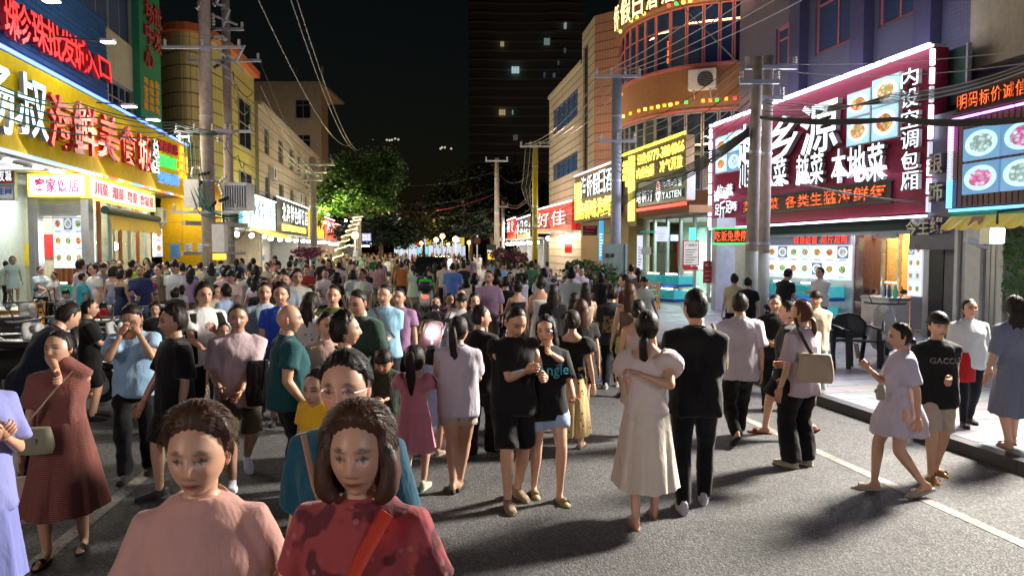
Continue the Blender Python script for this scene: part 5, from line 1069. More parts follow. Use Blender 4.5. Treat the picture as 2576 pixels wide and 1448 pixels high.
for x in(gl0,(gl0+gl1)/2,gl1):m.fbox(RW,x-.04,x+.04,-.24,-.16,IZ,zt_)
m.fbox(RW,gl0-.04,gl1+.04,-.26,-.14,zt_,zt_+.12);part('door_frame',m,M_['steel'],dr);part('door_glass',MB().fbox(RW,gl0+.05,gl1-.05,-.205,-.195,IZ+.05,zt_-.01),GLASS,dr)
# awning recess under the sign
ra=thing('awning','dark folded awning under the maroon sign','awning',RS.pt(3,-.6,2.7));part('awning_cloth',MB().add([RS.pt(R0-.2,.1,2.78),RS.pt(RL_,.1,2.78),RS.pt(RL_,-.9,2.95),RS.pt(R0-.2,-.9,2.95)],[(0,1,2,3)]),M_['ad'],ra);part('awning_bar',MB().tube([RS.pt(R0-.2,-.55,2.5),RS.pt(RL_,-.55,2.5)],.05,8),M_['galv'],ra);part('awning_roll',MB().fbox(RS,R0-.2,RL_,-.9,-.6,2.5,2.9),M_['ad'],ra)
# lit vertical menu right of the door, tall dark panels
ml=menu_board('menu_lightbox','narrow lit menu panel right of the restaurant door',RW,RW.px(2318,700,.1)[0],RW.px(2283,700,.1)[0],RW.px(2300,745,.1)[1],RW.px(2300,615,.1)[1],.1,2,4,cap=False)
JS=RS.shift(.0)
js=thing('jewellery_sign','unlit purple-grey shop sign with raised silver characters between the two bright signs','sign',JS.pt(R0-1,0,2));SL=mat('silver_letter',(.34,.32,.32),.35,.6)
a0,a1=sorted((JS.px(2286,600)[0],JS.px(2400,600)[0]));part('sign_panel',MB().fbox(JS,a0,a1,-.4,-.02,JS.px(2340,628)[1],JS.px(2340,545)[1]),M_['purple'],js);b0,b1=sorted((JS.px(2332,500)[0],JS.px(2400,500)[0]));part('sign_column',MB().fbox(JS,b0,b1,-.5,-.03,JS.px(2340,545)[1]+.003,JS.px(2340,292)[1]),M_['purple'],js)
row_px(js,JS,[('今',2289,2318,552,592,SL),('生',2318,2348,550,590,SL),('缘',2350,2386,545,588,SL),('银',2342,2382,385,438,SL),('饰',2342,2382,458,508,SL)],-.02,.10,.05)
row_px(js,JS,[('1',2302,2306,615,624,SL),('4',2307,2312,615,624,SL)],-.02,.02,.02)
# right sign: brown board with blue food pictures
RR=Fr((8.42,14.5),(9.34,8.6),(0,10));rr=thing('restaurant_sign','brown slatted sign with four blue and pink food pictures at the right edge','sign',RR.pt(0,0,2.8));zb,zt=RR.px(2392,524)[1],RR.px(2392,310)[1]
part('sign_panel',MB().fbox(RR,0,RR.len,-.4,0,zb,zt),M_['brownf'],rr)
for i in range(46):part('slat',MB().fbox(RR,i*.13+.02,i*.13+.12,.003,.022,zb+.02,zt),M_['brownf'],rr)
for i in range(4):
    c,r_=i%2,i//2;u0,u1=((2422,2513),(2519,2625))[c];v0,v1=((322,402),(408,480))[r_];a=sorted((RR.px(u0,400,.06)[0],RR.px(u1,400,.06)[0]));sc=(zt-zb);z1=zb+sc*(.88 if r_==0 else.49);z0=zb+sc*(.52 if r_==0 else.14);quad_uv('food_picture',RR,a[0],a[1],z0,z1,.06,BIGD[[2,3,3,2][i]],rr,.05)
nt=30
for i in range(nt):z0=zb+(zt-zb)*i/nt;z1=z0+(zt-zb)/nt*.8;part('neon_tube',MB().fbox(RR,-.05,.02,.03,.1,z0,z1),E_['tubec']if i<10 else(E_['panel']if i<20 else E_['tubep']),rr)
for i in range(8):a0_=i*RR.len/8;part('neon_tube',MB().tube([RR.pt(a0_,.06,zb-.05),RR.pt(a0_+RR.len/8-.03,.06,zb-.05)],.028,6),E_['tubec'],rr);part('neon_tube',MB().tube([RR.pt(a0_,.06,zt+.04),RR.pt(a0_+RR.len/8-.05,.06,zt+.04)],.024,6),E_['tubep'],rr)
area_light('sign_glow',RR.pt(2,.4,3.7),RR.pt(2,8,0),3,1.4,35,(.6,.75,1.));
led_board('red LED board with orange characters above the brown sign at the right edge',RR,2405,2660,262,290,'明码标价诚信经营',zz=(RR.px(2405,288)[1],RR.px(2405,243)[1]),out=.1,frame=mat('led_glow_frame',(.1,.03,.03),.5))
ya=thing('awning','yellow scalloped awning with a green fascia at the right edge','awning',RR.pt(1,0,2.4));za=RR.px(2395,545)[1];zc=RR.px(2395,575)[1]
part('fascia',MB().fbox(RR,-.1,RR.len,-.3,.02,RR.px(2392,547)[1],RR.px(2392,533)[1]),M_['green'],ya);m=MB();N=48
for i in range(N):
    a0,a1=RR.len*i/N,RR.len*(i+1)/N;s0,s1=abs(math.sin(i*math.pi/3))*.05,abs(math.sin((i+1)*math.pi/3))*.05;m.add([RR.pt(a0,.25,zc-s0),RR.pt(a1,.25,zc-s1),RR.pt(a1,.04,za),RR.pt(a0,.04,za)],[(0,1,2,3)])
part('valance',m,M_['ay'],ya);a0_=RR.px(2432,560,.2)[0];part('printed_label',MB().add([RR.pt(a0_,.19,zc+.03),RR.pt(a0_+.3,.19,zc+.03),RR.pt(a0_+.3,.09,za-.02),RR.pt(a0_,.09,za-.02)],[(0,1,2,3)]),M_['orange'],ya)
part('rear_cloth',MB().fbox(RR,0,RR.len,-2.6,.0,za,za+.03),M_['ay'],ya)
# the flood lamp that lights the road from the right
lp=at(2490,593,11.0);fl=thing('floodlight','big bright square floodlight hanging under the yellow awning at the right edge','floodlight',lp);part('lamp_housing',MB().box(lp[0]-.06,lp[0]+.14,lp[1]-.1,lp[1]+.14,lp[2]-.12,lp[2]+.12),M_['alu'],fl);part('lamp_face',MB().box(lp[0]-.05,lp[0]+.13,lp[1]-.13,lp[1]-.11,lp[2]-.1,lp[2]+.1),E_['lamp'],fl)
part('bracket',MB().tube([lp+(.1,0,.17),lp+(.1,0,.35),(lp[0]+.5,lp[1],lp[2]+.4)],.02,6),M_['dark'],fl)
area_light('flood_beam',(lp[0]-.14,lp[1]-.22,lp[2]+.0),(3,6.5,.0),.25,.25,30,(1.,.95,.85),150)
kp=np.array([7.9,10.0,5.3]);fl=thing('floodlight','strong floodlight on an arm above the brown sign, lighting the crowd from the right','floodlight',kp);part('lamp_housing',MB().box(kp[0]-.1,kp[0]+.2,kp[1]-.2,kp[1]+.2,kp[2]-.02,kp[2]+.25),M_['dark'],fl);part('lamp_face',MB().box(kp[0]-.12,kp[0]-.102,kp[1]-.17,kp[1]+.17,kp[2]+.02,kp[2]+.22),E_['lamp'],fl);part('arm',MB().tube([kp+(.2,0,.1),kp+(1.2,.1,.1)],.03,6),M_['dark'],fl)
KEY=area_light('flood_beam',(kp[0]-.16,kp[1]-.1,kp[2]),(-.5,5.0,.3),1.1,1.1,1400,(1.,.92,.80),112)
# right shop front under the yellow awning: posts, metal doors, ivy
WF=RS.shift(-.35);WF=RR.shift(-.6)
rp=thing('shop_wall','grey metal doors and white posts under the unlit jewellery sign','wall',WF.pt(0,0,0));
WJ=RS.shift(-.6);d0=[WJ.px(u,700)[0]for u in(2400,2372,2336,2322)]
for(ua,ub,mm,zt_)in((2402,2375,'grey',2.5),(2372,2338,'dark',2.5),(2336,2322,'white',2.6)):a=sorted((WJ.px(ua,700)[0],WJ.px(ub,700)[0]));part('door_leaf',MB().fbox(WJ,a[0],a[1],-.1,0,.12,zt_),M_[mm],rp)
for(ua,ub)in((2412,2404),(2470,2432),(2528,2514)):a=sorted((WF.px(ua,700)[0],WF.px(ub,700)[0]));part('post',MB().fbox(WF,a[0],a[1],-.1,.05,.12,2.7),M_['white'],rp)
a=sorted((WF.px(2404,700)[0],WF.px(2514,700)[0]));n=9
for i in range(n):x=a[0]+(a[1]-a[0])*i/n;part('metal_plank',MB().fbox(WF,x+.01,x+(a[1]-a[0])/n-.01,-.06,-.02,.12,2.6),M_['alu'],rp)
a=sorted((WF.px(2442,660,.02)[0],WF.px(2468,660,.02)[0]));part('notice',MB().fbox(WF,a[0],a[1],-.015,-.004,WF.px(2455,715)[1],WF.px(2455,645)[1]),M_['white'],rp)
a=sorted((WF.px(2530,700)[0],WF.px(2760,700)[0]));part('wall',MB().fbox(WF,a[0],a[1],-.1,0,.12,2.7),M_['grey'],rp)
iv=thing('ivy_wall','panel of bright green artificial ivy at the right edge','ivy',WF.pt(a[0],0,.9));m=MB();g=np.random.RandomState(3)
for i in range(2600):
    x,z,o=g.uniform(a[0],a[0]+1.6),g.uniform(.95,2.45),g.uniform(0,.12);c=WF.pt(x,o,z);s=g.uniform(.02,.04);t1,t2=g.normal(size=3),g.normal(size=3);t1/=np.linalg.norm(t1);t2-=t1*np.dot(t1,t2);t2/=np.linalg.norm(t2);m.add([c-t1*s,c+t2*s*.5,c+t1*s,c-t2*s*.5],[(0,1,2,3)])
o=part('foliage',m,M_['ivy'],iv);area_light('under_awning',RR.pt(3.6,-.15,2.25),RR.pt(3.2,-1,1.),.5,.3,35,(.9,1,.9))
# camera on the wall
cm=thing('security_camera','white bullet security camera beside the bright floodlight','camera',at(2455,608,12.2));c=at(2455,608,12.2);part('housing',MB().bar(c,c+(-.22,-.1,.03),.09),M_['white'],cm);part('bracket',MB().bar(c+(.0,0,-.05),c+(.25,.1,-.1),.05),M_['white'],cm)
# ================================================================== right: hotel with rounded front
HP=[at(u,626,D)[:2]for u,D in((1862,27.9),(1803,28.2),(1720,28.7),(1643,29.8),(1596,31.0),(1566,32.2),(1552,34.2))];HPc=catmull(np.array(HP),4);ho=thing('rounded_hotel','orange-brown hotel with a rounded front, ribbon windows and yellow rooftop characters','hotel',(HP[3][0],HP[3][1],0))
polywall('wall',HPc,3.6,4.3,M_['orange'],ho);polywall('wall',HPc,7.3,8.85,M_['orange'],ho);polywall('wall',HPc,11.2,14.6,M_['orange'],ho);band('ledge',HPc,-.1,.12,8.85,8.95,M_['pink'],ho);band('ledge',HPc,-.1,.1,7.22,7.3,M_['pink'],ho);band('ledge',HPc,-.05,.18,11.15,11.3,M_['orange'],ho);band('roof',HPc,-8,.05,14.6,14.8,M_['orange'],ho)
Hin=offs(HPc,-.25);polywall('curtain',Hin,8.9,11.2,mat('blue_pleated_curtain',(.04,.09,.30),.8),ho);polywall('inner_wall',Hin,4.3,7.25,M_['curtain'],ho)
for(z0,z1,zm,nw)in((8.95,11.15,10.45,1),(4.3,7.2,5.7,1)):
    for i in range(0,len(HPc)-2,2):
        A,B=HPc[i],HPc[i+2];Fw=Fr(A,B,(0,0));w=window(ho,Fw,.02,Fw.len-.02,z0,z1,1,1,out=-.05,fr='pink' if z0>8 else 'alu',fw=.045,lit=GLASS,trans=(zm-z0)/(z1-z0))
ac_unit(Fr(HP[0],HP[1],(0,0)),.35,7.75,.05,'air conditioner on the rounded hotel front',1.0,.75)if False else None
Fh=Fr(HP[1],HP[2],(0,0));ac_unit(Fh,.55,7.95,.12,'air conditioner below the ribbon window of the rounded hotel',1.0,.72)
YL=emit('warm_white_letter',(1.,.85,.35),2.2,False)
rows_h=[('侨',1556,1569,15,78),('假',1572,1597,-5,60),('日',1602,1627,-18,42),('酒',1634,1662,-30,25),('店',1672,1706,-42,10)]
def on_curve(P,u):
    for i in range(len(P)-1):
        ua=1288+P[i][0]/P[i][1]*FPX;ub=1288+P[i+1][0]/P[i+1][1]*FPX
        if min(ua,ub)<=u<=max(ua,ub):return Fr(P[i],P[i+1],(0,0))
    return Fr(P[-2],P[-1],(0,0))
Ho=offs(HPc,.18)
for ch,u0,u1,v0,v1 in rows_h:
    f=on_curve(Ho,(u0+u1)/2);um=(u0+u1)/2;a0,a1=f.px(u0,0)[0],f.px(u1,0)[0];z1,z0=f.px(um,v0)[1],f.px(um,v1)[1];mb=MB();place_glyph(mb,f,ch,min(a0,a1),max(a0,a1),z0,z1,.1,.1,.035,0,1 if a1>a0 else-1);part('letter',mb,lm(YL),ho)
sq=[(1563,80,'y'),(1558,76,'g'),(1590,52,'y'),(1604,44,'y'),(1622,35,'y'),(1684,15,'r'),(1703,10,'g'),(1720,7,'y'),(1737,3,'y'),(1561,298,'y'),(1570,293,'y'),(1588,286,'o'),(1609,279,'o'),(1625,275,'y'),(1641,272,'o'),(1657,269,'y'),(1673,266,'o'),(1688,264,'y'),(1705,261,'o'),(1727,258,'g'),(1769,254,'o'),(1787,253,'o'),(1804,252,'g'),(1827,249,'o'),(1849,248,'r'),(1565,238,'o')]
for u,v,c in sq:f=on_curve(Ho,u);a,z=f.px(u,v);part('facade_light',MB().fbox(f,a-.055,a+.055,0,.08,z-.055,z+.055),E_[c],ho)
FW=on_curve(offs(HPc,.02),1680)
row_px(ho,FW,[('酒',1679,1684,104,122,E_['ledr']),('店',1679,1684,126,142,E_['ledr']),('住',1678,1684,146,160,E_['ledr'])],.06,.02,.05)
for u_ in(1600,1720,1810):f=on_curve(Ho,u_);a,z=f.px(u_,240);area_light('facade_wash',f.pt(a,1.2,6.2),f.pt(a,0,8.4),2.5,.2,30,(1.,.6,.3));area_light('facade_wash',f.pt(a,1.5,11.0),f.pt(a,0,12.6),2.5,.2,34,(1.,.62,.3))
# hotel wings
TIP=tile_mat('pink_brown_tile',(.50,.27,.19),(.54,.30,.21),.09,.42,(.3,.14,.1),.35,.02);TIC=tile_mat('cream_brown_tile',(.55,.46,.36),(.58,.49,.38),.5,.42,(.3,.22,.16),.4,.03)
W1=Fr(at(1493,626,36)[:2],at(1560,626,35)[:2],(0,0));W2=Fr(at(1493,626,36)[:2],at(1462,626,39)[:2],(0,36));W3=Fr(at(1463,626,39)[:2],at(1381,626,48.3)[:2],(0,36));wg=thing('tiled_wing','tall pink-brown tiled wing beside the rounded hotel, with an arched slot window','building',W1.pt(0,0,0))
uv_wall('wall',W1,0,W1.len,0,13,TIP,wg);h=(W2.px(1479,200)[0],W2.px(1467,200)[0],5.0,11.6);h=(min(h[:2]),max(h[:2]),4.6,12.2);uv_wall('side_wall',W2,0,W2.len,0,13,TIC,wg,holes=[h]);window(wg,W2,*h,cols=1,rows=5,fr='dark');part('roof',MB().add([W1.pt(0,0,13),W1.pt(W1.len,0,13),W1.pt(W1.len,-6,13),W2.pt(W2.len,0,13)],[(0,1,2,3)]),M_['beige'],wg)
lwg=thing('tiled_low_wing','lower cream tiled wing with wide blue windows beyond the pink-brown wing','building',W3.pt(0,0,0));hs=[]
for(vt,vb)in((225,330),(372,455),(505,580)):
    a=sorted((W3.px(1453,300)[0],W3.px(1391,300)[0]));hs.append((a[0],a[1],W3.px(1420,vb-12)[1],W3.px(1420,vt+25)[1]))
uv_wall('wall',W3,0,W3.len,0,11.5,TIC,lwg,holes=hs);part('roof',MB().fbox(W3,0,W3.len,-8,.1,11.5,11.7),M_['beige'],lwg);BG=mat('blue_window_glass',(.03,.09,.22),.1,emit=(.05,.12,.3),es=.05)
for h in hs:window(lwg,W3,*h,cols=5,fr='dark',lit=BG,trans=.65)
for i in range(29):z=.8+i*.42;part('tile_course',MB().fbox(W1,.0,W1.len,.0,.016,z,z+.02),M_['brownf'],wg);part('tile_course',MB().fbox(W3,0.02,W3.len,.0,.016,min(z,11.45),min(z,11.45)+.02),M_['brownf'],lwg)if z<11.4 else None
for i in range(29):z=.8+i*.42;part('tile_course',MB().fbox(W2,.0,W2.len,.0,.016,z,z+.02),M_['brownf'],wg)if(z<4.5 or z>12.3)else part('tile_course',MB().fbox(W2,.0,min(W2.px(1479,200)[0],W2.px(1467,200)[0])-.01,.0,.016,z,z+.02),M_['brownf'],wg)
area_light('wing_wash',W1.pt(1,4,6.5),W1.pt(.5,0,9),1.5,.3,110,(1,.75,.55));area_light('wing_wash',W3.pt(4,4,5.0),W3.pt(4,0,8),3,.3,110,(1,.85,.65))
# hotel signs
S2=Fr((5.71,25.0),(4.55,31.0),(0,10));S1=Fr(at(1543,626,31.3)[:2],at(1446,626,37.6)[:2],(0,10))
for F_,ua,ub,lab in((S2,1728,1562,'brown hotel sign with a yellow phone number and characters left of the restaurant'),(S1,1543,1446,'brown hotel sign with big white and yellow characters behind the grey pole')):
    pass
hs2=thing('hotel_sign','brown hotel sign with a yellow phone number and yellow tube border','sign',S2.pt(0,0,4.6));BRS=mat('olive_brown_sign',(.17,.09,.02),.5);part('sign_panel',MB().fbox(S2,0,S2.len,-.3,0,4.66,5.85),BRS,hs2);part('led_tube',MB().fbox(S2,0,S2.len,0,.08,5.86,5.95),E_['tubey'],hs2)
a0,a1=S2.px(1605,400)[0],S2.px(1722,400)[0];letters(hs2,S2,'订房:0779-3884066',min(a0,a1),max(a0,a1),5.32,5.72,.01,E_['y'],.03,.014,flip=-1,gap=.1);letters(hs2,S2,'内设包厢',S2.px(1646,400)[0],S2.px(1604,400)[0],4.78,5.2,.01,E_['y'],.03,.018,flip=-1);letters(hs2,S2,'冷气开放',S2.px(1718,400)[0],S2.px(1662,400)[0],4.8,5.22,.01,E_['y'],.03,.018,flip=-1)
for i in range(5):a=S2.px(1584+i*3.2,450)[0];part('led_tube',MB().fbox(S2,a-.04,a+.04,.01,.05,3.2,5.75),E_['y'],hs2)
for c_,txt in enumerate(('生猛海鲜','本地菜')):
    for i,ch in enumerate(txt):row_px(hs2,S2,[(ch,1569+7*(1-c_)-1,1575+7*(1-c_)-1,404+i*17+c_*2,419+i*17+c_*2,E_['y'])],.01,.04,.02)
part('sign_panel',MB().fbox(S2,S2.px(1601,450)[0],S2.len,-.3,-.01,3.0,4.65),BRS,hs2)
hs1=thing('hotel_sign','brown hotel sign with big white characters over yellow ones, behind the grey street pole','sign',S1.pt(0,0,3.4));part('sign_panel',MB().fbox(S1,0,S1.len,-.3,0,3.4,5.62),BRS,hs1);part('led_tube',MB().fbox(S1,0,S1.len,0,.08,5.63,5.72),E_['panel'],hs1);part('backing_wall',MB().fbox(S1,-1.0,S1.len,-.9,-.31,0,3.6),mat('gold_brown_wall',(.30,.17,.04),.6),hs1)
for i in range(5):a=S1.px(1449+i*3.2,450)[0];part('led_tube',MB().fbox(S1,a-.05,a+.05,.01,.05,3.5,5.3),E_['y'],hs1)
letters(hs1,S1,'海侨假日酒',S1.px(1542,450)[0],S1.px(1465,450)[0],4.5,5.5,.01,E_['w'],.05,.03,flip=-1,gap=.08);letters(hs1,S1,'海侨味海鲜',S1.px(1540,450)[0],S1.px(1458,450)[0],3.5,4.35,.01,E_['y'],.05,.025,flip=-1,gap=.08)
# burger shop fascia
S2b=S2.shift(-.05);t=thing('burger_shop_sign','white and teal burger shop fascia with a round red emblem under the yellow phone number','sign',S2b.pt(1,0,3.7));a1_,a0_=S2b.px(1603,500)[0],0.;part('sign_panel',MB().fbox(S2b,a0_,a1_,-.3,0,3.72,4.64),mat('pale_grey_fascia',(.32,.32,.30),.4),t)
part('teal_panel',MB().fbox(S2b,a0_+.2,S2b.px(1668,500)[0],.0,.02,3.8,4.15),mat('dark_teal',(.0,.13,.12),.4),t)
letters(t,S2b,'塔斯汀',S2b.px(1646,500)[0],S2b.px(1605,500)[0],3.85,4.3,.01,E_['w'],.06,.04,flip=-1);letters(t,S2b,'TASTIEN',S2b.px(1718,500)[0],S2b.px(1671,500)[0],3.86,4.1,.03,E_['w'],.04,.02,flip=-1,gap=.15);letters(t,S2b,'中国=汉堡',S2b.px(1718,500)[0],S2b.px(1671,500)[0],4.22,4.48,.01,E_['w'],.04,.03,flip=-1)
a=S2b.px(1657,500)[0];m=MB();c=S2b.pt(a,.03,4.18);n=18;pts_=[c+S2b.d*math.cos(q)*.21+np.array([0,0,math.sin(q)*.38])for q in np.linspace(0,2*math.pi,n,endpoint=False)];m.add(pts_,[tuple(range(n))]);part('emblem',m,E_['w'],t);m=MB()
for(dx,dz,rx_,rz_)in((0,.2,.12,.09),(-.08,.02,.05,.05),(.08,.02,.05,.05),(0,-.18,.11,.1)):m.add([c+S2b.n*.01+S2b.d*(dx+math.cos(q)*rx_)+np.array([0,0,dz+math.sin(q)*rz_])for q in np.linspace(0,2*math.pi,12,endpoint=False)],[tuple(range(12))])
part('emblem_mark',m,E_['r'],t);part('red_stripe',MB().fbox(S2b,a0_,a1_,0,.04,3.55,3.66),E_['neonr'],t);part('soffit',MB().fbox(S2b,a0_-.2,a1_+1.5,-.8,-.001,3.3,3.54),M_['orange'],t)
# glazed corner under it: walls, door, posters, tanks
SF=Fr(at(1862,626,26.8)[:2],at(1560,626,33)[:2],(0,0));sf=thing('burger_shop','glazed pale green lit shop front under the burger sign','shop',SF.pt(0,0,0));LG=mat('mint_wall',(.45,.58,.50),.5)
part('back_wall',MB().fbox(SF,-2,SF.len,-3.6,-3.5,0,3.4),LG,sf);part('ceiling',MB().fbox(SF,-2,SF.len,-3.5,-.1,3.3,3.4),M_['white'],sf);part('floor',MB().fbox(SF,-2,SF.len,-3.5,0,.0,.3),M_['beige'],sf)
for i in range(9):a=SF.len*i/9;part('window_frame',MB().fbox(SF,a,a+.09,-.1,.02,.3,3.3),M_['alu'],sf);part('window_pane',MB().fbox(SF,a+.1,a+SF.len/9-.01,-.06,-.04,.4,3.25),GLASS,sf)
part('column',MB().tube([SF.pt(SF.px(1640,600)[0],.5,0),SF.pt(SF.px(1640,600)[0],.5,3.3)],.3,16),M_['beige'],sf);wcol=thing('white_column','tall white square column lit violet at the left end of the maroon sign','column',SF.pt(0,.6,0));cc=at(1825,626,24.6);part('column_shaft',MB().box(cc[0]-.34,cc[0]+.26,cc[1]-.2,cc[1]+.4,.12,3.1),mat('violet_lit_white',(.55,.52,.68),.4),wcol)  # violet light is put into the white column's colour
area_light('shop_light',SF.pt(3,-1.8,3.2),SF.pt(3,-1.6,0),3,1.5,420,(.85,1.,.93));area_light('shop_light',SF.pt(SF.len-2,-1.8,3.2),SF.pt(SF.len-2,-1.6,0),2,1.5,250,(.85,1.,.9))
for i in range(7):x=.8+i*SF.len/7.5;part('wall_poster',MB().fbox(SF,x,x+.9,-3.5,-3.46,1.2,2.4),[DISH[1],M_['red'],M_['ay'],NB,DISH[0]][i%5],sf)
part('hanging_teal_lamp',MB().tube([SF.pt(SF.px(1752,560)[0],.2,2.9),SF.pt(SF.px(1752,560)[0],.2,2.2)],.12,10),emit('teal_lantern',(.1,.9,.75),1.5),sf);part('teal_awning',MB().fbox(SF,SF.px(1660,560)[0],SF.px(1570,560)[0],.0,1.0,2.75,2.82),mat('teal_awning',(.05,.35,.3),.5),sf)
# lit posters
def poster(label,u0,u1,vt,vb,D,body,tm,lines=6,rim=None,head=None,stand=False):
    p=at((u0+u1)/2,vb,D);f=Fr(at(u0,626,D)[:2],at(u1,626,D)[:2],(0,0));z1,z0=f.px((u0+u1)/2,vt)[1],f.px((u0+u1)/2,vb)[1];t=thing('poster',label,'poster',f.pt(f.len/2,0,z0 if not stand else PH));part('poster_board',MB().fbox(f,0,f.len,-.05,0,z0,z1),rim or body,t);w=f.len
    if rim:part('poster_sheet',MB().fbox(f,w*.06,w*.94,.002,.012,z0+w*.06,z1-w*.06),body,t)
    m=MB()
    for i in range(lines):z=z0+(z1-z0)*(.12+.6*i/lines);m.fbox(f,w*.14,w*(.6+.25*((i*7)%3)/2),.013,.016,z,z+(z1-z0)*.028)
    part('text_lines',m,tm,t)
    if head:letters(t,f,head,w*.14,w*.86,z0+(z1-z0)*.76,z0+(z1-z0)*.88,.013,tm,.006,.01,joined=True)
    return t
poster('red bordered white recruitment poster standing in the glazed shop front',1718,1759,605,668,24.5,mat('poster_cream',(.7,.66,.6),.5,emit=(.7,.66,.6),es=.25),M_['dark'],6,M_['red'],'广纳贤才');poster('small red notice under the recruitment poster',1722,1757,670,679,24.5,M_['red'],M_['white'],1)
poster('red discount stand sign on the shop steps',1770,1798,656,712,25,M_['red'],M_['white'],3,head='8.8');poster('lit vertical menu strip of dish pictures beside the blue-green door',1603,1617,592,678,28,E_['panel'],M_['dark'],7);poster('white price board hanging in the glazed front, left one',1651,1680,570,607,27,E_['panel'],M_['dark'],3);poster('white price board hanging in the glazed front, right one',1687,1706,590,606,27,E_['panel'],M_['dark'],2)
poster('tall blue lit strip sign behind the grey pole',1507,1518,555,655,33,E_['litb'],E_['w'],8)
poster('small white notice sheet on the mint wall',1614,1638,622,640,27,NW,M_['dark'],2)
LB=Fr(at(1880,626,23.2)[:2],at(1797,626,24.2)[:2],(0,0));led_board('small red LED board offering free parking at the left foot of the maroon sign',LB,1798,1880,577,611,'吃饭免费停',frame=E_['g'])
# side shops further down on the right
FR=Fr(at(1443,626,38)[:2],at(1335,626,49)[:2],(0,30));FR2=Fr(at(1333,626,50)[:2],at(1255,626,72)[:2],(0,30))
def rshop(F_,u0,u1,zs,zt,label,panel,txt,mt,**k):return shop_unit(F_,u0,u1,zs,zt,3,label,panel,txt,mt,flip=-1,**k)
rshop(FR,1438,1351,3.1,4.5,'convenience shop with a glowing red sign rimmed in white behind the yellow pole',E_['litr'],'好佳',E_['w'],power=160,row=(.2,.8));rshop(FR2,1334,1300,2.9,4.3,'fruit shop with a dark violet sign and white characters',M_['purple'],'水果店',E_['w'],power=260,row=(.2,.85));rshop(FR2,1298,1276,2.9,4.5,'small shop with a red sign left of the fruit shop',E_['litr'],'美食',E_['w'],power=200);rshop(FR2,1274,1256,2.9,4.2,'far shop with a pale blue sign on the right',E_['paleblue'],'茶饮',E_['w'],power=200)
poster('small lit sign with pink characters over a green line on the brown wall',1466,1502,568,592,33,mat('name_sign_dark',(.05,.02,.05),.5),E_['pinkt'],2,head='名烟');poster('square red sign with a white ring emblem hanging at the shop corner',1421,1439,615,636,37.5,E_['litr'],E_['w'],0,head='m')
# street end: bright shop fronts and a dark block, high-rise
endw=[(1165,1215,604,640,'paleblue'),(1218,1250,606,640,'litr')]
_ei=0;g=np.random.RandomState(5);cols_=['panel','lity','panel','paleblue','litr','g','panel','lity'];u=985
while u<1160:
    w=g.uniform(9,26);D=128;c=at(u+w/2,640,D);f=Fr(at(u,626,D)[:2],at(u+w,626,D)[:2],(0,0));zs=g.uniform(2.6,3.2);t=thing('shop','tiny lit shop front at the far end of the street, %s'%('with a %s sign'%{'paleblue':'pale blue','panel':'white','lity':'yellow','litb':'blue','litr':'red','g':'green'}[cols_[int(u)%8]]),'shop',f.pt(f.len/2,0,0),group='lit shop fronts at the far end');t['label']='tiny lit shop front at the far street end, %s in its row, %s sign'%(['first','second','third','fourth','fifth','sixth','seventh','eighth','ninth','tenth','eleventh','twelfth','last'][min(12,_ei)],cols_[int(u)%8]);_ei+=1;part('sign_panel',MB().fbox(f,0,f.len-.1,-.2,0,zs,zs+g.uniform(.7,1.6)),E_[cols_[int(u)%8]],t);part('lit_interior',MB().fbox(f,0,f.len-.1,-3,-2.9,0,zs-.1),E_['panel']if int(u)%4 else E_['paleblue'],t);u+=w
blk=thing('street_end_block','dark low building closing the far end of the street','building',at(1075,626,133));f=Fr(at(900,626,132)[:2],at(1300,626,132)[:2],(0,0));part('wall',MB().fbox(f,0,f.len,-8,-.5,3.4,10),M_['dark'],blk)
HR=Fr(at(1180,626,250)[:2],at(1470,626,250)[:2],(0,0));hr=thing('high_rise','dark high-rise with rounded balconies and a few lit windows far behind','tower',HR.pt(18,0,0));HM=mat('dark_tower_render',(.13,.12,.11),.9);part('wall',MB().fbox(HR,0,HR.len,-15,0,0,105),HM,hr)
HB=mat('tower_balcony_edge',(.24,.22,.20),.9);area_light('tower_fill_light',(20,165,20),(25,250,55),4,4,1000,(1,.9,.8),120)  # unseen light added to lift the tower out of the dark sky
for i in range(30):
    z=12+i*3.0;m=MB();xs=np.linspace(0,HR.len,40);prev=None
    for j in range(39):
        o0,o1=[.5+1.2*max(0,math.sin(x/HR.len*math.pi*3+.5))for x in(xs[j],xs[j+1])];m.hexa([HR.pt(xs[j],0,z),HR.pt(xs[j+1],0,z),HR.pt(xs[j+1],o1,z),HR.pt(xs[j],o0,z),HR.pt(xs[j],0,z+.7),HR.pt(xs[j+1],0,z+.7),HR.pt(xs[j+1],o1,z+.7),HR.pt(xs[j],o0,z+.7)])
    part('balcony',m,HB,hr)
for(u,v,w,h,c,s)in((1297,178,20,14,(.55,.8,.8),1.5),(1264,284,17,12,(.9,.75,.4),.8),(1290,284,4,9,(.5,.8,.8),.8),(1376,107,15,14,(.35,.5,.5),.8),(1422,67,7,12,(.6,.7,.7),.9),(1264,113,10,9,(.6,.7,.7),.6),(1297,347,12,12,(.25,.3,.32),.5),(1370,190,6,10,(.1,.15,.25),.6),(1394,192,7,10,(.2,.22,.35),.6),(1405,160,4,8,(.2,.25,.3),.5),(1421,129,6,8,(.2,.25,.3),.5)):
    a0,z1=HR.px(u-w/2,v-h/2,.05);a1,z0=HR.px(u+w/2,v+h/2,.05);e_=emit('lit_window_%d'%u if v!=178 else 'lit_window_a',c,s*.4,False);q=3 if w>9 else 1
    for i in range(q):part('window',MB().fbox(HR,a0+(a1-a0)*i/q,a0+(a1-a0)*(i+1)/q-.15,.0,1.9,z0,z1),e_,hr)
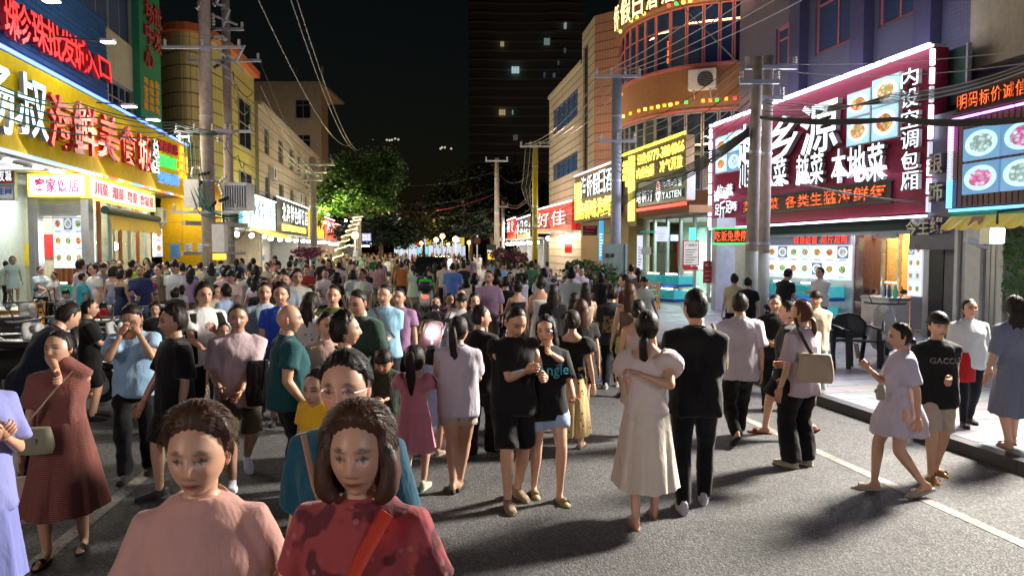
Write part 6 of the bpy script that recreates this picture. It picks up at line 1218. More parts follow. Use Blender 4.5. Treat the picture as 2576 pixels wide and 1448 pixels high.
for(u,v)in((973,352),(980,353),(986,352),(1002,351),(994,349),(1108,374),(1135,374),(1112,371),(1119,371)):
    c=at(u,v,240);o=single('roof_lamp',MB().sphere(c,.35,6,4),emit('far_roof_lamp',(1,.8,.65),.6,False),'tiny distant roof light in the dark sky, %s'%{973:'leftmost of all',980:'second of the left cluster',986:'third of the left cluster',994:'fourth of the left cluster',1002:'last of the left cluster',1108:'first of the right cluster',1112:'second of the right cluster',1119:'third of the right cluster',1135:'rightmost of all'}[u],'lamp','distant roof lights')
# ================================================================== poles and wires
def insul(c,h=.22,r=.055,ax=(0,0,1)):
    m=MB();c=np.array(c,float);ax=np.array(ax,float);n=4;P=[];rr_=[]
    for i in range(n):P+=[c+ax*h*(i/n),c+ax*h*((i+.45)/n),c+ax*h*((i+.5)/n),c+ax*h*((i+.95)/n)];rr_+=[r,r,r*.5,r*.5]
    m.tube(P,rr_,8);return m
def pole(label,u,D,top,r0=.17,r1=.12,arms=(),base='',mats=None,dirn=None,lean=(0,0),z0=PH,group='utility poles'):
    p=at(u,626,D);t=thing('utility_pole',label,'utility pole',(p[0],D,z0),group=group);x,y=p[0],D;f=lambda z:np.array([x+lean[0]*z,y+lean[1]*z,z]);part('shaft',MB().tube([f(z0-.1),f((z0+top)/2),f(top)],[r0,(r0+r1)/2,r1],16),mats or M_['concrete'],t,smooth=True)
    if base:zz,mm=base;part('painted_base',MB().tube([f(z0-.05),f(zz)],[r0+.006,r0+.006+(r1-r0)*(zz/top)],16),mm,t,smooth=True)
    dv=np.array(dirn if dirn is not None else(1,0,0),float);dv/=np.linalg.norm(dv)
    for(z,w,ins)in arms:
        c=f(z)+np.array([0,-r1-.05,0]);part('crossarm',MB().bar(c-dv*w/2,c+dv*w/2,.09,.09),M_['galv'],t)
        for k in range(ins):q=c+dv*(w*(-.46+.92*k/max(1,ins-1)))+np.array([0,0,.05]);part('insulator',insul(q),M_['porc'],t,smooth=True)
    for z in np.arange(2.2,top-.5,2.1):part('steel_band',MB().tube([f(z),f(z+.06)],[r0+(r1-r0)*z/top+.012]*2,16),M_['galv'],t)
    return t,f
t1,f1=pole('thick concrete pole of the transformer pair, the nearer and taller one',526,25,12.5,.225,.185,[(3.3,2.2,3),(5.9,1.9,4),(8.6,2.6,3),(10.2,1.6,3)],(1.3,M_['ltblue']))
t2,f2=pole('concrete pole of the transformer pair, the farther thinner one',579,27.5,11.3,.18,.14,[(6.3,1.9,3),(8.8,2.6,2),(9.9,1.4,3)],(1.4,M_['ltblue']))
# insulators, brackets and boxes on the pair
xf=thing('transformer_platform','steel platform with meter boxes and insulators slung between the twin poles','platform',f1(3));p1,p2=f1(2.95),f2(2.95)
part('platform_beam',MB().bar(p1+(-.7,-.25,0),p2+(.7,-.25,0),.14),M_['galv'],xf);part('platform_beam',MB().bar(p1+(-.8,-.2,-1.0),p2+(.6,-.2,-1.0),.1),M_['galv'],xf)
part('transformer_tank',MB().box(p1[0]+.45,p1[0]+1.2,25.2,26.0,3.4,4.3),M_['galv'],xf)
for i in range(9):part('cooling_fin',MB().box(p1[0]+.48+i*.08,p1[0]+.51+i*.08,25.12,25.2,3.5,4.2),M_['galv'],xf)
part('meter_box',MB().box(p1[0]-.6,p1[0]-.12,24.55,24.8,3.45,4.35),M_['white'],xf);part('meter_box',MB().box(p1[0]+.3,p1[0]+.7,24.5,24.8,2.0,2.9),M_['white'],xf);part('lamp',MB().box(p1[0]+.33,p1[0]+.68,24.45,24.7,1.75,1.95),mat('yellow_lamp',(.9,.6,.05),.4,emit=(1,.6,.05),es=1.2),xf)
g=np.random.RandomState(11)
for i in range(26):c=np.array([g.uniform(p1[0]-.5,p2[0]+.6),25+g.uniform(-.4,1.),g.uniform(3.3,4.9)if i<12 else g.uniform(7.6,10.4)]);ax=np.array([g.uniform(-1,1),g.uniform(-.3,.3),g.uniform(-.3,1)]);ax/=np.linalg.norm(ax);part('insulator',insul(c,.42,.06,ax),M_['porc']if i%3 else M_['dark'],xf,smooth=True)
for i in range(8):c=np.array([p1[0]+g.uniform(.1,1.4),25.3,g.uniform(7.4,10.2)]);part('bracket',MB().bar(c,c+(g.uniform(-.8,.8),0,g.uniform(-.6,.6)),.06),M_['galv'],xf)
fe=thing('metal_fence','galvanised pipe fence round the foot of the twin poles','fence',(p1[0],24.3,PH));fa=at(486,626,24.4)[:2];fb=at(560,626,24.0)[:2];fc=at(643,626,25.6)[:2]
for A,B,fill in((fa,fb,0),(fb,fc,1)):
    F_=Fr(A,B,(0,0));
    for z in(.35,1.5):part('rail',MB().tube([F_.pt(0,0,z),F_.pt(F_.len,0,z)],.03,8),M_['galv'],fe)
    n=int(F_.len/(.09 if fill else.17))
    for i in range(n+1):part('picket',MB().tube([F_.pt(F_.len*i/n,0,PH),F_.pt(F_.len*i/n,0,1.55)],.014 if i%n else.035,6),M_['galv'],fe)
cb=thing('electric_cabinet','pale grey electric cabinet with a blue notice inside the pole fence','cabinet',(p1[0]+.6,25.1,PH));part('cabinet_body',MB().box(p1[0]+.3,p1[0]+1.3,24.8,25.2,PH,1.6),M_['galv'],cb);part('door_panel',MB().box(p1[0]+.82,p1[0]+1.25,24.78,24.796,.3,1.5),M_['alu'],cb);part('notice',MB().box(p1[0]+.35,p1[0]+.75,24.78,24.797,.8,1.4),NB,cb)
t3,f3=pole('concrete pole with a light blue foot carrying a flower basket, left of the street',789,40,6.9,.2,.16,[(6.5,2.4,4),(6.1,1.6,3),(5.7,1.2,2)],(1.9,M_['ltblue']))
t4,f4=pole('slim pole left of the street behind the leaning tree',895,56,8.6,.17,.12,[(8.3,1.8,3)],(2.0,M_['ltblue']));t5,f5=pole('slim pole by the tree trunk with wires',905,62,8,.17,.12,[(7.6,1.6,2)])
t6,f6=pole('bright yellow lit pole right of the street',1346,40,7.6,.16,.14,[(7.45,1.6,4),(3.2,1.6,3)],mats=M_['ypaint']);t7,f7=pole('plain concrete pole left of the yellow one',1250,47,7.7,.19,.13,[(7.5,1.4,2)]);t8,f8=pole('dark thin pole behind the yellow pole',1265,56,5.6,.15,.11,[(5.2,.8,2)])
t9,f9=pole('grey pole with a meter cabinet in front of the hotel signs',1549,25,7.75,.165,.165,[(7.68,1.5,4),(5.6,1.2,3)],(1.6,mat('violet_pole_paint',(.35,.37,.5),.5)),mats=mat('pale_grey_pole',(.33,.36,.42),.5,dirt=.2))
bx=thing('meter_cabinet','grey-green meter cabinet strapped to the grey pole in front of the hotel','cabinet',(f9(1)[0],24.7,1.5));x9=f9(1)[0];MC=mat('grey_green_enamel',(.24,.32,.28),.5,dirt=.3)
a0_=at(1519,0,24.6)[0];a1_=at(1577,0,24.6)[0];zc0,zc1=at(1548,690,24.6)[2],at(1548,614,24.6)[2];part('cabinet_body',MB().box(a0_,a1_,24.55,24.8,zc0,zc1),MC,bx);part('cabinet_side',MB().box(a1_+.002,a1_+.06,24.5,24.84,zc0,zc1),M_['ltblue'],bx)
for q in(.1,.26):part('meter_window',MB().box(a0_+q,a0_+q+.12,24.53,24.548,zc0+.55,zc0+.68),M_['dark'],bx)
t10,f10=pole('left pole of the leaning concrete pair in front of the maroon sign',1888,17.6,6.5,.155,.115,[(5.9,.9,2)],(2.05,mat('white_green_paint',(.45,.48,.42),.6,dirt=.3)),lean=(.015,0));t11,f11=pole('right pole of the leaning concrete pair in front of the maroon sign',1918,17.9,6.6,.15,.11,[(6.3,1.2,2),(5.6,.6,2)],(2.0,mat('white_green_paint',0)),lean=(.012,0))
def cable(label,P,r,m,sag=.3,n=14,group='overhead cables'):
    P=[np.array(p,float)for p in P];pts_=[]
    for i in range(len(P)-1):
        for k in range(n+(i==len(P)-2)):t_=k/n;q=P[i]*(1-t_)+P[i+1]*t_;q=q-np.array([0,0,4*sag*t_*(1-t_)]);pts_.append(q)
    return single('cable',MB().tube(pts_,r,5),m,label,'cable',group,True)
def cp_(u,v,D):return at(u,v,D)
# long wires down the left side
L1='pale power line crossing the dark sky towards the left tree'
cable(L1+', leftmost',[cp_(1018,-60,14),cp_(1030,0,16),cp_(1385-0,575,60)if False else cp_(1250,0,16)][:2]+[cp_(1250,330,80)],.012,M_['wcable'],.0)if False else None
for i,(ua,ub,vb_,D2)in enumerate(((636,905-15,360,56),(722,907,372,56),(738,913,372,56))):cable(L1+(', leftmost of three',', middle of three',', rightmost of three')[i],[cp_(ua,-30,15),cp_(ub,vb_,D2)],.011,M_['wcable'],1.2)
for i,(ua,va,Da,ub,vb_,Db)in enumerate(((653,150,27.4,790,428,40),(655,215,27.4,795,436,40),(648,230,27.4,792,440,40),(560,330,25,786,440,40),(600,400,27,786,470,40),(640,300,27,800,440,40),(575,200,25,790,432,40),(620,250,26,805,446,40))):cable('line from the twin poles to the blue-footed pole, %s'%('upper','second','third','fourth','lowest','fifth','topmost','inner')[i],[cp_(ua,va,Da),cp_(ub,vb_,Db)],.011,M_['wcable']if i%2 else M_['cable'],.5)
for i in range(5):v=(205,218,240,262,285)[i];cable('green insulated wire sagging in front of the yellow sign, %s'%('first','second','third','fourth','fifth')[i],[cp_(-40,v-8,11),cp_(200+20*i,v+55,16),cp_(450,308+6*i,23),cp_(600,330,26)],.016,M_['gcable'],.12)
for i,(dx,r_)in enumerate(((0,.016),(.12,.02),(.25,.014),(-.1,.018),(.4,.016))):cable('green cable loop drooping beside the twin poles, %s'%('first','second','third','fourth','fifth')[i],[cp_(470,345,24.6)+(dx,0,0),cp_(475,430,24.6)+(dx,0,0),cp_(510,520+6*i,24.5)+(dx,0,0),cp_(590,540,25.)+(dx,0,0)],r_,M_['gcable'],.12,8)
for i in range(9):
    a_=g.uniform(560,650);b_=g.uniform(560,655);cable('tangled thin cable at the twin poles, number %s from the top'%('one','two','three','four','five','six','seven','eight','nine')[i],[cp_(a_,180+45*i,26),cp_((a_+b_)/2+g.uniform(-25,25),210+45*i,26),cp_(b_,235+45*i,26)],.014,[M_['cable'],M_['wcable'],M_['gcable'],mat('blue_cable',(.03,.06,.3),.5,bump=0)][i%4],.25,8)
part('crossarm',MB().bar(cp_(443,318,24.8),cp_(600,331,25.2),.07),M_['galv'],t1)
for u in(455,478,520,550):part('insulator',insul(cp_(u,332,24.9),.35,.075,(0,0,-1)),M_['porc'],t1,smooth=True)
# right side: fan of lines
for i,(ua,va)in enumerate(((1512,183),(1535,183),(1562,183),(1588,183))):
    cable('pale line from the grey pole top up across the hotel, %s'%('first','second','third','fourth')[i],[cp_(ua,va,25),cp_(1840+75*i,-25,15)],.012,M_['wcable'],.15)
    cable('pale line from the grey pole top to the yellow pole, %s'%('first','second','third','fourth')[i],[cp_(ua,va+6,25),cp_(1322+16*i,362,40)],.014,M_['wcable'],.5)
cable('single pale line slanting down from the top edge to the concrete pair',[cp_(1690,-10,22),cp_(1858,160,17.6)],.016,M_['wcable'],.0)
for i in range(10):cable('thin line from the leaning pair to the grey pole, %s'%('first','second','third','fourth','fifth','sixth','seventh','eighth','ninth','tenth')[i],[cp_(1862+4*i,150+17*i,17.6),cp_(1552,330+11*i,24.8)],.012,M_['wcable']if i%3 else M_['cable'],.25+.06*i)
for i in range(6):cable('black telecom cable crossing the maroon sign, %s of the bundle'%('first','second','third','fourth','fifth','sixth','seventh','eighth')[i],[cp_(1912,292+1.2*i,17.4),cp_(2250,296+1.6*i,13.5),cp_(2640,290+1.5*i,10.5)],.011,M_['cable'],.05+.01*i,10)
for i in range(7):cable('dark cable rising to the right edge above the LED board, %s'%('first','second','third','fourth','fifth','sixth','seventh')[i],[cp_(1925,300-10*i,17.4),cp_(2240,235+4*i,13.5),cp_(2640,138+2.5*i,10.5)],.010,M_['cable']if i%3 else M_['wcable'],.12,10)
for i in range(7):cable('black cable bundle sagging over the burger sign, %s strand'%('first','second','third','fourth','fifth','sixth','seventh')[i],[cp_(1885,322+3*i,17.4),cp_(1600,478+3*i,24.4),cp_(1420,545+3*i,34),cp_(1345,548+2*i,40)],.017,M_['cable'],.12+.02*i,10)
cable('pale pipe-like cable crossing the maroon sign to its lower corner',[cp_(2015,463,17),cp_(2320,510,16)],.022,M_['wcable'],.05)
for i,(va,vb_,s)in enumerate(((385,430,.8),(402,470,1.2),(446,485,1.),(470,520,.7),(505,545,.9),(520,520,1.3))):cable('line sagging across the street between the far poles, %s'%('highest','second','third','fourth','fifth','lowest')[i],[cp_(790+15*i,va+50,41),cp_(1250,vb_,47),cp_(1346,vb_-10,40)],.010,M_['cable']if i!=2 else mat('red_cable',(.3,.05,.05),.5),s)
for i in range(5):cable('loose cable hanging round the yellow pole, %s'%('first','second','third','fourth','fifth')[i],[cp_(1322+6*i,372,39.8),cp_(1312+5*i,470,39.8),cp_(1340,520+5*i,39.8),cp_(1450,500+8*i,37)],.02,M_['cable']if i%2 else M_['wcable'],.3,8)
cable('thin line in front of the purple building, upper',[cp_(1960,160,17.6),cp_(2640,120,11)],.008,M_['wcable'],.1);cable('thin line in front of the purple building, lower',[cp_(1940,172,17.6),cp_(2640,150,11)],.008,M_['wcable'],.2)
# ================================================================== trees, flowers
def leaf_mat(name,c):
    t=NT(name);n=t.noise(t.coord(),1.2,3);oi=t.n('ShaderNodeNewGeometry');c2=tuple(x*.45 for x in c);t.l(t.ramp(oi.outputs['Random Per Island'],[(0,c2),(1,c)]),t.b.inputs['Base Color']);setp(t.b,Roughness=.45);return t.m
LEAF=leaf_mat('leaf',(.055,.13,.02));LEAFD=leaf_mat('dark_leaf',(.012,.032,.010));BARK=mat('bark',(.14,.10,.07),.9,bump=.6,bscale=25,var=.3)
def tree(label,x,y,z0,H,crowns,seed,n,leaf,trunk,lsz=.16,group='street trees'):
    g=np.random.RandomState(seed);t=thing('tree',label,'tree',(x,y,0),group=group);m=MB()
    m.tube(catmull(np.array(trunk),4),np.linspace(.24,.12,(len(trunk)-1)*4+1),10);top=np.array(trunk[-1])
    for c,r in crowns:m.tube(catmull(np.array([top,(top+c)/2+g.normal(size=3)*.2,c]),3),np.linspace(.11,.03,7),7)
    part('trunk',m,BARK,t,smooth=True);V=np.zeros((n*4,3));k=0;per=n//len(crowns)
    for c,r in crowns:
        r=tuple(q*.84 for q in r);nc=max(6,int(18*(r[0]if hasattr(r,'__len__')else r)));cl_=g.normal(size=(nc,3));cl_/=np.linalg.norm(cl_,axis=1)[:,None];cl_=np.array(c)+cl_*np.array(r)*g.uniform(.55,1.,(nc,1))
        p=cl_[g.randint(0,nc,per)]+g.normal(size=(per,3))*np.array(r)*.2;t1_=g.normal(size=(per,3));t1_/=np.linalg.norm(t1_,axis=1)[:,None];t1_[:,2]*=.6;t2_=np.cross(t1_,g.normal(size=(per,3)));t2_/=np.linalg.norm(t2_,axis=1)[:,None];s=g.uniform(.6,1.3,(per,1))*lsz
        V[k:k+4*per:4]=p-t1_*s;V[k+1:k+4*per:4]=p+t2_*s*.45;V[k+2:k+4*per:4]=p+t1_*s;V[k+3:k+4*per:4]=p-t2_*s*.45;k+=4*per
    V=V[:k];me=bpy.data.meshes.new('crown');nf=k//4;me.vertices.add(k);me.vertices.foreach_set('co',(V-np.array([x,y,0])).ravel());me.loops.add(k);me.loops.foreach_set('vertex_index',np.arange(k));me.polygons.add(nf);me.polygons.foreach_set('loop_start',np.arange(nf)*4);me.polygons.foreach_set('loop_total',np.full(nf,4));me.materials.append(leaf);me.update();me.validate();link('crown',me,t);return t
C=lambda u,v,D:at(u,v,D)
D_=48;b0=gp(838,722,PH);D_=46
tk=[at(838,720,D_),at(842,680,D_),at(858,620,D_),at(885,575,D_),at(900,545,D_)];tk[0][2]=0
tree('leafy tree with a leaning light-wrapped trunk left of the street, lit yellow-green from below',tk[0][0],D_,0,9,[(C(905,440,46),(2.0,2.2,1.5)),(C(960,430,47),(1.5,1.8,1.6)),(C(860,480,45),(1.7,1.8,1.2)),(C(955,480,46),(1.3,1.5,1.1)),(C(915,510,46),(2.0,1.8,.9)),(C(835,510,44.5),(1.2,1.2,.9))],1,26000,LEAF,tk,.13)
lr_=thing('light_rope','coil of small warm lights wound round the leaning tree trunk','light rope',tk[0]);P_=[];ct=catmull(np.array(tk),14)
for i,c in enumerate(ct):a=i*1.35;P_.append(c+np.array([math.cos(a)*.3,math.sin(a)*.3,0]))
part('rope',MB().tube(catmull(np.array(P_),3),.03,5),emit('warm_rope_light',(1,.85,.5),2.2,False),lr_)
for nm,(u,v,D,pw,col_)in{'a':(826,540,43.3,520,(1.,1,.3)),'b':(818,560,42.3,560,(1,.95,.3)),'c':(870,555,43.5,200,(.85,1,.4))}.items():
    c=at(u,v,D);o=thing('tree_spotlight','small spotlight in the tree lighting the leaves, %s'%{'a':'upper left','b':'by the yellow shop','c':'near the trunk'}[nm],'spotlight',c,group='tree spotlights');part('lamp_face',MB().sphere(c,.07,10,6),E_['bulb'],o);point_light('spot',c+(0,-.12,.0),pw,col_,.08)
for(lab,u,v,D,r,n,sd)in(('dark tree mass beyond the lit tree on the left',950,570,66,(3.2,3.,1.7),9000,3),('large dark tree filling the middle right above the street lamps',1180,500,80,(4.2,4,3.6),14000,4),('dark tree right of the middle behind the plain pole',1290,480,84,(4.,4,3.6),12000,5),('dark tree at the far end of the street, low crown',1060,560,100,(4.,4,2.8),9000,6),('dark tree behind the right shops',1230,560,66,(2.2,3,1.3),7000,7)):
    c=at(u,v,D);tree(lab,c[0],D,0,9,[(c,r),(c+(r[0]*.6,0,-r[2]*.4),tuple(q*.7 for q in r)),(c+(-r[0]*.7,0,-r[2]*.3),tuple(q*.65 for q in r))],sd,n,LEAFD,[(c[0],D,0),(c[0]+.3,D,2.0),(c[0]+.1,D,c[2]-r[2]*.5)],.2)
FLW=leaf_mat('magenta_flower',(.42,.04,.22));
def bush(label,u,v,D,r,n,seed,mats_,stem=True,lsz=.06,cat='shrub',nm='flowering_shrub',zb=PH):
    g=np.random.RandomState(seed);c=at(u,v,D);t=thing(nm,label,cat,(c[0],D,zb));
    for mi,(mm,fr)in enumerate(mats_):
        mb=MB();k=int(n*fr)
        for i in range(k):
            d=g.normal(size=3);d/=np.linalg.norm(d);p=c+d*np.array(r)*g.uniform(.35,1.)**.6*(1+.25*math.sin(d[0]*7+seed)*math.sin(d[2]*6));a=g.normal(size=3);a/=np.linalg.norm(a);b=np.cross(a,g.normal(size=3));b/=np.linalg.norm(b);s=lsz*g.uniform(.6,1.4);mb.add([p-a*s,p+b*s*.6,p+a*s,p-b*s*.6],[(0,1,2,3)])
        part('foliage' if mi==0 else 'blossom',mb,mm,t)
    if stem:
        m=MB()
        for i in range(5):e=c+g.normal(size=3)*np.array(r)*.5;m.tube(catmull(np.array([(c[0]+g.uniform(-.1,.1),D,zb),(c+e)/2+(0,0,-r[2]*.7),e]),3),np.linspace(.04,.01,7),6)
        part('branch',m,BARK,t)
    return t
LEAFM=leaf_mat('shrub_leaf',(.05,.15,.03))
bush('magenta flower basket on the pole with the light blue foot',773,636,39.6,(.85,.6,.3),1100,1,[(LEAFM,.3),(FLW,.7)],False,.07,'flowers','flower_basket',1.8);bush('pink bougainvillea spilling below the flower basket',806,665,41,(.5,.5,.35),600,2,[(LEAFM,.5),(FLW,.5)],True,.07)
bush('magenta bougainvillea right of the street beside the yellow pole',1290,652,36,(.75,.7,.55),1500,3,[(LEAFM,.45),(FLW,.55)],True,.06);bush('smaller magenta bougainvillea behind the menu stand',1258,640,38,(.5,.5,.35),800,4,[(LEAFM,.5),(FLW,.5)],True,.06)
bush('dense green hedge block in front of the yellow pole foot',1322,690,33,(.62,.6,.55),2200,5,[(LEAFM,1.)],True,.05,'hedge','hedge');bush('gnarled garden bonsai with flat leaf pads by the meter cabinet',1490,700,24,(1.0,.7,.55),2600,6,[(LEAFM,.93),(FLW,.07)],True,.05);bush('upper pad of the garden bonsai',1455,668,24.3,(.35,.35,.2),500,7,[(LEAFM,1.)],False,.05);bush('low green planting at the foot of the bonsai',1510,790,19.5,(1.1,.6,.25),1500,8,[(LEAFM,1.)],False,.05)
# street lamps and small hanging signs
for(u,v,D,lab)in((893,592,50,'orange glowing globe lamp left of the street'),(1097,603,78,'warm globe lamp in the middle distance, left of three'),(1113,594,70,'warm globe lamp in the middle distance, centre of three'),(1146,602,60,'brightest warm globe lamp in the middle distance'),(1060,612,95,'small far globe lamp left of the three warm ones'),(1128,614,110,'tiny far globe lamp under the brightest one'),(1180,610,90,'far globe lamp right of the brightest one'),(1020,614,105,'far globe lamp over the street end, leftmost')):
    c=at(u,v,D);t=thing('street_lamp',lab,'street lamp',(c[0],D,0),group='globe street lamps');part('lamp_post',MB().tube([(c[0],D,0),(c[0],D,c[2]-.2)],[.07,.045],8),M_['galv'],t);part('globe',MB().sphere(c,.25,14,10),E_['warm'],t,smooth=True);point_light('lamp_light',c+(0,-.35,.1),560,(1,.6,.25),.2)
hang=thing('hanging_sign','small white and violet lit street sign on the slim left pole','sign',at(921,597,55));f=Fr(at(911,626,55)[:2],at(933,626,55)[:2],(0,0));z1,z0=f.px(921,587)[1],f.px(921,606)[1];part('sign_panel',MB().fbox(f,0,f.len,-.1,0,z0,z1),E_['paleblue']if False else emit('violet_panel',(.35,.3,.75),.9,False),hang);letters(hang,f,'凤凰街',.05,f.len-.05,(z0+z1)/2,z1-.05,.01,E_['w'],.02,.03,joined=True);letters(hang,f,'停车场',.05,f.len-.05,z0+.05,(z0+z1)/2-.05,.01,E_['w'],.02,.03,joined=True)
pk=thing('menu_stand','tall dark menu stand with a lit orange picture by the bougainvillea','sign stand',at(1236,690,44));c=at(1236,690,44);f=Fr(at(1224,626,44)[:2],at(1248,626,44)[:2],(0,0));part('stand_panel',MB().fbox(f,0,f.len,-.1,0,0,f.px(1236,615)[1]),M_['dark'],pk);part('lit_picture',MB().fbox(f,.08,f.len-.08,.002,.02,f.px(1236,652)[1],f.px(1236,638)[1]),E_['o'],pk)
letters(pk,f,'P停车场',.06,f.len-.06,f.px(1236,636)[1],f.px(1236,628)[1],.01,E_['w'],.02,.03,joined=True)
ns=thing('traffic_sign','round dark red no-parking disc on a thin post','traffic sign',at(1200,660,50));c=at(1200,606,50);part('disc',MB().tube([c+(0,.03,0),c],.25,24),mat('dull_red_disc',(.10,.015,.015),.6),ns);part('cross_bar',MB().bar(c+(-.15,-.01,-.15),c+(.15,-.01,.15),.04).bar(c+(.15,-.012,-.15),c+(-.15,-.012,.15),.04),M_['brownf'],ns);part('post',MB().tube([(c[0],50.1,0),c+(0,.1,.4)],.04,8),M_['galv'],ns)

# fill light added behind the viewer on both sides, shaped as lit shop signs
for nm,(A,B,lab,pw,c_)in{'l':((-8.5,-6.),(-7.7,-1.5),'lit white shop sign on the left, behind the viewer',430,(1.,.84,.80)),'r':((8.2,-6.5),(7.6,-2.),'lit white shop sign on the right, behind the viewer',380,(.9,.88,1.))}.items():
    f=Fr(A,B,(0,0));t=thing('fill_sign',lab,'sign',f.pt(f.len/2,0,0));part('sign_panel',MB().fbox(f,0,f.len,-.3,0,2.9,4.6),E_['panel'],t);part('sign_wall',MB().fbox(f,-1,f.len+1,-3,-.31,0,7),M_['cream'],t);area_light('sign_glow',f.pt(f.len/2,.2,3.7),(0,5,1.2),4,1.6,pw,c_)

area_light('wall_wash',F3.pt(9,7,4.5),F3.pt(9,0,7.5),6,1,420,(1,.88,.65));area_light('wall_wash',F3.pt(22,8,4.5),F3.pt(22,0,7.5),6,1,300,(1,.85,.6));area_light('wall_wash',W3.pt(5,7,4),W3.pt(5,0,7.5),4,1,260,(1,.9,.8));area_light('wall_wash',F4.pt(4,14,8),F4.pt(5,0,15),4,2,260,(1,.8,.6))  # free-hanging wash lights added to brighten the facades, without fixtures
for i,(t_,u_)in enumerate(((3.5,.5),(9,-1.),(16,0.5))):m=MB().tube([(-1.2+u_*2,4.8+t_,.003),(-1.2+u_*2,4.8+t_,.008)],.33,28);o=single('manhole_cover',m,mat('cast_iron',(.05,.045,.045),.55,.5,bump=.6,bscale=40,bdist=.01),'round iron manhole cover in the asphalt, %s'%('nearest','second','farthest')[i],'manhole cover')

# ================================================================== props
def paint_mat():
    t=NT('scooter_paint');oi=t.n('ShaderNodeObjectInfo');t.l(oi.outputs['Color'],t.b.inputs['Base Color']);setp(t.b,Roughness=.25);t.b.inputs['Coat Weight'].default_value=.5;n=t.noise(t.coord(),30,3);t.bump(n,.05,.002);return t.m
PAINT=paint_mat()
def wheel(y,r,w=.05,n=20):
    m=MB();vs=[];fs=[];q=8
    for i in range(n):
        a=2*math.pi*i/n
        for j in range(q):b=2*math.pi*j/q;rr_=r-w+math.cos(b)*w;vs.append((math.sin(b)*w*.8,y+math.cos(a)*rr_,r+math.sin(a)*rr_))
    for i in range(n):
        for j in range(q):fs.append((i*q+j,i*q+(j+1)%q,((i+1)%n)*q+(j+1)%q,((i+1)%n)*q+j))
    return m.add(vs,fs)
def scooter(label,x,y,z,rz,col=(.03,.03,.035),lit=False,box=False,group='parked scooters',tail=False):
    t=thing('scooter',label,'scooter',(x,y,z),rz,group);L=dict(local=True,smooth=True)
    for yy,nm in((.62,'front_wheel'),(-.58,'rear_wheel')):
        w=part(nm,wheel(yy,.24),M_['plast_k'],t,**L);part('rim',MB().tube([(-.03,yy,.24),(.03,yy,.24)],.14,14),M_['alu'],w,local=True)
    lv=loft([(0,.1,.20,.13,.34),(0,.05,.26,.16,.42),(0,.02,.30,.15,.40)],16);part('footboard',MB().add(*lv),M_['plast_k'],t,**L)
    lv=loft([(0,-.52,.30,.10,.26),(0,-.50,.45,.16,.40),(0,-.48,.60,.17,.44),(0,-.46,.70,.14,.40)],18);part('rear_body',MB().add(*lv),PAINT,t,color=col,**L)
    lv=loft([(0,-.38,.70,.13,.36),(0,-.40,.76,.15,.38),(0,-.42,.80,.12,.34)],16);part('seat',MB().add(*lv),M_['plast_k'],t,**L)
    P=[(0,.36,.25),(0,.42,.5),(0,.40,.75),(0,.34,.95),(0,.33,1.02)];part('leg_shield',MB().tube(catmull(P,3),[.17,.2,.22,.23,.23,.22,.2,.18,.17,.15,.13,.1,.07],16,True,.32,(1,0,0)),PAINT,t,color=col,**L)
    lv=loft([(0,.62,.44,.07,.24),(0,.62,.49,.08,.20),(0,.60,.53,.05,.12)],12);part('front_fender',MB().add(*lv),PAINT,t,color=col,**L)
    part('fork',MB().tube([(0,.40,.85),(0,.62,.24)],.03,8),M_['steel'],t,**L);part('handlebar',MB().tube(catmull([(-.33,.25,1.04),(-.15,.33,1.03),(.15,.33,1.03),(.33,.25,1.04)],4),.018,8),M_['plast_k'],t,**L)
    part('headlight',MB().sphere((0,.47,.93 if not lit else.86),(.085,.04,.075),14,8),E_['lamp']if lit else M_['white'],t,**L)
    for s in(-1,1):part('mirror',MB().tube([(s*.2,.3,1.03),(s*.27,.28,1.2)],.01,6).sphere((s*.29,.28,1.24),(.06,.015,.045),10,6),M_['plast_k'],t,**L)
    part('tail_light',MB().sphere((0,-.92,.62),(.09,.04,.05),10,6),emit('red_tail_lamp',(1,.04,.02),6)if tail else M_['plast_r'],t,**L);part('number_plate',MB().box(-.09,.09,-.93,-.92,.42,.52),M_['white'],t,local=True)
    if box:lv=loft([(0,-.86,.80,.19,.17),(0,-.86,.95,.22,.2),(0,-.86,1.08,.2,.18)],14,pw=4);part('top_box',MB().add(*lv),M_['plast_k'],t,**L)
    return t
def onroad(u,v,z=0.):return gp(u,v,z)
g=np.random.RandomState(21)
pk_=at(1096,700,11.2);s=scooter('pink electric scooter with a round lit headlight coming towards the viewer',pk_[0],pk_[1]+.5,0,R(172),(.52,.27,.33),True,group='scooters ridden through the crowd')
q_=at(1142,700,11);scooter('pale blue electric scooter abreast of the pink one',q_[0],q_[1]+.5,0,R(178),(.45,.58,.68),group='scooters ridden through the crowd')
gr=onroad(1072,790);scooter('delivery scooter with a black top box and lit red tail lamp',gr[0],gr[1],0,R(5),(.55,.6,.55),box=True,group='scooters ridden through the crowd',tail=True)
cols_s=[(.03,.03,.035),(.55,.56,.55),(.2,.02,.02),(.05,.08,.12),(.4,.42,.45),(.02,.02,.02)]
wd=['black','white','dark red','navy','grey','black'];place_=['beside the hedge','second from the hedge','in front of the bonsai','behind the white scooter','at the kerb by the yellow pole','next to the grey pole']
for i,(u,v)in enumerate(((1345,800),(1318,775),(1400,800),(1432,795),(1370,765),(1415,770))):
    p=onroad(u,v,0.if u<1350 else PH);scooter('%s scooter parked %s on the right'%(['white','dark','black','dark red','grey','navy'][i],place_[i]),p[0],p[1],0.if u<1350 else PH,R(g.uniform(50,120)),[cols_s[1],cols_s[5],cols_s[0],cols_s[2],cols_s[4],cols_s[3]][i],box=i in(2,))
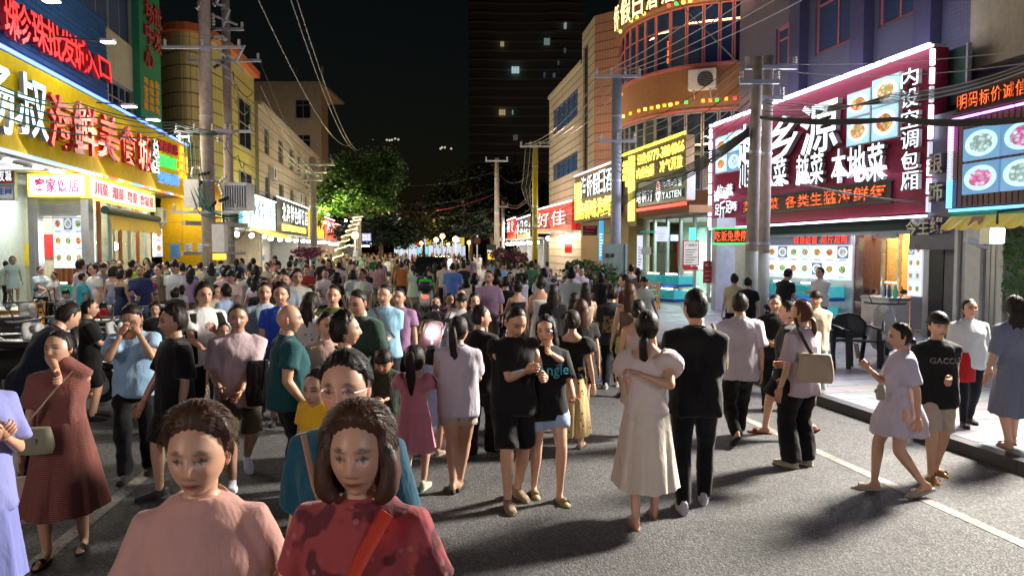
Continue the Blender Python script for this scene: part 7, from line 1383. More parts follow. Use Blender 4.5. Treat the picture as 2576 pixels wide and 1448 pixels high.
for i,(u,v)in enumerate(((20,1000),(75,980),(140,1010),(215,1000),(270,975),(90,905),(30,900),(330,925),(690,800),(730,790),(660,810),(860,765))):
    p=onroad(u,v,PH);scooter('%s scooter in the parked row on the left, %s'%(wd[i%6],['first from the frame edge','second from the frame edge','behind the striped dress','with a pale cover','beside the eating man','second row','second row at the edge','near the table','behind the pole fence','by the flower pole','at the fence corner','furthest along'][i]),p[0],p[1],PH,R(g.uniform(-110,-60)),cols_s[(i*2+1)%6],box=i%4==1)
scooter('white and black scooter parked by the restaurant steps on the right',*onroad(2225,905,PH)[:2],PH,R(150),(.5,.5,.5))
p=onroad(2010-120,858,PH);scooter('blue-black scooter covered with bags behind the leaning pole pair',p[0]+.3,p[1]+.2,PH,R(80),(.03,.06,.2))
def armchair(label,x,y,rz):
    t=thing('plastic_armchair',label,'chair',(x,y,PH),rz,'black plastic armchairs on the right pavement');K=M_['plast_k'];L=dict(local=True)
    part('seat',MB().hexa([(-.24,-.22,.40),(.24,-.22,.40),(.26,.24,.43),(-.26,.24,.43),(-.24,-.22,.43),(.24,-.22,.43),(.26,.24,.46),(-.26,.24,.46)]),K,t,**L)
    m=MB();c=(0,-.30,.66);rim=[(-.26,-.24,.46),(-.30,-.27,.70),(-.17,-.31,.84),(0,-.33,.87),(.17,-.31,.84),(.30,-.27,.70),(.26,-.24,.46),(0,-.25,.44)]
    m.add([c]+rim,[(0,i+1,(i+1)%8+1)for i in range(8)]);m.add([(q[0],q[1]-.02,q[2])for q in[c]+rim],[(0,(i+1)%8+1,i+1)for i in range(8)]);m.tube([rim[i]for i in(0,1,2,3,4,5,6)],.018,6);part('backrest',m,K,t,**L)
    for s in(-1,1):
        part('armrest',MB().bar((s*.30,-.27,.68),(s*.31,.2,.64),.05,.03),K,t,**L)
        part('leg',MB().bar((s*.27,.24,.64),(s*.26,.28,0),.045,.06),K,t,**L);part('leg',MB().bar((s*.27,-.24,.5),(s*.25,-.32,0),.045,.06),K,t,**L)
p=onroad(2166,925,PH);armchair('black faceted plastic armchair facing the road, the fully visible one',p[0],p[1]+.2,R(182));p=onroad(2100,925,PH);armchair('black faceted plastic armchair partly hidden behind the young man',p[0],p[1]+.3,R(215))
def side_chair(label,x,y,z,rz,m_,cat='chair'):
    t=thing('side_chair',label,cat,(x,y,z),rz);L=dict(local=True);part('seat',MB().box(-.2,.2,-.2,.2,.43,.46),m_,t,**L)
    for a in(-1,1):
        for b in(-1,1):part('leg',MB().bar((a*.17,b*.17,.43),(a*.2,b*.21,0),.04),m_,t,**L)
        part('back_post',MB().bar((a*.18,-.18,.45),(a*.18,-.24,.9),.035),m_,t,**L)
    for z_ in(.56,.68,.8):part('back_slat',MB().box(-.18,.18,-.235,-.205,z_,z_+.07),m_,t,**L)
p=onroad(1641,778,PH);side_chair('yellow plastic chair in front of the blue seafood tanks',p[0],p[1],PH,R(160),M_['plast_y'])
for i,(u,D)in enumerate(((2235,20.5),(2262,21.5),(2205,22))):p=at(u,700,D);side_chair('orange wooden dining chair inside the restaurant door, %s'%['nearest','behind the glass on the right','furthest inside'][i],p[0],D,IZ,R(180+30*i),M_['wood'])
def tank(label,F_,a0,a1,o0,o1,z0,tiers,water,cover=None):
    t=thing('seafood_tank',label,'fish tank',F_.pt((a0+a1)/2,o0,z0))
    for k in range(tiers):
        z=z0+k*.55;n=max(1,int(abs(a1-a0)/.9))
        part('tank_frame',MB().fbox(F_,a0,a1,o0-.2*k,o1-.2*k,z,z+.1),M_['plast_b']if water=='teal' else M_['alu'],t)
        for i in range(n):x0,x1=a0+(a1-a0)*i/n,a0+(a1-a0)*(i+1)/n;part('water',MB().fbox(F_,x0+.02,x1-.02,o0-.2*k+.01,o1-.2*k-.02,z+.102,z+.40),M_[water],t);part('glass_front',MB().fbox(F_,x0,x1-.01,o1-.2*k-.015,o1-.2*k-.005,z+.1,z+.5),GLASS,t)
        for i in range(n):x0=a0+(a1-a0)*(i+.2)/n;part('tank_lamp',MB().tube([F_.pt(x0,o1-.2*k-.1,z+.48),F_.pt(x0+(a1-a0)/n*.6,o1-.2*k-.1,z+.48)],.025,6),E_['bulb'],t)
        part('seafood',MB().add(*(lambda g_:(np.concatenate([np.array([[c[0]-.05,c[1],c[2]],[c[0],c[1]-.03,c[2]+.03],[c[0]+.05,c[1],c[2]],[c[0],c[1]+.03,c[2]+.02]])for c in[F_.pt(g_.uniform(min(a0,a1)+.1,max(a0,a1)-.1),o1-.2*k-.03,z+g_.uniform(.12,.25))for _ in range(30)]]),[(4*i,4*i+1,4*i+2,4*i+3)for i in range(30)]))(np.random.RandomState(k+3))),mat('shellfish',(.25,.18,.08),.5),t)['kind']='stuff'
    return t
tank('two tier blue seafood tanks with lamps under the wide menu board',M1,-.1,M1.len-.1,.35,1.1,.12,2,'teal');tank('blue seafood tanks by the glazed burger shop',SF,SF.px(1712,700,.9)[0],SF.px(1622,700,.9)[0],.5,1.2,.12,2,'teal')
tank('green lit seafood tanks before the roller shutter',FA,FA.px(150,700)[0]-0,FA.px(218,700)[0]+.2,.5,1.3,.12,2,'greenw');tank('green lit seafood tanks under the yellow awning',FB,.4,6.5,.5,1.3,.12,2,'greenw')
def basket_stack(label,x,y,z,n,cols_,w=.3,hgt=.03):
    t=thing('basket_stack',label,'baskets',(x,y,z));
    for i in range(n):a=random.uniform(-.02,.02);part('basket',MB().hexa([(x-w/2+a,y-.2,z+i*hgt),(x+w/2+a,y-.2,z+i*hgt),(x+w/2+a,y+.2,z+i*hgt),(x-w/2+a,y+.2,z+i*hgt),(x-w/2-.02+a,y-.22,z+(i+.8)*hgt),(x+w/2+.02+a,y-.22,z+(i+.8)*hgt),(x+w/2+.02+a,y+.22,z+(i+.8)*hgt),(x-w/2-.02+a,y+.22,z+(i+.8)*hgt)]),RUB,t,color=cols_[i%len(cols_)])
cb_=[(.3,.02,.15),(.02,.25,.2),(.5,.05,.05),(.02,.02,.02),(.05,.1,.4),(.5,.2,.05),(.02,.02,.02)]
for i,u in enumerate((2116,2134,2150)):p=onroad(u,842,PH);basket_stack('stack of coloured plastic baskets by the tanks, %s'%['left','middle','right'][i],p[0],p[1],PH,13-i,cb_[i:]+cb_[:i])
def stool(label,x,y,z,m_,h=.44,w=.15):
    t=thing('plastic_stool',label,'stool',(x,y,z),0);L=dict(local=True);part('seat',MB().box(-w,w,-w,w,h-.04,h),m_,t,**L)
    for a in(-1,1):
        for b in(-1,1):part('leg',MB().bar((a*w*.85,b*w*.85,h-.04),(a*w*1.1,b*w*1.1,0),.05),m_,t,**L)
        part('rung',MB().box(-w,w,a*w-.01,a*w+.01,h-.16,h-.12),m_,t,**L)
p=onroad(277,925,PH);stool('bright green plastic stool in the left crowd',p[0],p[1],PH,M_['plast_g'],.55,.2);p=onroad(383,880,PH);stool('yellow plastic stool under the white table',p[0],p[1],PH,M_['plast_y'])
for i,(u,v)in enumerate(((45,880),(75,868),(20,905))):p=onroad(u,v,PH);side_chair('orange-yellow plastic chair at the left edge behind the scooters, %s'%['middle','right','left'][i],p[0],p[1],PH,R(160+20*i),M_['plast_y'])
p=at(370,762,17);tt=thing('folding_table','white folding table with printed cards in the left crowd','table',(p[0],17,PH));part('table_top',MB().box(p[0]-.75,p[0]+.75,16.7,17.3,.80,.84),M_['white'],tt)
for a in(-.65,.65):
    for b in(-.22,.22):part('leg',MB().bar((p[0]+a,17+b,.80),(p[0]+a,17+b,PH),.04),M_['white'],tt)
single('red_crate',MB().box(at(258,0,17)[0]-.25,at(258,0,17)[0]+.25,16.8,17.2,PH,.75),M_['plast_r'],'red plastic crate standing behind the green stool','crate')
for i,(u,v)in enumerate(((1462,812),(1480,812))):p=onroad(u,v,PH);m=MB().hexa([(p[0]-.28,p[1]-.25,PH+.05),(p[0]+.28,p[1]-.25,PH+.05),(p[0]+.28,p[1]+.25,PH+.05),(p[0]-.28,p[1]+.25,PH+.05),(p[0]-.33,p[1]-.3,1.0),(p[0]+.33,p[1]-.3,1.0),(p[0]+.33,p[1]+.3,1.0),(p[0]-.33,p[1]+.3,1.0)]);t=thing('wheelie_bin','blue plastic bin by the bonsai, %s of two'%('left','right')[i],'bin',(p[0],p[1],PH),group='blue bins');part('bin_body',m,M_['plast_b'],t);part('lid',MB().box(p[0]-.35,p[0]+.35,p[1]-.32,p[1]+.32,1.002,1.06),M_['plast_b'],t)
p=onroad(650,830,0);m=MB().box(p[0]-.3,p[0]+.3,p[1]-.3,p[1]+.3,PH,1.05);single('wheelie_bin',m,M_['plast_b'],'blue bin beside the pole fence behind the glasses wearer','bin')
van=thing('parked_van','dark van far down the crowded street','van',(-1.9,33,0));c=at(1082,662,33);lv=loft([(c[0],34.5,.35,.85,2.1),(c[0],34.5,.9,.9,2.2),(c[0],34.6,1.15,.88,2.1),(c[0],34.8,1.65,.75,1.7),(c[0],34.8,1.75,.6,1.5)],24,pw=5);part('body',MB().add(*lv),mat('dark_van_paint',(.02,.02,.025),.2),van,smooth=True)
part('windscreen',MB().add([(c[0]-.7,32.6,1.15),(c[0]+.7,32.6,1.15),(c[0]+.58,33.0,1.6),(c[0]-.58,33.0,1.6)],[(0,1,2,3)]),M_['glassdark'],van)
for s in(-1,1):part('wheel',MB().tube([(c[0]+s*.86,33.3,.33),(c[0]+s*.7,33.3,.33)],.33,16),M_['plast_k'],van);part('headlight',MB().sphere((c[0]+s*.6,32.4,.8),(.13,.05,.07),10,6),M_['white'],van)

fz=Fr(at(2240,626,16.6)[:2],at(2170,626,17.6)[:2],(0,0));t=thing('chest_freezer','white chest freezer with bottles on top beside the restaurant door','freezer',fz.pt(.4,0,PH));part('cabinet',MB().fbox(fz,0,fz.len,-.5,0,PH,.95),M_['white'],t);part('lid',MB().fbox(fz,-.02,fz.len+.02,-.52,.02,.952,1.02),M_['alu'],t)
for i in range(6):q=fz.pt(.1+i*.1,-.2-.1*(i%2),1.02);part('bottle',MB().tube([q,q+(0,0,.16),q+(0,0,.2),q+(0,0,.27)],[.035,.035,.015,.015],8),[M_['greenw'],M_['white'],M_['plast_b']][i%3],t)
for i,(u,v,w)in enumerate(((2010,812,.5),(2050,815,.45),(1965,818,.5))):p=onroad(u,v,PH);t=thing('foam_crate','white foam seafood crate below the tanks, %s of three'%('middle','right','left')[i],'crate',(p[0],p[1],PH));part('crate_body',MB().box(p[0]-w/2,p[0]+w/2,p[1]-.2,p[1]+.2,PH,.42),M_['white'],t);part('crate_lid',MB().box(p[0]-w/2-.015,p[0]+w/2+.015,p[1]-.22,p[1]+.22,.423,.47),M_['white'],t)

# ================================================================== the people one can tell apart
def Q(label,u,vt,d,face,spec,top='tee',tc='505050',bottom='trousers',bc='101014',shoes='sneaker',sc='202020',tm='plain',bm='plain',z0=0.,**k):
    """spec: sex + hair + flags; d: feet row when over 60, else distance"""
    sp=spec.split();k.setdefault('lod',1);k['fem']=1 if sp[0]=='f' else 0;k['hair']=sp[1]
    hc={'brown':(.05,.025,.014),'grey':(.06,.055,.05),'dye':(.07,.03,.014)}.get(sp[2]if len(sp)>2 else '',(.012,.009,.008))
    kw=dict(vf=d)if d>60 else dict(D=float(d));sk=k.pop('sk',1.0)
    k['skin']=tuple(c*(.25+.75*sk)for c in(.64,.40,.27))
    return place_person(label,u,vt,z0=z0,face=face,top=top,bottom=bottom,tc=tuple(min(.8,c*1.55+.002)for c in lin(tc)),bc=tuple(min(.8,c*1.5)for c in lin(bc)),hc=hc,sc=lin(sc),tm=tm,bm=bm,shoes=shoes,seed=int(u)%97+1,**kw,**k)
def strap(label,J_,sx,m_=LEATHER,col='b0a890',w=.022,low=.50,nm='bag_strap',back=False,fat=1.0,cat='strap',ry=.1):
    """band over the shoulder sx down to the other hip, lying on the clothes"""
    h=J_['h'];P=[];
    for t in np.linspace(0,1,12):
        x=sx*(.066-.17*t);z=.835-(.835-low)*t;y=(.058+(ry-.058)*min(1,t*3.2))*fat;P.append(J_['W'](J_['up']((x,(-y if back else y),z))))
    N=[P[i]for i in range(12)];m=MB();m.tube(N,w,6,True,.004/w,tuple(J_['M']@np.array([1,0,.9*sx])));return single(nm,m,m_,label,cat,color=lin(col))
def bag(label,c,s,col,rz=0,nm='handbag',m_=None,cat='bag',flap=True):
    t=thing(nm,label,cat,c,rz);lv=loft([(0,0,-s[2],s[0]*.9,s[1]),(0,0,-s[2]*.5,s[0],s[1]*1.15),(0,0,s[2]*.4,s[0]*.92,s[1]),(0,0,s[2],s[0]*.8,s[1]*.6)],18,pw=3.5)
    part('bag_body',MB().add(*lv),m_ or LEATHER,t,True,lin(col),local=True);
    if flap:part('clasp',MB().box(-.02,.02,s[1]*1.1,s[1]*1.1+.012,-.01,.02),METAL_C,t,local=True)
    return t
def W(J_,p):return J_['W'](J_['up'](p))
# front row, cut off by the picture's lower edge
a=Q('woman in a plain dusty pink tee walking at the front left, short dark brown hair',500,1008,2.25,14,'f quiff brown',tc='a88078',lod=0,legs='walk',fat=.88,sw=.95,head=(-.12,-.04,0),arms=((.21,.05,.48),(.21,.02,.48)),top='tee',sleeve=.62)
b=Q('woman in a dark red patterned blouse at the very front, shoulder length bob',905,1012,2.2,-8,'f bob brown',tc='8a3a3c',tm='floral_red',lod=0,legs='walk2',fat=1.04,sw=.9,head=(.1,-.03,0),arms=((.215,.05,.48),(.215,.03,.48)),top='tee',sleeve=.62);strap('broad orange-red shoulder strap across the dark red blouse',b,-1,col='c83c28',w=.03,low=.5,fat=1.0,ry=.1)
c=Q('woman in a dark teal tee and thin glasses right behind the front pair',868,880,2.85,-10,'f short',tc='0c4256',lod=0,fat=1.12,sw=.88,head=(.15,0,0),top='loose',legs='walk')
def glasses(J_,label,col=(.02,.02,.02)):
    hh=J_['hh'];k=hh/.235;m=MB();pl=J_['place']
    for s in(-1,1):
        pts_=[J_['W'](pl(np.array([[s*.032+math.cos(q)*.023,.093,.002+math.sin(q)*.017]])*k)[0])for q in np.linspace(0,2*math.pi,15)];m.tube(pts_,.0016,5)
        m.tube([J_['W'](pl(np.array([q])*k)[0])for q in((s*.055,.091,.004),(s*.076,.04,.004),(s*.08,-.01,.0))],.0016,5)
    m.tube([J_['W'](pl(np.array([q])*k)[0])for q in((-.009,.094,.004),(.009,.094,.004))],.0016,5);return single('glasses',m,METAL_C if col[0]>.1 else M_['plast_k'],label,'glasses')
glasses(c,'thin metal rimmed glasses of the woman in dark teal',(.5,.5,.5));strap('narrow beige strap on the teal tee, under the red blouse shoulder',c,1,col='a08468',w=.012,fat=1.2,ry=.105)
# second band, left to right
Q('woman in a lavender top and long lavender skirt at the left edge',-75,850,3.95,60,'f tied',tc='7478ac',bottom='skirt',bc='6a70a8',skirt=.2,top='loose',arms=('chest','chest'),lod=1)
Q('man in dark navy bending over the scooters at the left edge',62,772,6.6,150,'m crop',tc='0c1424',bc='101010',lean=.55,h=1.72,arms=('hold','hold'),sk=.95)
d=Q('woman in a long brick red striped dress eating from a skewer',150,830,1392,12,'f tied',top='dress',tc='7c4a42',bottom='dress',bc='7c4a42',tm='brickstripe',bm='brickstripe',skirt=.22,shoes='slide',sc='181414',arms=('down',(.03,.125,.84)),head=(-.25,.12,.1),legs='step',flare=.12,fat=1.1,sleeve=.7,sk=.8)
strap('cream strap across the striped red dress',d,-1,col='b8ac94',w=.02,low=.62,fat=1.05);p=W(d,(.05,.16,.56));bag('small beige-grey leather handbag on the striped dress',p,(.11,.04,.085),'8e8c70',d['root'].rotation_euler.z);p=d['W'](d['wr'][0])+(0,0,-.32);bag('thin plastic bag with orange fruit in the hand of the woman in striped red',p,(.10,.07,.15),'c8a89c',.3,'plastic_bag',RUB,'plastic bag',False)
Q('boy in a long black tee turned towards the shops',222,742,9.2,115,'m crop',tc='08080a',bc='08080a',top='loose',bottom='longshorts',arms=('hold','down'),h=1.5)
e=Q('man in a light blue shirt eating a large bun with both hands',335,768,1196,18,'m short',tc='7a98b4',bc='08080c',shoes='shoe',sc='101010',arms=('mouth','mouth'),head=(-.1,-.45,0),legs='step',top='shirt',sk=.62,h=1.62);single('bun',MB().sphere(e['W'](e['place'](np.array([[0,.15,-.075]]))[0]),(.075,.05,.05),14,10),mat('baked_bun',(.55,.30,.12),.8,bump=.4),'golden bun held to the mouth of the man in light blue','bun',smooth=True)
Q('man in a black tee with a pale print band looking to the left',437,766,6.3,-48,'m messy',tc='07070a',bc='0a0a0a',bottom='longshorts',top='loose',arms=('fwd','down'),sk=.6,legs='step')
f_=Q('young man with glasses in an open dark jacket over a white tee',512,710,8.6,38,'m messy',top='long',tc='d0d0d4',bc='101012',arms=('hold','chest'),sleeve=.7);glasses(f_,'pink-tinted glasses of the young man in the dark jacket')
m=MB();hk=f_['h']
for s in(-1,1):v_,fa_=loft([(s*.095,.0,.48,.06,.09),(s*.092,.0,.62,.055,.082),(s*.088,0,.74,.055,.078),(s*.075,-.01,.81,.045,.06)],14);m.add([f_['W'](f_['up'](q))for q in v_],fa_)
single('open_jacket',m,CL['plain'],'dark olive jacket worn open by the young man with pink glasses','jacket',smooth=True,color=lin('14160e'))
h_=Q('stocky man in a pinkish white tee striding forward, hands together',597,762,1204,22,'m crop',tc='a8949a',bc='4a4234',bottom='longshorts',shoes='sneaker',sc='d8dce8',arms=((.10,.16,.56),(.0,.17,.54)),legs='walk',fat=1.15,top='loose',sk=.6)
Q('short woman half hidden between the jacket and the pinkish tee',562,808,8.4,30,'f bun',tc='9a9aa0',sk=.7)
i_=Q('bald man in a dark teal polo shirt standing in profile, hand in pocket',722,766,1244,118,'m bald',tc='0c3c40',bc='08080a',shoes='shoe',sc='0a0a0a',arms=('pocket','pocket'),fat=1.2,top='shirt',legs='stand',beard=0,head=(-.25,0,0),sk=.85)
bag('black leather crossbody bag on the hip of the bald man',at(652,962,6.7),(.12,.06,.2),'14100e',.4);strap('black bag strap on the back of the dark teal polo',i_,1,col='101010',w=.012,low=.55,back=True,fat=1.15)
Q('boy with glasses in a royal blue tee with yellow letters, hand at his chin',706,710,9.0,12,'m messy',tc='1c3c9c',bc='d0d0d8',arms=('down','mouth'),bottom='shorts')
Q('person in an oversized pale blue-white tee behind the royal blue one',665,708,9.6,20,'m short',tc='9aaabc',bc='303038',top='loose',legs='walk');Q('man in a black cap and black tee behind the left crowd',664,698,12,20,'m short',tc='101216');Q('man in glasses and a grey tee in the second row',716,684,12.6,10,'m crop',tc='8a929c');Q('young woman in a pale blue top with a low bun',568,712,12,-120,'f bun',tc='8ea0c8',bottom='skirt');Q('woman with black hair beside the pale blue top',540,716,12.5,70,'f long',tc='b0a48c')
Q('woman in a white dotted dress with long dark hair',780,735,8.6,160,'f long',top='dress',tc='b4b0b0',bottom='dress',bc='b4b0b0',tm='dots',bm='dots',skirt=.2);Q('burly man in an olive green tee',838,715,9.1,8,'m crop',tc='4c5a1c',fat=1.2,sk=.9);j_=Q('heavy man in a dark green V-neck tee looking down',905,724,7.6,-32,'m crop',tc='243830',fat=1.25,head=(.1,-.25,0),arms=('fwd','down'),sk=.75,top='loose')
Q('small woman in pale pink with a forward arm beside the curly hair',822,782,6.6,30,'f short',tc='9c8078',sk=.8);k_=Q('woman with curly black hair and gold earring in a maroon top, in profile',868,786,5.7,92,'f curly',tc='4a1014',top='tank',arms=('fwd','back'),head=(.1,.08,0),fat=1.1);single('earring',MB().tube([k_['W'](k_['place'](np.array([[.083,-.005+math.sin(q)*.016,-.055+math.cos(q)*.016]]))[0])for q in np.linspace(0,6.28,13)],.002,5),METAL_C,'gold hoop earring of the woman with curly hair','earring')
l_=Q('man in a light blue shirt with a dark backpack and glasses',968,714,1046,-8,'m short',tc='7fa8cc',bc='10121c',top='shirt',arms=('waist','waist'),legs='walk');glasses(l_,'glasses of the man in the light blue shirt',(.5,.5,.5));strap('left dark backpack strap on the light blue shirt',l_,1,col='101418',w=.024,low=.62);Q('man in a mauve polo with a dark wristwatch behind the blue shirt',1004,722,10,-10,'m crop',tc='8a6484',bc='10121c',top='shirt',legs='step',sk=.85)
Q('small boy in a dark green patterned tee looking down',968,874,7.1,-6,'m fringe',tc='2c3c2c',tm='camo',bm='camo',bc='2c3c2c',bottom='longshorts',child=1,head=(0,-.3,0),arms=('waist','waist'),sk=.7)
Q('little girl in a pink tiered dress with a long ponytail, seen from behind',1042,866,1230,172,'f girlpony',top='puff',tc='a86c7c',bottom='dress',bc='a86c7c',skirt=.28,child=1,shoes='clog',sc='b0b49c',arms=('waist','waist'),sk=.8);Q('little girl in a light blue dress half hidden behind the pink one',1086,868,7.6,165,'f tied',top='dress',tc='8c9cc8',bottom='dress',bc='8c9cc8',skirt=.3,child=1,sc='c0a090')
Q('baby in a yellow outfit held low behind the teal woman',800,925,5.2,-20,'f short',tc='c09018',child=1.2,bottom='shorts',bc='c09018',sk=.7)
Q('young woman with a very long ponytail, pale raglan tee and beige shorts',1152,792,1236,176,'f pony',tc='9a94a0',bc='9a8c80',bottom='shorts',shoes='platform',sc='101010',arms=('hold','hold'),legs='crossed',top='loose',sk=.8,head=(-.35,0,0))
Q('woman in loose black clothes with black hair tucked back',1206,766,1150,150,'f short',tc='07070a',bc='07070a',bottom='wide',top='loose',head=(-.7,0,0),fat=1.15,shoes='sneaker',sc='707070',legs='step')
n_=Q('young man in a black sleeveless top looking at his phone',1290,762,1262,18,'m crop',top='sleeveless',tc='07070a',bc='08080a',bottom='longshorts',shoes='clog',sc='8a7c60',arms=((.0,.20,.70),(.10,.19,.66)),head=(.15,-.42,0),legs='step',sk=.92)
ph=(W(n_,(.06,.27,.70)));single('phone',MB().bar(ph+(-.06,0,0),ph+(.04,-.0,.03),.075,.01),M_['alu'],'phone in the hands of the young man in the black sleeveless top','phone')
o_=Q('young woman in a black tee lettered in blue, denim shorts, hand at her mouth',1376,792,1250,14,'f long',tc='06070a',bc='8496b0',bottom='shorts',shoes='slide',sc='7c8450',arms=((.02,.13,.82),'hold'),legs='step2',head=(-.45,0,.05),top='loose',fat=.9);glasses(o_,'round metal glasses of the woman in the lettered black tee',(.5,.5,.5))
V_,F_t=text_arrays('Angle',.105,.004,.006);V_[:,0]-=V_[:,0].mean();k0=o_['h'];m=MB();BL=emit('tee_print_blue',(.02,.3,.5),.0,False)
def print_on(J_,txt,size,z,y,m_,label,nm='printed_letters'):
    V_,F_t=text_arrays(txt,size,.002,.003);V_[:,0]-=(V_[:,0].min()+V_[:,0].max())/2;k0=J_['h'];P=[]
    for v in V_:x=-v[0];q=J_['up'](np.array([x/k0,y-2.2*(x/k0)**2,z+v[1]/k0]));P.append(J_['W'](q)+J_['M']@np.array([0,0.004+v[2],0]))
    me=single(nm,MB().add(P,F_t),m_,label,'lettering');me.parent=None;return me
print_on(o_,'Angle',.125,.70,.112,mat('tee_print_cyan',(.05,.32,.45),.8),'pale blue word printed on the black tee of the woman in denim shorts')
Q('woman in a long cream dotted dress and black heels, hair in a claw clip',1440,778,1132,165,'f claw',top='puff',tc='08080a',bottom='dress',bc='b0986c',bm='dots',skirt=.13,flare=.06,shoes='heel',sc='060608',legs='step',sk=.9);Q('woman with long brown wavy hair in a short black dress',1462,752,1080,190,'f long brown',top='dress',tc='0a0a0c',bottom='dress',bc='0a0a0c',skirt=.38,legs='step',shoes='slide',sc='b09070')
q_=Q('young man in a dark grey tee with a gold pattern on the back',1540,718,974,168,'m messy',tc='24262a',bc='08090c',sc='c8c8c8',legs='step',top='loose',arms=('down','down'))
GP=cloth_mat('gold_back_print','floral',(.03,.028,.02),1.6);m=MB();A_=[]
for z in(.56,.72):
    for x in np.linspace(-.085,.085,5):A_.append(q_['W'](q_['up']((x,-.094+2.4*x*x,z)))+q_['M']@np.array([0,-.012,0]))
m.add(A_,[(i,i+1,i+6,i+5)for i in range(4)]);single('back_print',m,GP,'square gold pattern printed on the back of the dark grey tee','print',color=lin('9a8450'))
Q('small child in a white top and navy shorts walking beside the grey tee',1510,850,11.9,150,'m short',tc='a0a8b8',bottom='shorts',bc='101830',child=1,shoes='clog',sc='2040a0');Q('woman in a sleeveless pale grey dress behind the white dress',1606,752,8.4,175,'f tied',top='strap',tc='a09698',bottom='dress',bc='a09698',skirt=.25);Q('woman with a big cream bow and long hair',1584,712,10.6,180,'f long brown',top='strap',tc='5a4c40',bottom='shorts',bc='8c9850')
Q('woman in a long white floral dress with puff sleeves, seen from behind',1628,778,1312,176,'f lowpony',top='puff',tc='bcb0aa',bottom='dress',bc='c0b6a8',bm='rosy',skirt=.19,shoes='heel',sc='a07868',arms=('backup','waist'),legs='step',head=(-.35,0,0),fat=1.0)
r_=Q('man in black tee and black jeans with rolled hems, back turned',1752,728,1276,170,'m short',tc='050507',bc='07080a',bottom='jeans',shoes='sneaker',sc='b8b8bc',legs='step',arms=('waist','fwd'),top='loose',head=(.5,0,0));glasses(r_,'glasses of the man in the black tee and rolled jeans')
p=r_['W'](np.array([0,0,0]));bag('woven tan shoulder bag hanging at the right of the black tee',(at(1812,892,6.6)),(.055,.06,.125),'a08850',.4);single('bag_strap',MB().tube([at(1790,812,6.5),at(1800,835,6.5),at(1806,865,6.55),at(1812,880,6.6)],.012,6),LEATHER,'pair of woven straps of the tan shoulder bag','strap',color=lin('9a8450'))
Q('shaven headed man in an off-white tee walking away',1862,736,1108,176,'m buzz',tc='a8a4ae',bc='06070a',shoes='flat',sc='141828',legs='walk',top='loose',arms=('down','waist'),sk=.85,fat=1.1);Q('young man in a black polo looking left by the leaning poles',1950,740,1030,-20,'m short',tc='08080a',bc='0a0a0c',top='shirt',arms=('waist','waist'),sk=.9);Q('man in a black tee, dark shorts and red flip-flops',1985,755,1098,-110,'m short',tc='0c0c0e',bc='0c0e14',bottom='longshorts',shoes='slide',sc='701c1c',legs='walk',top='loose')
s_=Q('woman in a pale raglan tee and wide black trousers with a brown ponytail',2020,752,1172,-150,'f lowpony dye',tc='a0949e',bc='050506',bottom='wide',top='loose',shoes='clog',sc='b8b0a0',arms=('waist','down'),head=(.4,0,0));bag('cream canvas shoulder bag on the back of the raglan tee',at(2052,925,6.95),(.16,.05,.13),'a89c88',-.5);single('bag_strap',MB().tube([at(2000,800,7.15),at(2012,835,7.05),at(2030,870,7.0),at(2045,895,6.98)],.018,6),LEATHER,'black strap of the cream canvas bag','strap',color=(.02,.02,.02))
Q('young man in a cream tee and pale jeans near the chairs',2054,730,996,-30,'m fringe',tc='b0a890',bc='8a9c98',bottom='trousers',arms=('waist','waist'),top='loose',sc='b0a080')
t_=Q('girl in a white tee dress striding left with a phone, hair in a bun',2272,802,1240,-100,'f bun',top='dress',tc='a8a2b4',bottom='dress',bc='a8a0ac',skirt=.36,flare=.02,shoes='slide',sc='b0a898',feet=((.045,.12,0),(-.045,-.12,.02)),arms=((.05,.17,.73),(.14,-.05,.47)),head=(0,-.1,0),sk=.95,sleeve=.8);ph=t_['W'](t_['wr'][0])+(-.08,.0,.08);single('phone',MB().bar(ph,ph+(-.03,0,.14),.07,.01),M_['plast_k'],'phone held up by the girl in the white tee dress','phone');bag('small beige crossbody pouch on the white tee dress',at(2215,985,6.3),(.07,.03,.06),'a09888',1.2)
u_=Q('boy in a black tee lettered in grey, cream shorts and yellow slides',2360,784,1196,-4,'m fringe',tc='08080a',bc='a89888',bottom='longshorts',shoes='slide',sc='c08c20',arms=('down',(.0,.16,.62)),top='loose',legs='step');print_on(u_,'GACCU',.075,.71,.108,mat('tee_print_grey',(.12,.11,.11),.8),'grey capitals printed on the black tee of the boy in cream shorts')
Q('woman in a white shirt and red apron looking up on the pavement',2440,750,1066,-10,'f lowpony',top='long',tc='b8bcc4',bc='0c1018',bottom='leggings',sleeve=1.75,arms=('down','down'),z0=PH,fat=1.15,shoes='sneaker',sc='101010',legs='step',head=(.1,.12,0))
ap=gp(2440,1066,PH);v_,fa_=loft([(0,0,.62,.165,.145),(0,0,.75,.168,.148),(0,0,.88,.16,.14),(0,0,.95,.15,.13)],24);single('apron',MB().add(v_+np.array([at(2440,0,ap[1])[0],ap[1],.0]),fa_),CL['plain'],'red printed apron tied round the woman in the white shirt','apron',smooth=True,color=lin('b01818'))
Q('woman in a grey-blue dress with long black hair at the right edge',2556,742,1122,172,'f long',top='dress',tc='5c6478',bottom='dress',bc='5c6478',skirt=.22,shoes='slide',sc='a08878',legs='step',z0=PH,sleeve=1.0)
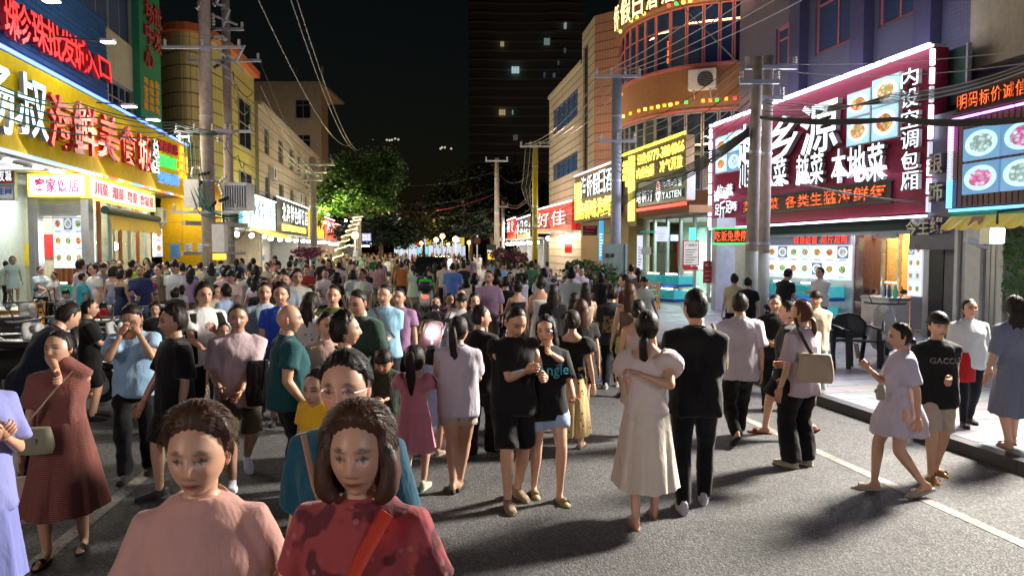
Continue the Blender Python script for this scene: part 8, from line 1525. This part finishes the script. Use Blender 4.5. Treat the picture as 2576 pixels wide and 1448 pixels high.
# mid distance, right side
for a_ in(('waiter in a white tee leaning at the seafood tanks, arms folded',2064,671,16.2,-60,'m short',dict(tc='c8c4d0',arms=('waist','cross'),z0=PH,fat=1.15)),('man in a black tee reaching into the tanks',1966,690,15.6,120,'m short',dict(tc='101218',arms=('hold','point'),lean=.3,h=1.6,z0=PH)),('woman in a cream tee with a small beige backpack',1848,686,15,165,'f bun',dict(tc='a8a488',z0=PH)),('man in black behind the leaning pole',1882,696,14.8,150,'m short',dict(tc='0c0e14',z0=PH)),
  ('woman in a white strapless dress with a beige handbag',1361,692,12.6,178,'f bun',dict(top='strap',tc='c0bcb8',bottom='dress',bc='c0bcb8',skirt=.1)),('woman in a cream tank top and black skirt',1473,710,12.2,180,'f long',dict(top='strap',tc='b0a088',bottom='skirt',bc='101018',skirt=.3)),('man in a dark maroon tank top glancing back',1574,688,13.2,200,'m crop',dict(top='tank',tc='3c1818',head=(.9,0,0))),('man in a white tee by the shop entrance',1588,664,19.5,165,'m short',dict(tc='c0c0c0',z0=PH)),('woman in a brown striped top from behind',1605,672,18.5,180,'f lowpony',dict(tc='9a8468',tm='stripes',z0=PH,bottom='shorts')),('man in a black tee eating from a bowl',1428,656,27,20,'m crop',dict(tc='0c0c10',bottom='longshorts',bc='3c4030',arms=('chest','chest'),z0=PH)),('sanitation worker in an orange vest',1308,664,27,100,'m short',dict(tc='c83c10')),('woman in a black tee near the white strapless dress',1392,715,11.4,170,'f long',dict(tc='08080c',bottom='skirt')),('girl with long dark hair before the blue bins',1445,735,11.6,175,'f long',dict(tc='a8a8a8',child=.3)),
  ('boy sitting in the restaurant in a yellow-lit white top',2248,675,23,-10,'m short',dict(tc='c09870',z0=.5,h=1.2)),('man in a black vest dining behind the glass door',2200,712,19.3,80,'m short',dict(tc='0c0c0c',top='tank',h=1.1,arms=('hold','hold'))),('diner in a pale top at the table inside',2266,712,20.5,-80,'m short',dict(tc='b08c68',h=1.1)),
  ('delivery rider in a green jacket on the scooter with the tail lamp',1070,682,790-0,178,'m short',dict(top='long',tc='18a030',pelvis=.52,legs='sit',arms=('handle','handle'))),('man in a faded blue tee walking away',1139,660,21.5,178,'m crop',dict(tc='4c68a4',top='loose',fat=1.15)),('woman in a white and red raglan tee with a ponytail',1192,690,15.2,178,'f lowpony',dict(tc='c0b8b8')),('boy in a black and white striped tee and khaki shorts',1222,706,15,178,'m short',dict(tc='c8c8c8',tm='stripes',bottom='longshorts',bc='9a8c68',child=.6)),('person in black walking next to the striped tee',1247,690,14.3,180,'f short',dict(tc='08080a',bottom='wide')),('second person in black beside the scooters',1272,694,14,182,'m crop',dict(tc='0a0a0e',top='loose')),('boy in a green patterned shirt before the raglan tee',1172,700,15.8,178,'m crop',dict(tc='1c2c1c',tm='greencamo',child=.6)),
  ('woman squatting low in a black tee on the pink scooter behind the lamp',1096,738,11.9,5,'f bun',dict(tc='0c0c10',h=1.5,pelvis=.44,legs='sit',arms=('handle','handle'))),('woman in a purple plaid top riding pillion',1130,734,12.4,25,'f short',dict(tc='7a3478',tm='plaid',h=1.38)),('young man with a fringe in a white tee beside the pink scooter',1160,742,11.6,5,'m fringe',dict(tc='a8a8ac',h=1.6,pelvis=.42,legs='sit',arms=('handle','handle'),head=(0,-.2,0))),('young woman with long hair parted back next to the fringe',1192,733,10.4,20,'f long',dict(tc='303034',h=1.5)),('man holding the group together behind the plaid top',1160,722,12.2,10,'m short',dict(tc='9a7a68'))):
    lab,u,vt,d_,fc,sp_,kw=a_;kw=dict(kw);kw.setdefault('lod',2);Q(lab,u,vt,d_,fc,sp_,**kw)
# left crowd before the seafood shops
LC=[('girl in a white dress with a striped hem standing on the step',31,643,22.5,40,'f bun',dict(tc='d0c8c0',bc='d0c8c0',top='dress',bottom='dress',skirt=.35,child=.8,z0=.42)),('man in a pale blue-white tee holding a snack',100,668,19.8,75,'m crop',dict(tc='a8b8cc',fat=1.2,arms=('hold','hold'))),('woman with glasses in a white tee facing the pale blue tee',136,682,19.2,-20,'f short',dict(tc='b8b0b0',arms=('hold','hold'))),('small boy in a grey tee with a white print',166,727,16.8,15,'m fringe',dict(tc='8a8c90',bottom='longshorts',bm='dots',bc='b0b0b0',child=.9)),('man in a turquoise polo',206,684,16.8,140,'m crop',dict(tc='2c8ca0',top='shirt')),('big man in a white tee with a round logo',236,663,17,-35,'m short',dict(tc='c4c4c4',fat=1.2)),('woman in a pale blue strap dress with a black backpack',284,668,17.6,178,'f bob',dict(top='strap',tc='9aa4b4',bottom='dress',bc='7a90b4',skirt=.05)),('woman in a white raglan top with black sleeves',324,674,17.4,170,'f bun',dict(tc='b8b4ac')),('boy in a lime green tee held up above the crowd',347,664,17.9,200,'m crop',dict(tc='7cc81c',child=1,h=1.0,z0=.75)),('woman in a magenta dress with a long plait',370,678,16.6,185,'f lowpony',dict(top='dress',tc='901850',bottom='dress',bc='901850',skirt=.3)),('man in a grey-green printed tee',398,666,17.4,-10,'m crop',dict(tc='6a6a54',tm='camo',fat=1.15)),('man in an olive tee with glasses',418,655,20.5,-60,'m short',dict(tc='5c6048')),('man in a pale mint tee with a headset',438,650,22,170,'m crop',dict(tc='8cb4b8')),('woman in a beige printed blouse',458,660,19.2,-120,'f bun',dict(tc='b09070',tm='floral_dark')),('woman with a red hair band at the fence',476,665,19,190,'f short',dict(tc='4858a0')),('toddler in a pale dress with a hair bow',455,716,16.2,170,'f bun',dict(tc='9ca4ac',child=1.1)),('man in a grey cap behind the tanks',268,655,21.6,10,'m crop',dict(tc='6c7470')),('man in a dark tee near the awning',302,652,21.8,15,'m short',dict(tc='4a5a58')),('woman with brown hair in white by the awning',300,664,19.8,200,'f long brown',dict(tc='b8a8a0')),('balding man behind the lime green boy',330,664,20.4,-20,'m buzz',dict(tc='705848')),('woman with curly hair near the table in dark',390,760,10.6,20,'f curly',dict(tc='101010')),('child with dark hair by the fence corner',440,722,14.2,180,'m short',dict(tc='202020',child=.9)),('man in grey at the frame edge inside the glass',14,655,23.4,180,'m short',dict(tc='c0c8cc',z0=.3))]
for lab,u,vt,d_,fc,sp_,kw in LC:kw=dict(kw);kw.setdefault('lod',2);kw.setdefault('z0',PH);Q(lab,u,vt,d_,fc,sp_,**kw)
# ================================================================== the crowd filling the street
def crowd_mats():
    t=NT('crowd_lower_clothes');oi=t.n('ShaderNodeObjectInfo');t.l(t.ramp(oi.outputs['Random'],[(.0,(.015,.015,.02)),(.45,(.02,.025,.05)),(.6,(.25,.22,.18)),(.8,(.05,.05,.05)),(1.,(.4,.4,.42))]),t.b.inputs['Base Color']);setp(t.b,Roughness=.85);t2=NT('crowd_hair');t2.b.inputs['Base Color'].default_value=(.012,.01,.009,1);setp(t2.b,Roughness=.4);t3=NT('crowd_skin');t3.b.inputs['Base Color'].default_value=(.50,.315,.22,1);setp(t3.b,Roughness=.5);return t.m,t2.m,t3.m
CLOW,CHAIR_,CSKIN=crowd_mats()
libf=[];specs=[(0,'short','walk','tee','trousers'),(0,'crop','stand','loose','longshorts'),(1,'long','walk2','tee','shorts'),(1,'lowpony','step','dress','dress'),(0,'messy','step2','shirt','trousers'),(1,'bob','stand','tee','skirt'),(0,'fringe','walk2','tee','longshorts'),(1,'bun','walk','strap','dress')]
armz=[('down','down'),('hold','down'),('fwd','back'),('waist','waist'),('down','phone'),('down','fwd'),('back','fwd'),('down','hold')]
def merged(i,lod):
    fem,ha,lg,tp,bt=specs[i];P=build_person(h=1.64-.07*fem,fem=fem,hair=ha,legs=lg,top=tp,bottom=bt,arms=armz[i],lod=lod,seed=i+3,skin=(.50,.315,.22));V=[];F=[];mi=[];k=0
    for key,m_ in(('body',0),('hair',1),('top',2),('bottom',3 if bt not in('dress',)else 2),('shoe0',1),('shoe1',1)):
        if key in P:v,f,_=P[key];V.append(v);F+=[tuple(q+k for q in x)for x in f];mi+=[m_]*len(f);k+=len(v)
    me=mesh_from(np.concatenate(V).tolist(),F,'person',[CSKIN,CHAIR_,CL['plain'],CLOW],True,mi);return me
mid=[]
for i in range(8):
    fem,ha,lg,tp,bt=specs[i];P=build_person(h=1.64-.07*fem,fem=fem,hair=ha,legs=lg,top=tp,bottom=bt,arms=armz[i],lod=2,seed=i+3,skin=(.50,.315,.22));rt=thing('person','x','person');person_objects(P,rt,tp,bt,(.3,.3,.3),(.02,.02,.03),(.012,.01,.009),(.1,.1,.1));mid.append(rt)
far=[merged(i,3)for i in range(8)]
TC=[('white',(.66,.65,.64),15),('black',(.014,.014,.017),8),('grey',(.2,.2,.21),4),('navy',(.02,.035,.1),3),('pale blue',(.25,.36,.5),3),('pink',(.5,.25,.27),2),('red',(.35,.03,.03),2),('green',(.05,.2,.07),2),('yellow',(.6,.42,.06),1),('beige',(.45,.36,.25),4),('orange',(.55,.2,.04),1),('lilac',(.35,.27,.45),1)]
bag_=[c for c in TC for _ in range(c[2])];g=np.random.RandomState(77);taken=[];used_lab={};n_mid=n_far=0
marks=[(560,'behind the pole fence'),(690,'before the black shop sign'),(775,'by the light blue pole'),(850,'near the lit tree trunk'),(930,'left of mid street'),(1010,'in mid street'),(1090,'below the warm lamps'),(1170,'right of mid street'),(1250,'before the plain pole'),(1330,'by the hedge'),(1420,'by the yellow pole'),(1700,'before the hotel')]
hairw=['short hair','cropped hair','long hair','a ponytail','tousled hair','bobbed hair','a fringe','a hair bun']
tries=0
while(n_mid+n_far)<262 and tries<9000:
    tries+=1;D=12.5*math.exp(g.uniform(0,1)**.85*math.log(115/12.5));xc=D*(1010-1288)/FPX;half=3.4+D*.055 if D<60 else 6.5;x=xc+g.uniform(-half-.8,half+1.2)
    if g.uniform()<.22:D=g.uniform(16,27);x=(g.uniform(200,740)-1288)/FPX*D
    u=1288+x/D*FPX
    if D<15 and(u<650 or u>1330):continue
    if 12<D<24 and 990<u<1190:continue
    if any((x-a[0])**2+(D-a[1])**2<(.42 if D<50 else.3)for a in taken):continue
    taken.append((x,D));i=g.randint(0,8);cn,cc,_=bag_[g.randint(0,len(bag_))];away=g.uniform()<.55;fc=math.pi+R((180 if away else 0)+g.uniform(-35,35));s=g.uniform(.93,1.07);cc=tuple(min(1,q*g.uniform(.8,1.1))for q in cc)
    dist='near' if D<20 else('midway' if D<35 else('far' if D<60 else 'distant'));mk_=min(marks,key=lambda q:abs(q[0]-u))[1];fem=specs[i][0];lab='%s in %s with %s %s, %s %s'%('woman' if fem else 'man',cn,hairw[i],'from behind' if away else 'facing us',dist,mk_)
    if D<27:
        o=copy_tree(mid[i])
        for ch in o.children:
            nm=ch.name.split('.')[0]
            if nm in('shirt','dress_bodice','strap_top','tank_top')or(nm=='dress_skirt'):ch.color=(*cc,1)
            elif nm in('trousers','shorts','skirt'):q=[(.015,.015,.02),(.03,.05,.1),(.25,.22,.17),(.06,.06,.07)][g.randint(0,4)];ch.color=(*q,1)
        n_mid+=1
    else:o=link('person',far[i],None,cc);n_far+=1
    o.location=(x,D,PH if u<1288+kl((D-KL0[1])/.9867)[0]/D*FPX else 0);used_lab.setdefault(lab,[]).append(o);o.rotation_euler=(0,0,fc);o.scale=(s,s,s);tag(o,lab,'person','people in the street crowd')
for lab,os_ in used_lab.items():
    os_.sort(key=lambda o:o.location.x/o.location.y)
    for o,w_ in zip(os_,('leftmost','second','third')):o['label']=lab+', '+w_ if len(os_)>1 else lab
for rt in mid:
    for ch in list(rt.children):bpy.data.objects.remove(ch)
    bpy.data.objects.remove(rt)
bpy.data.scenes.remove(TS)
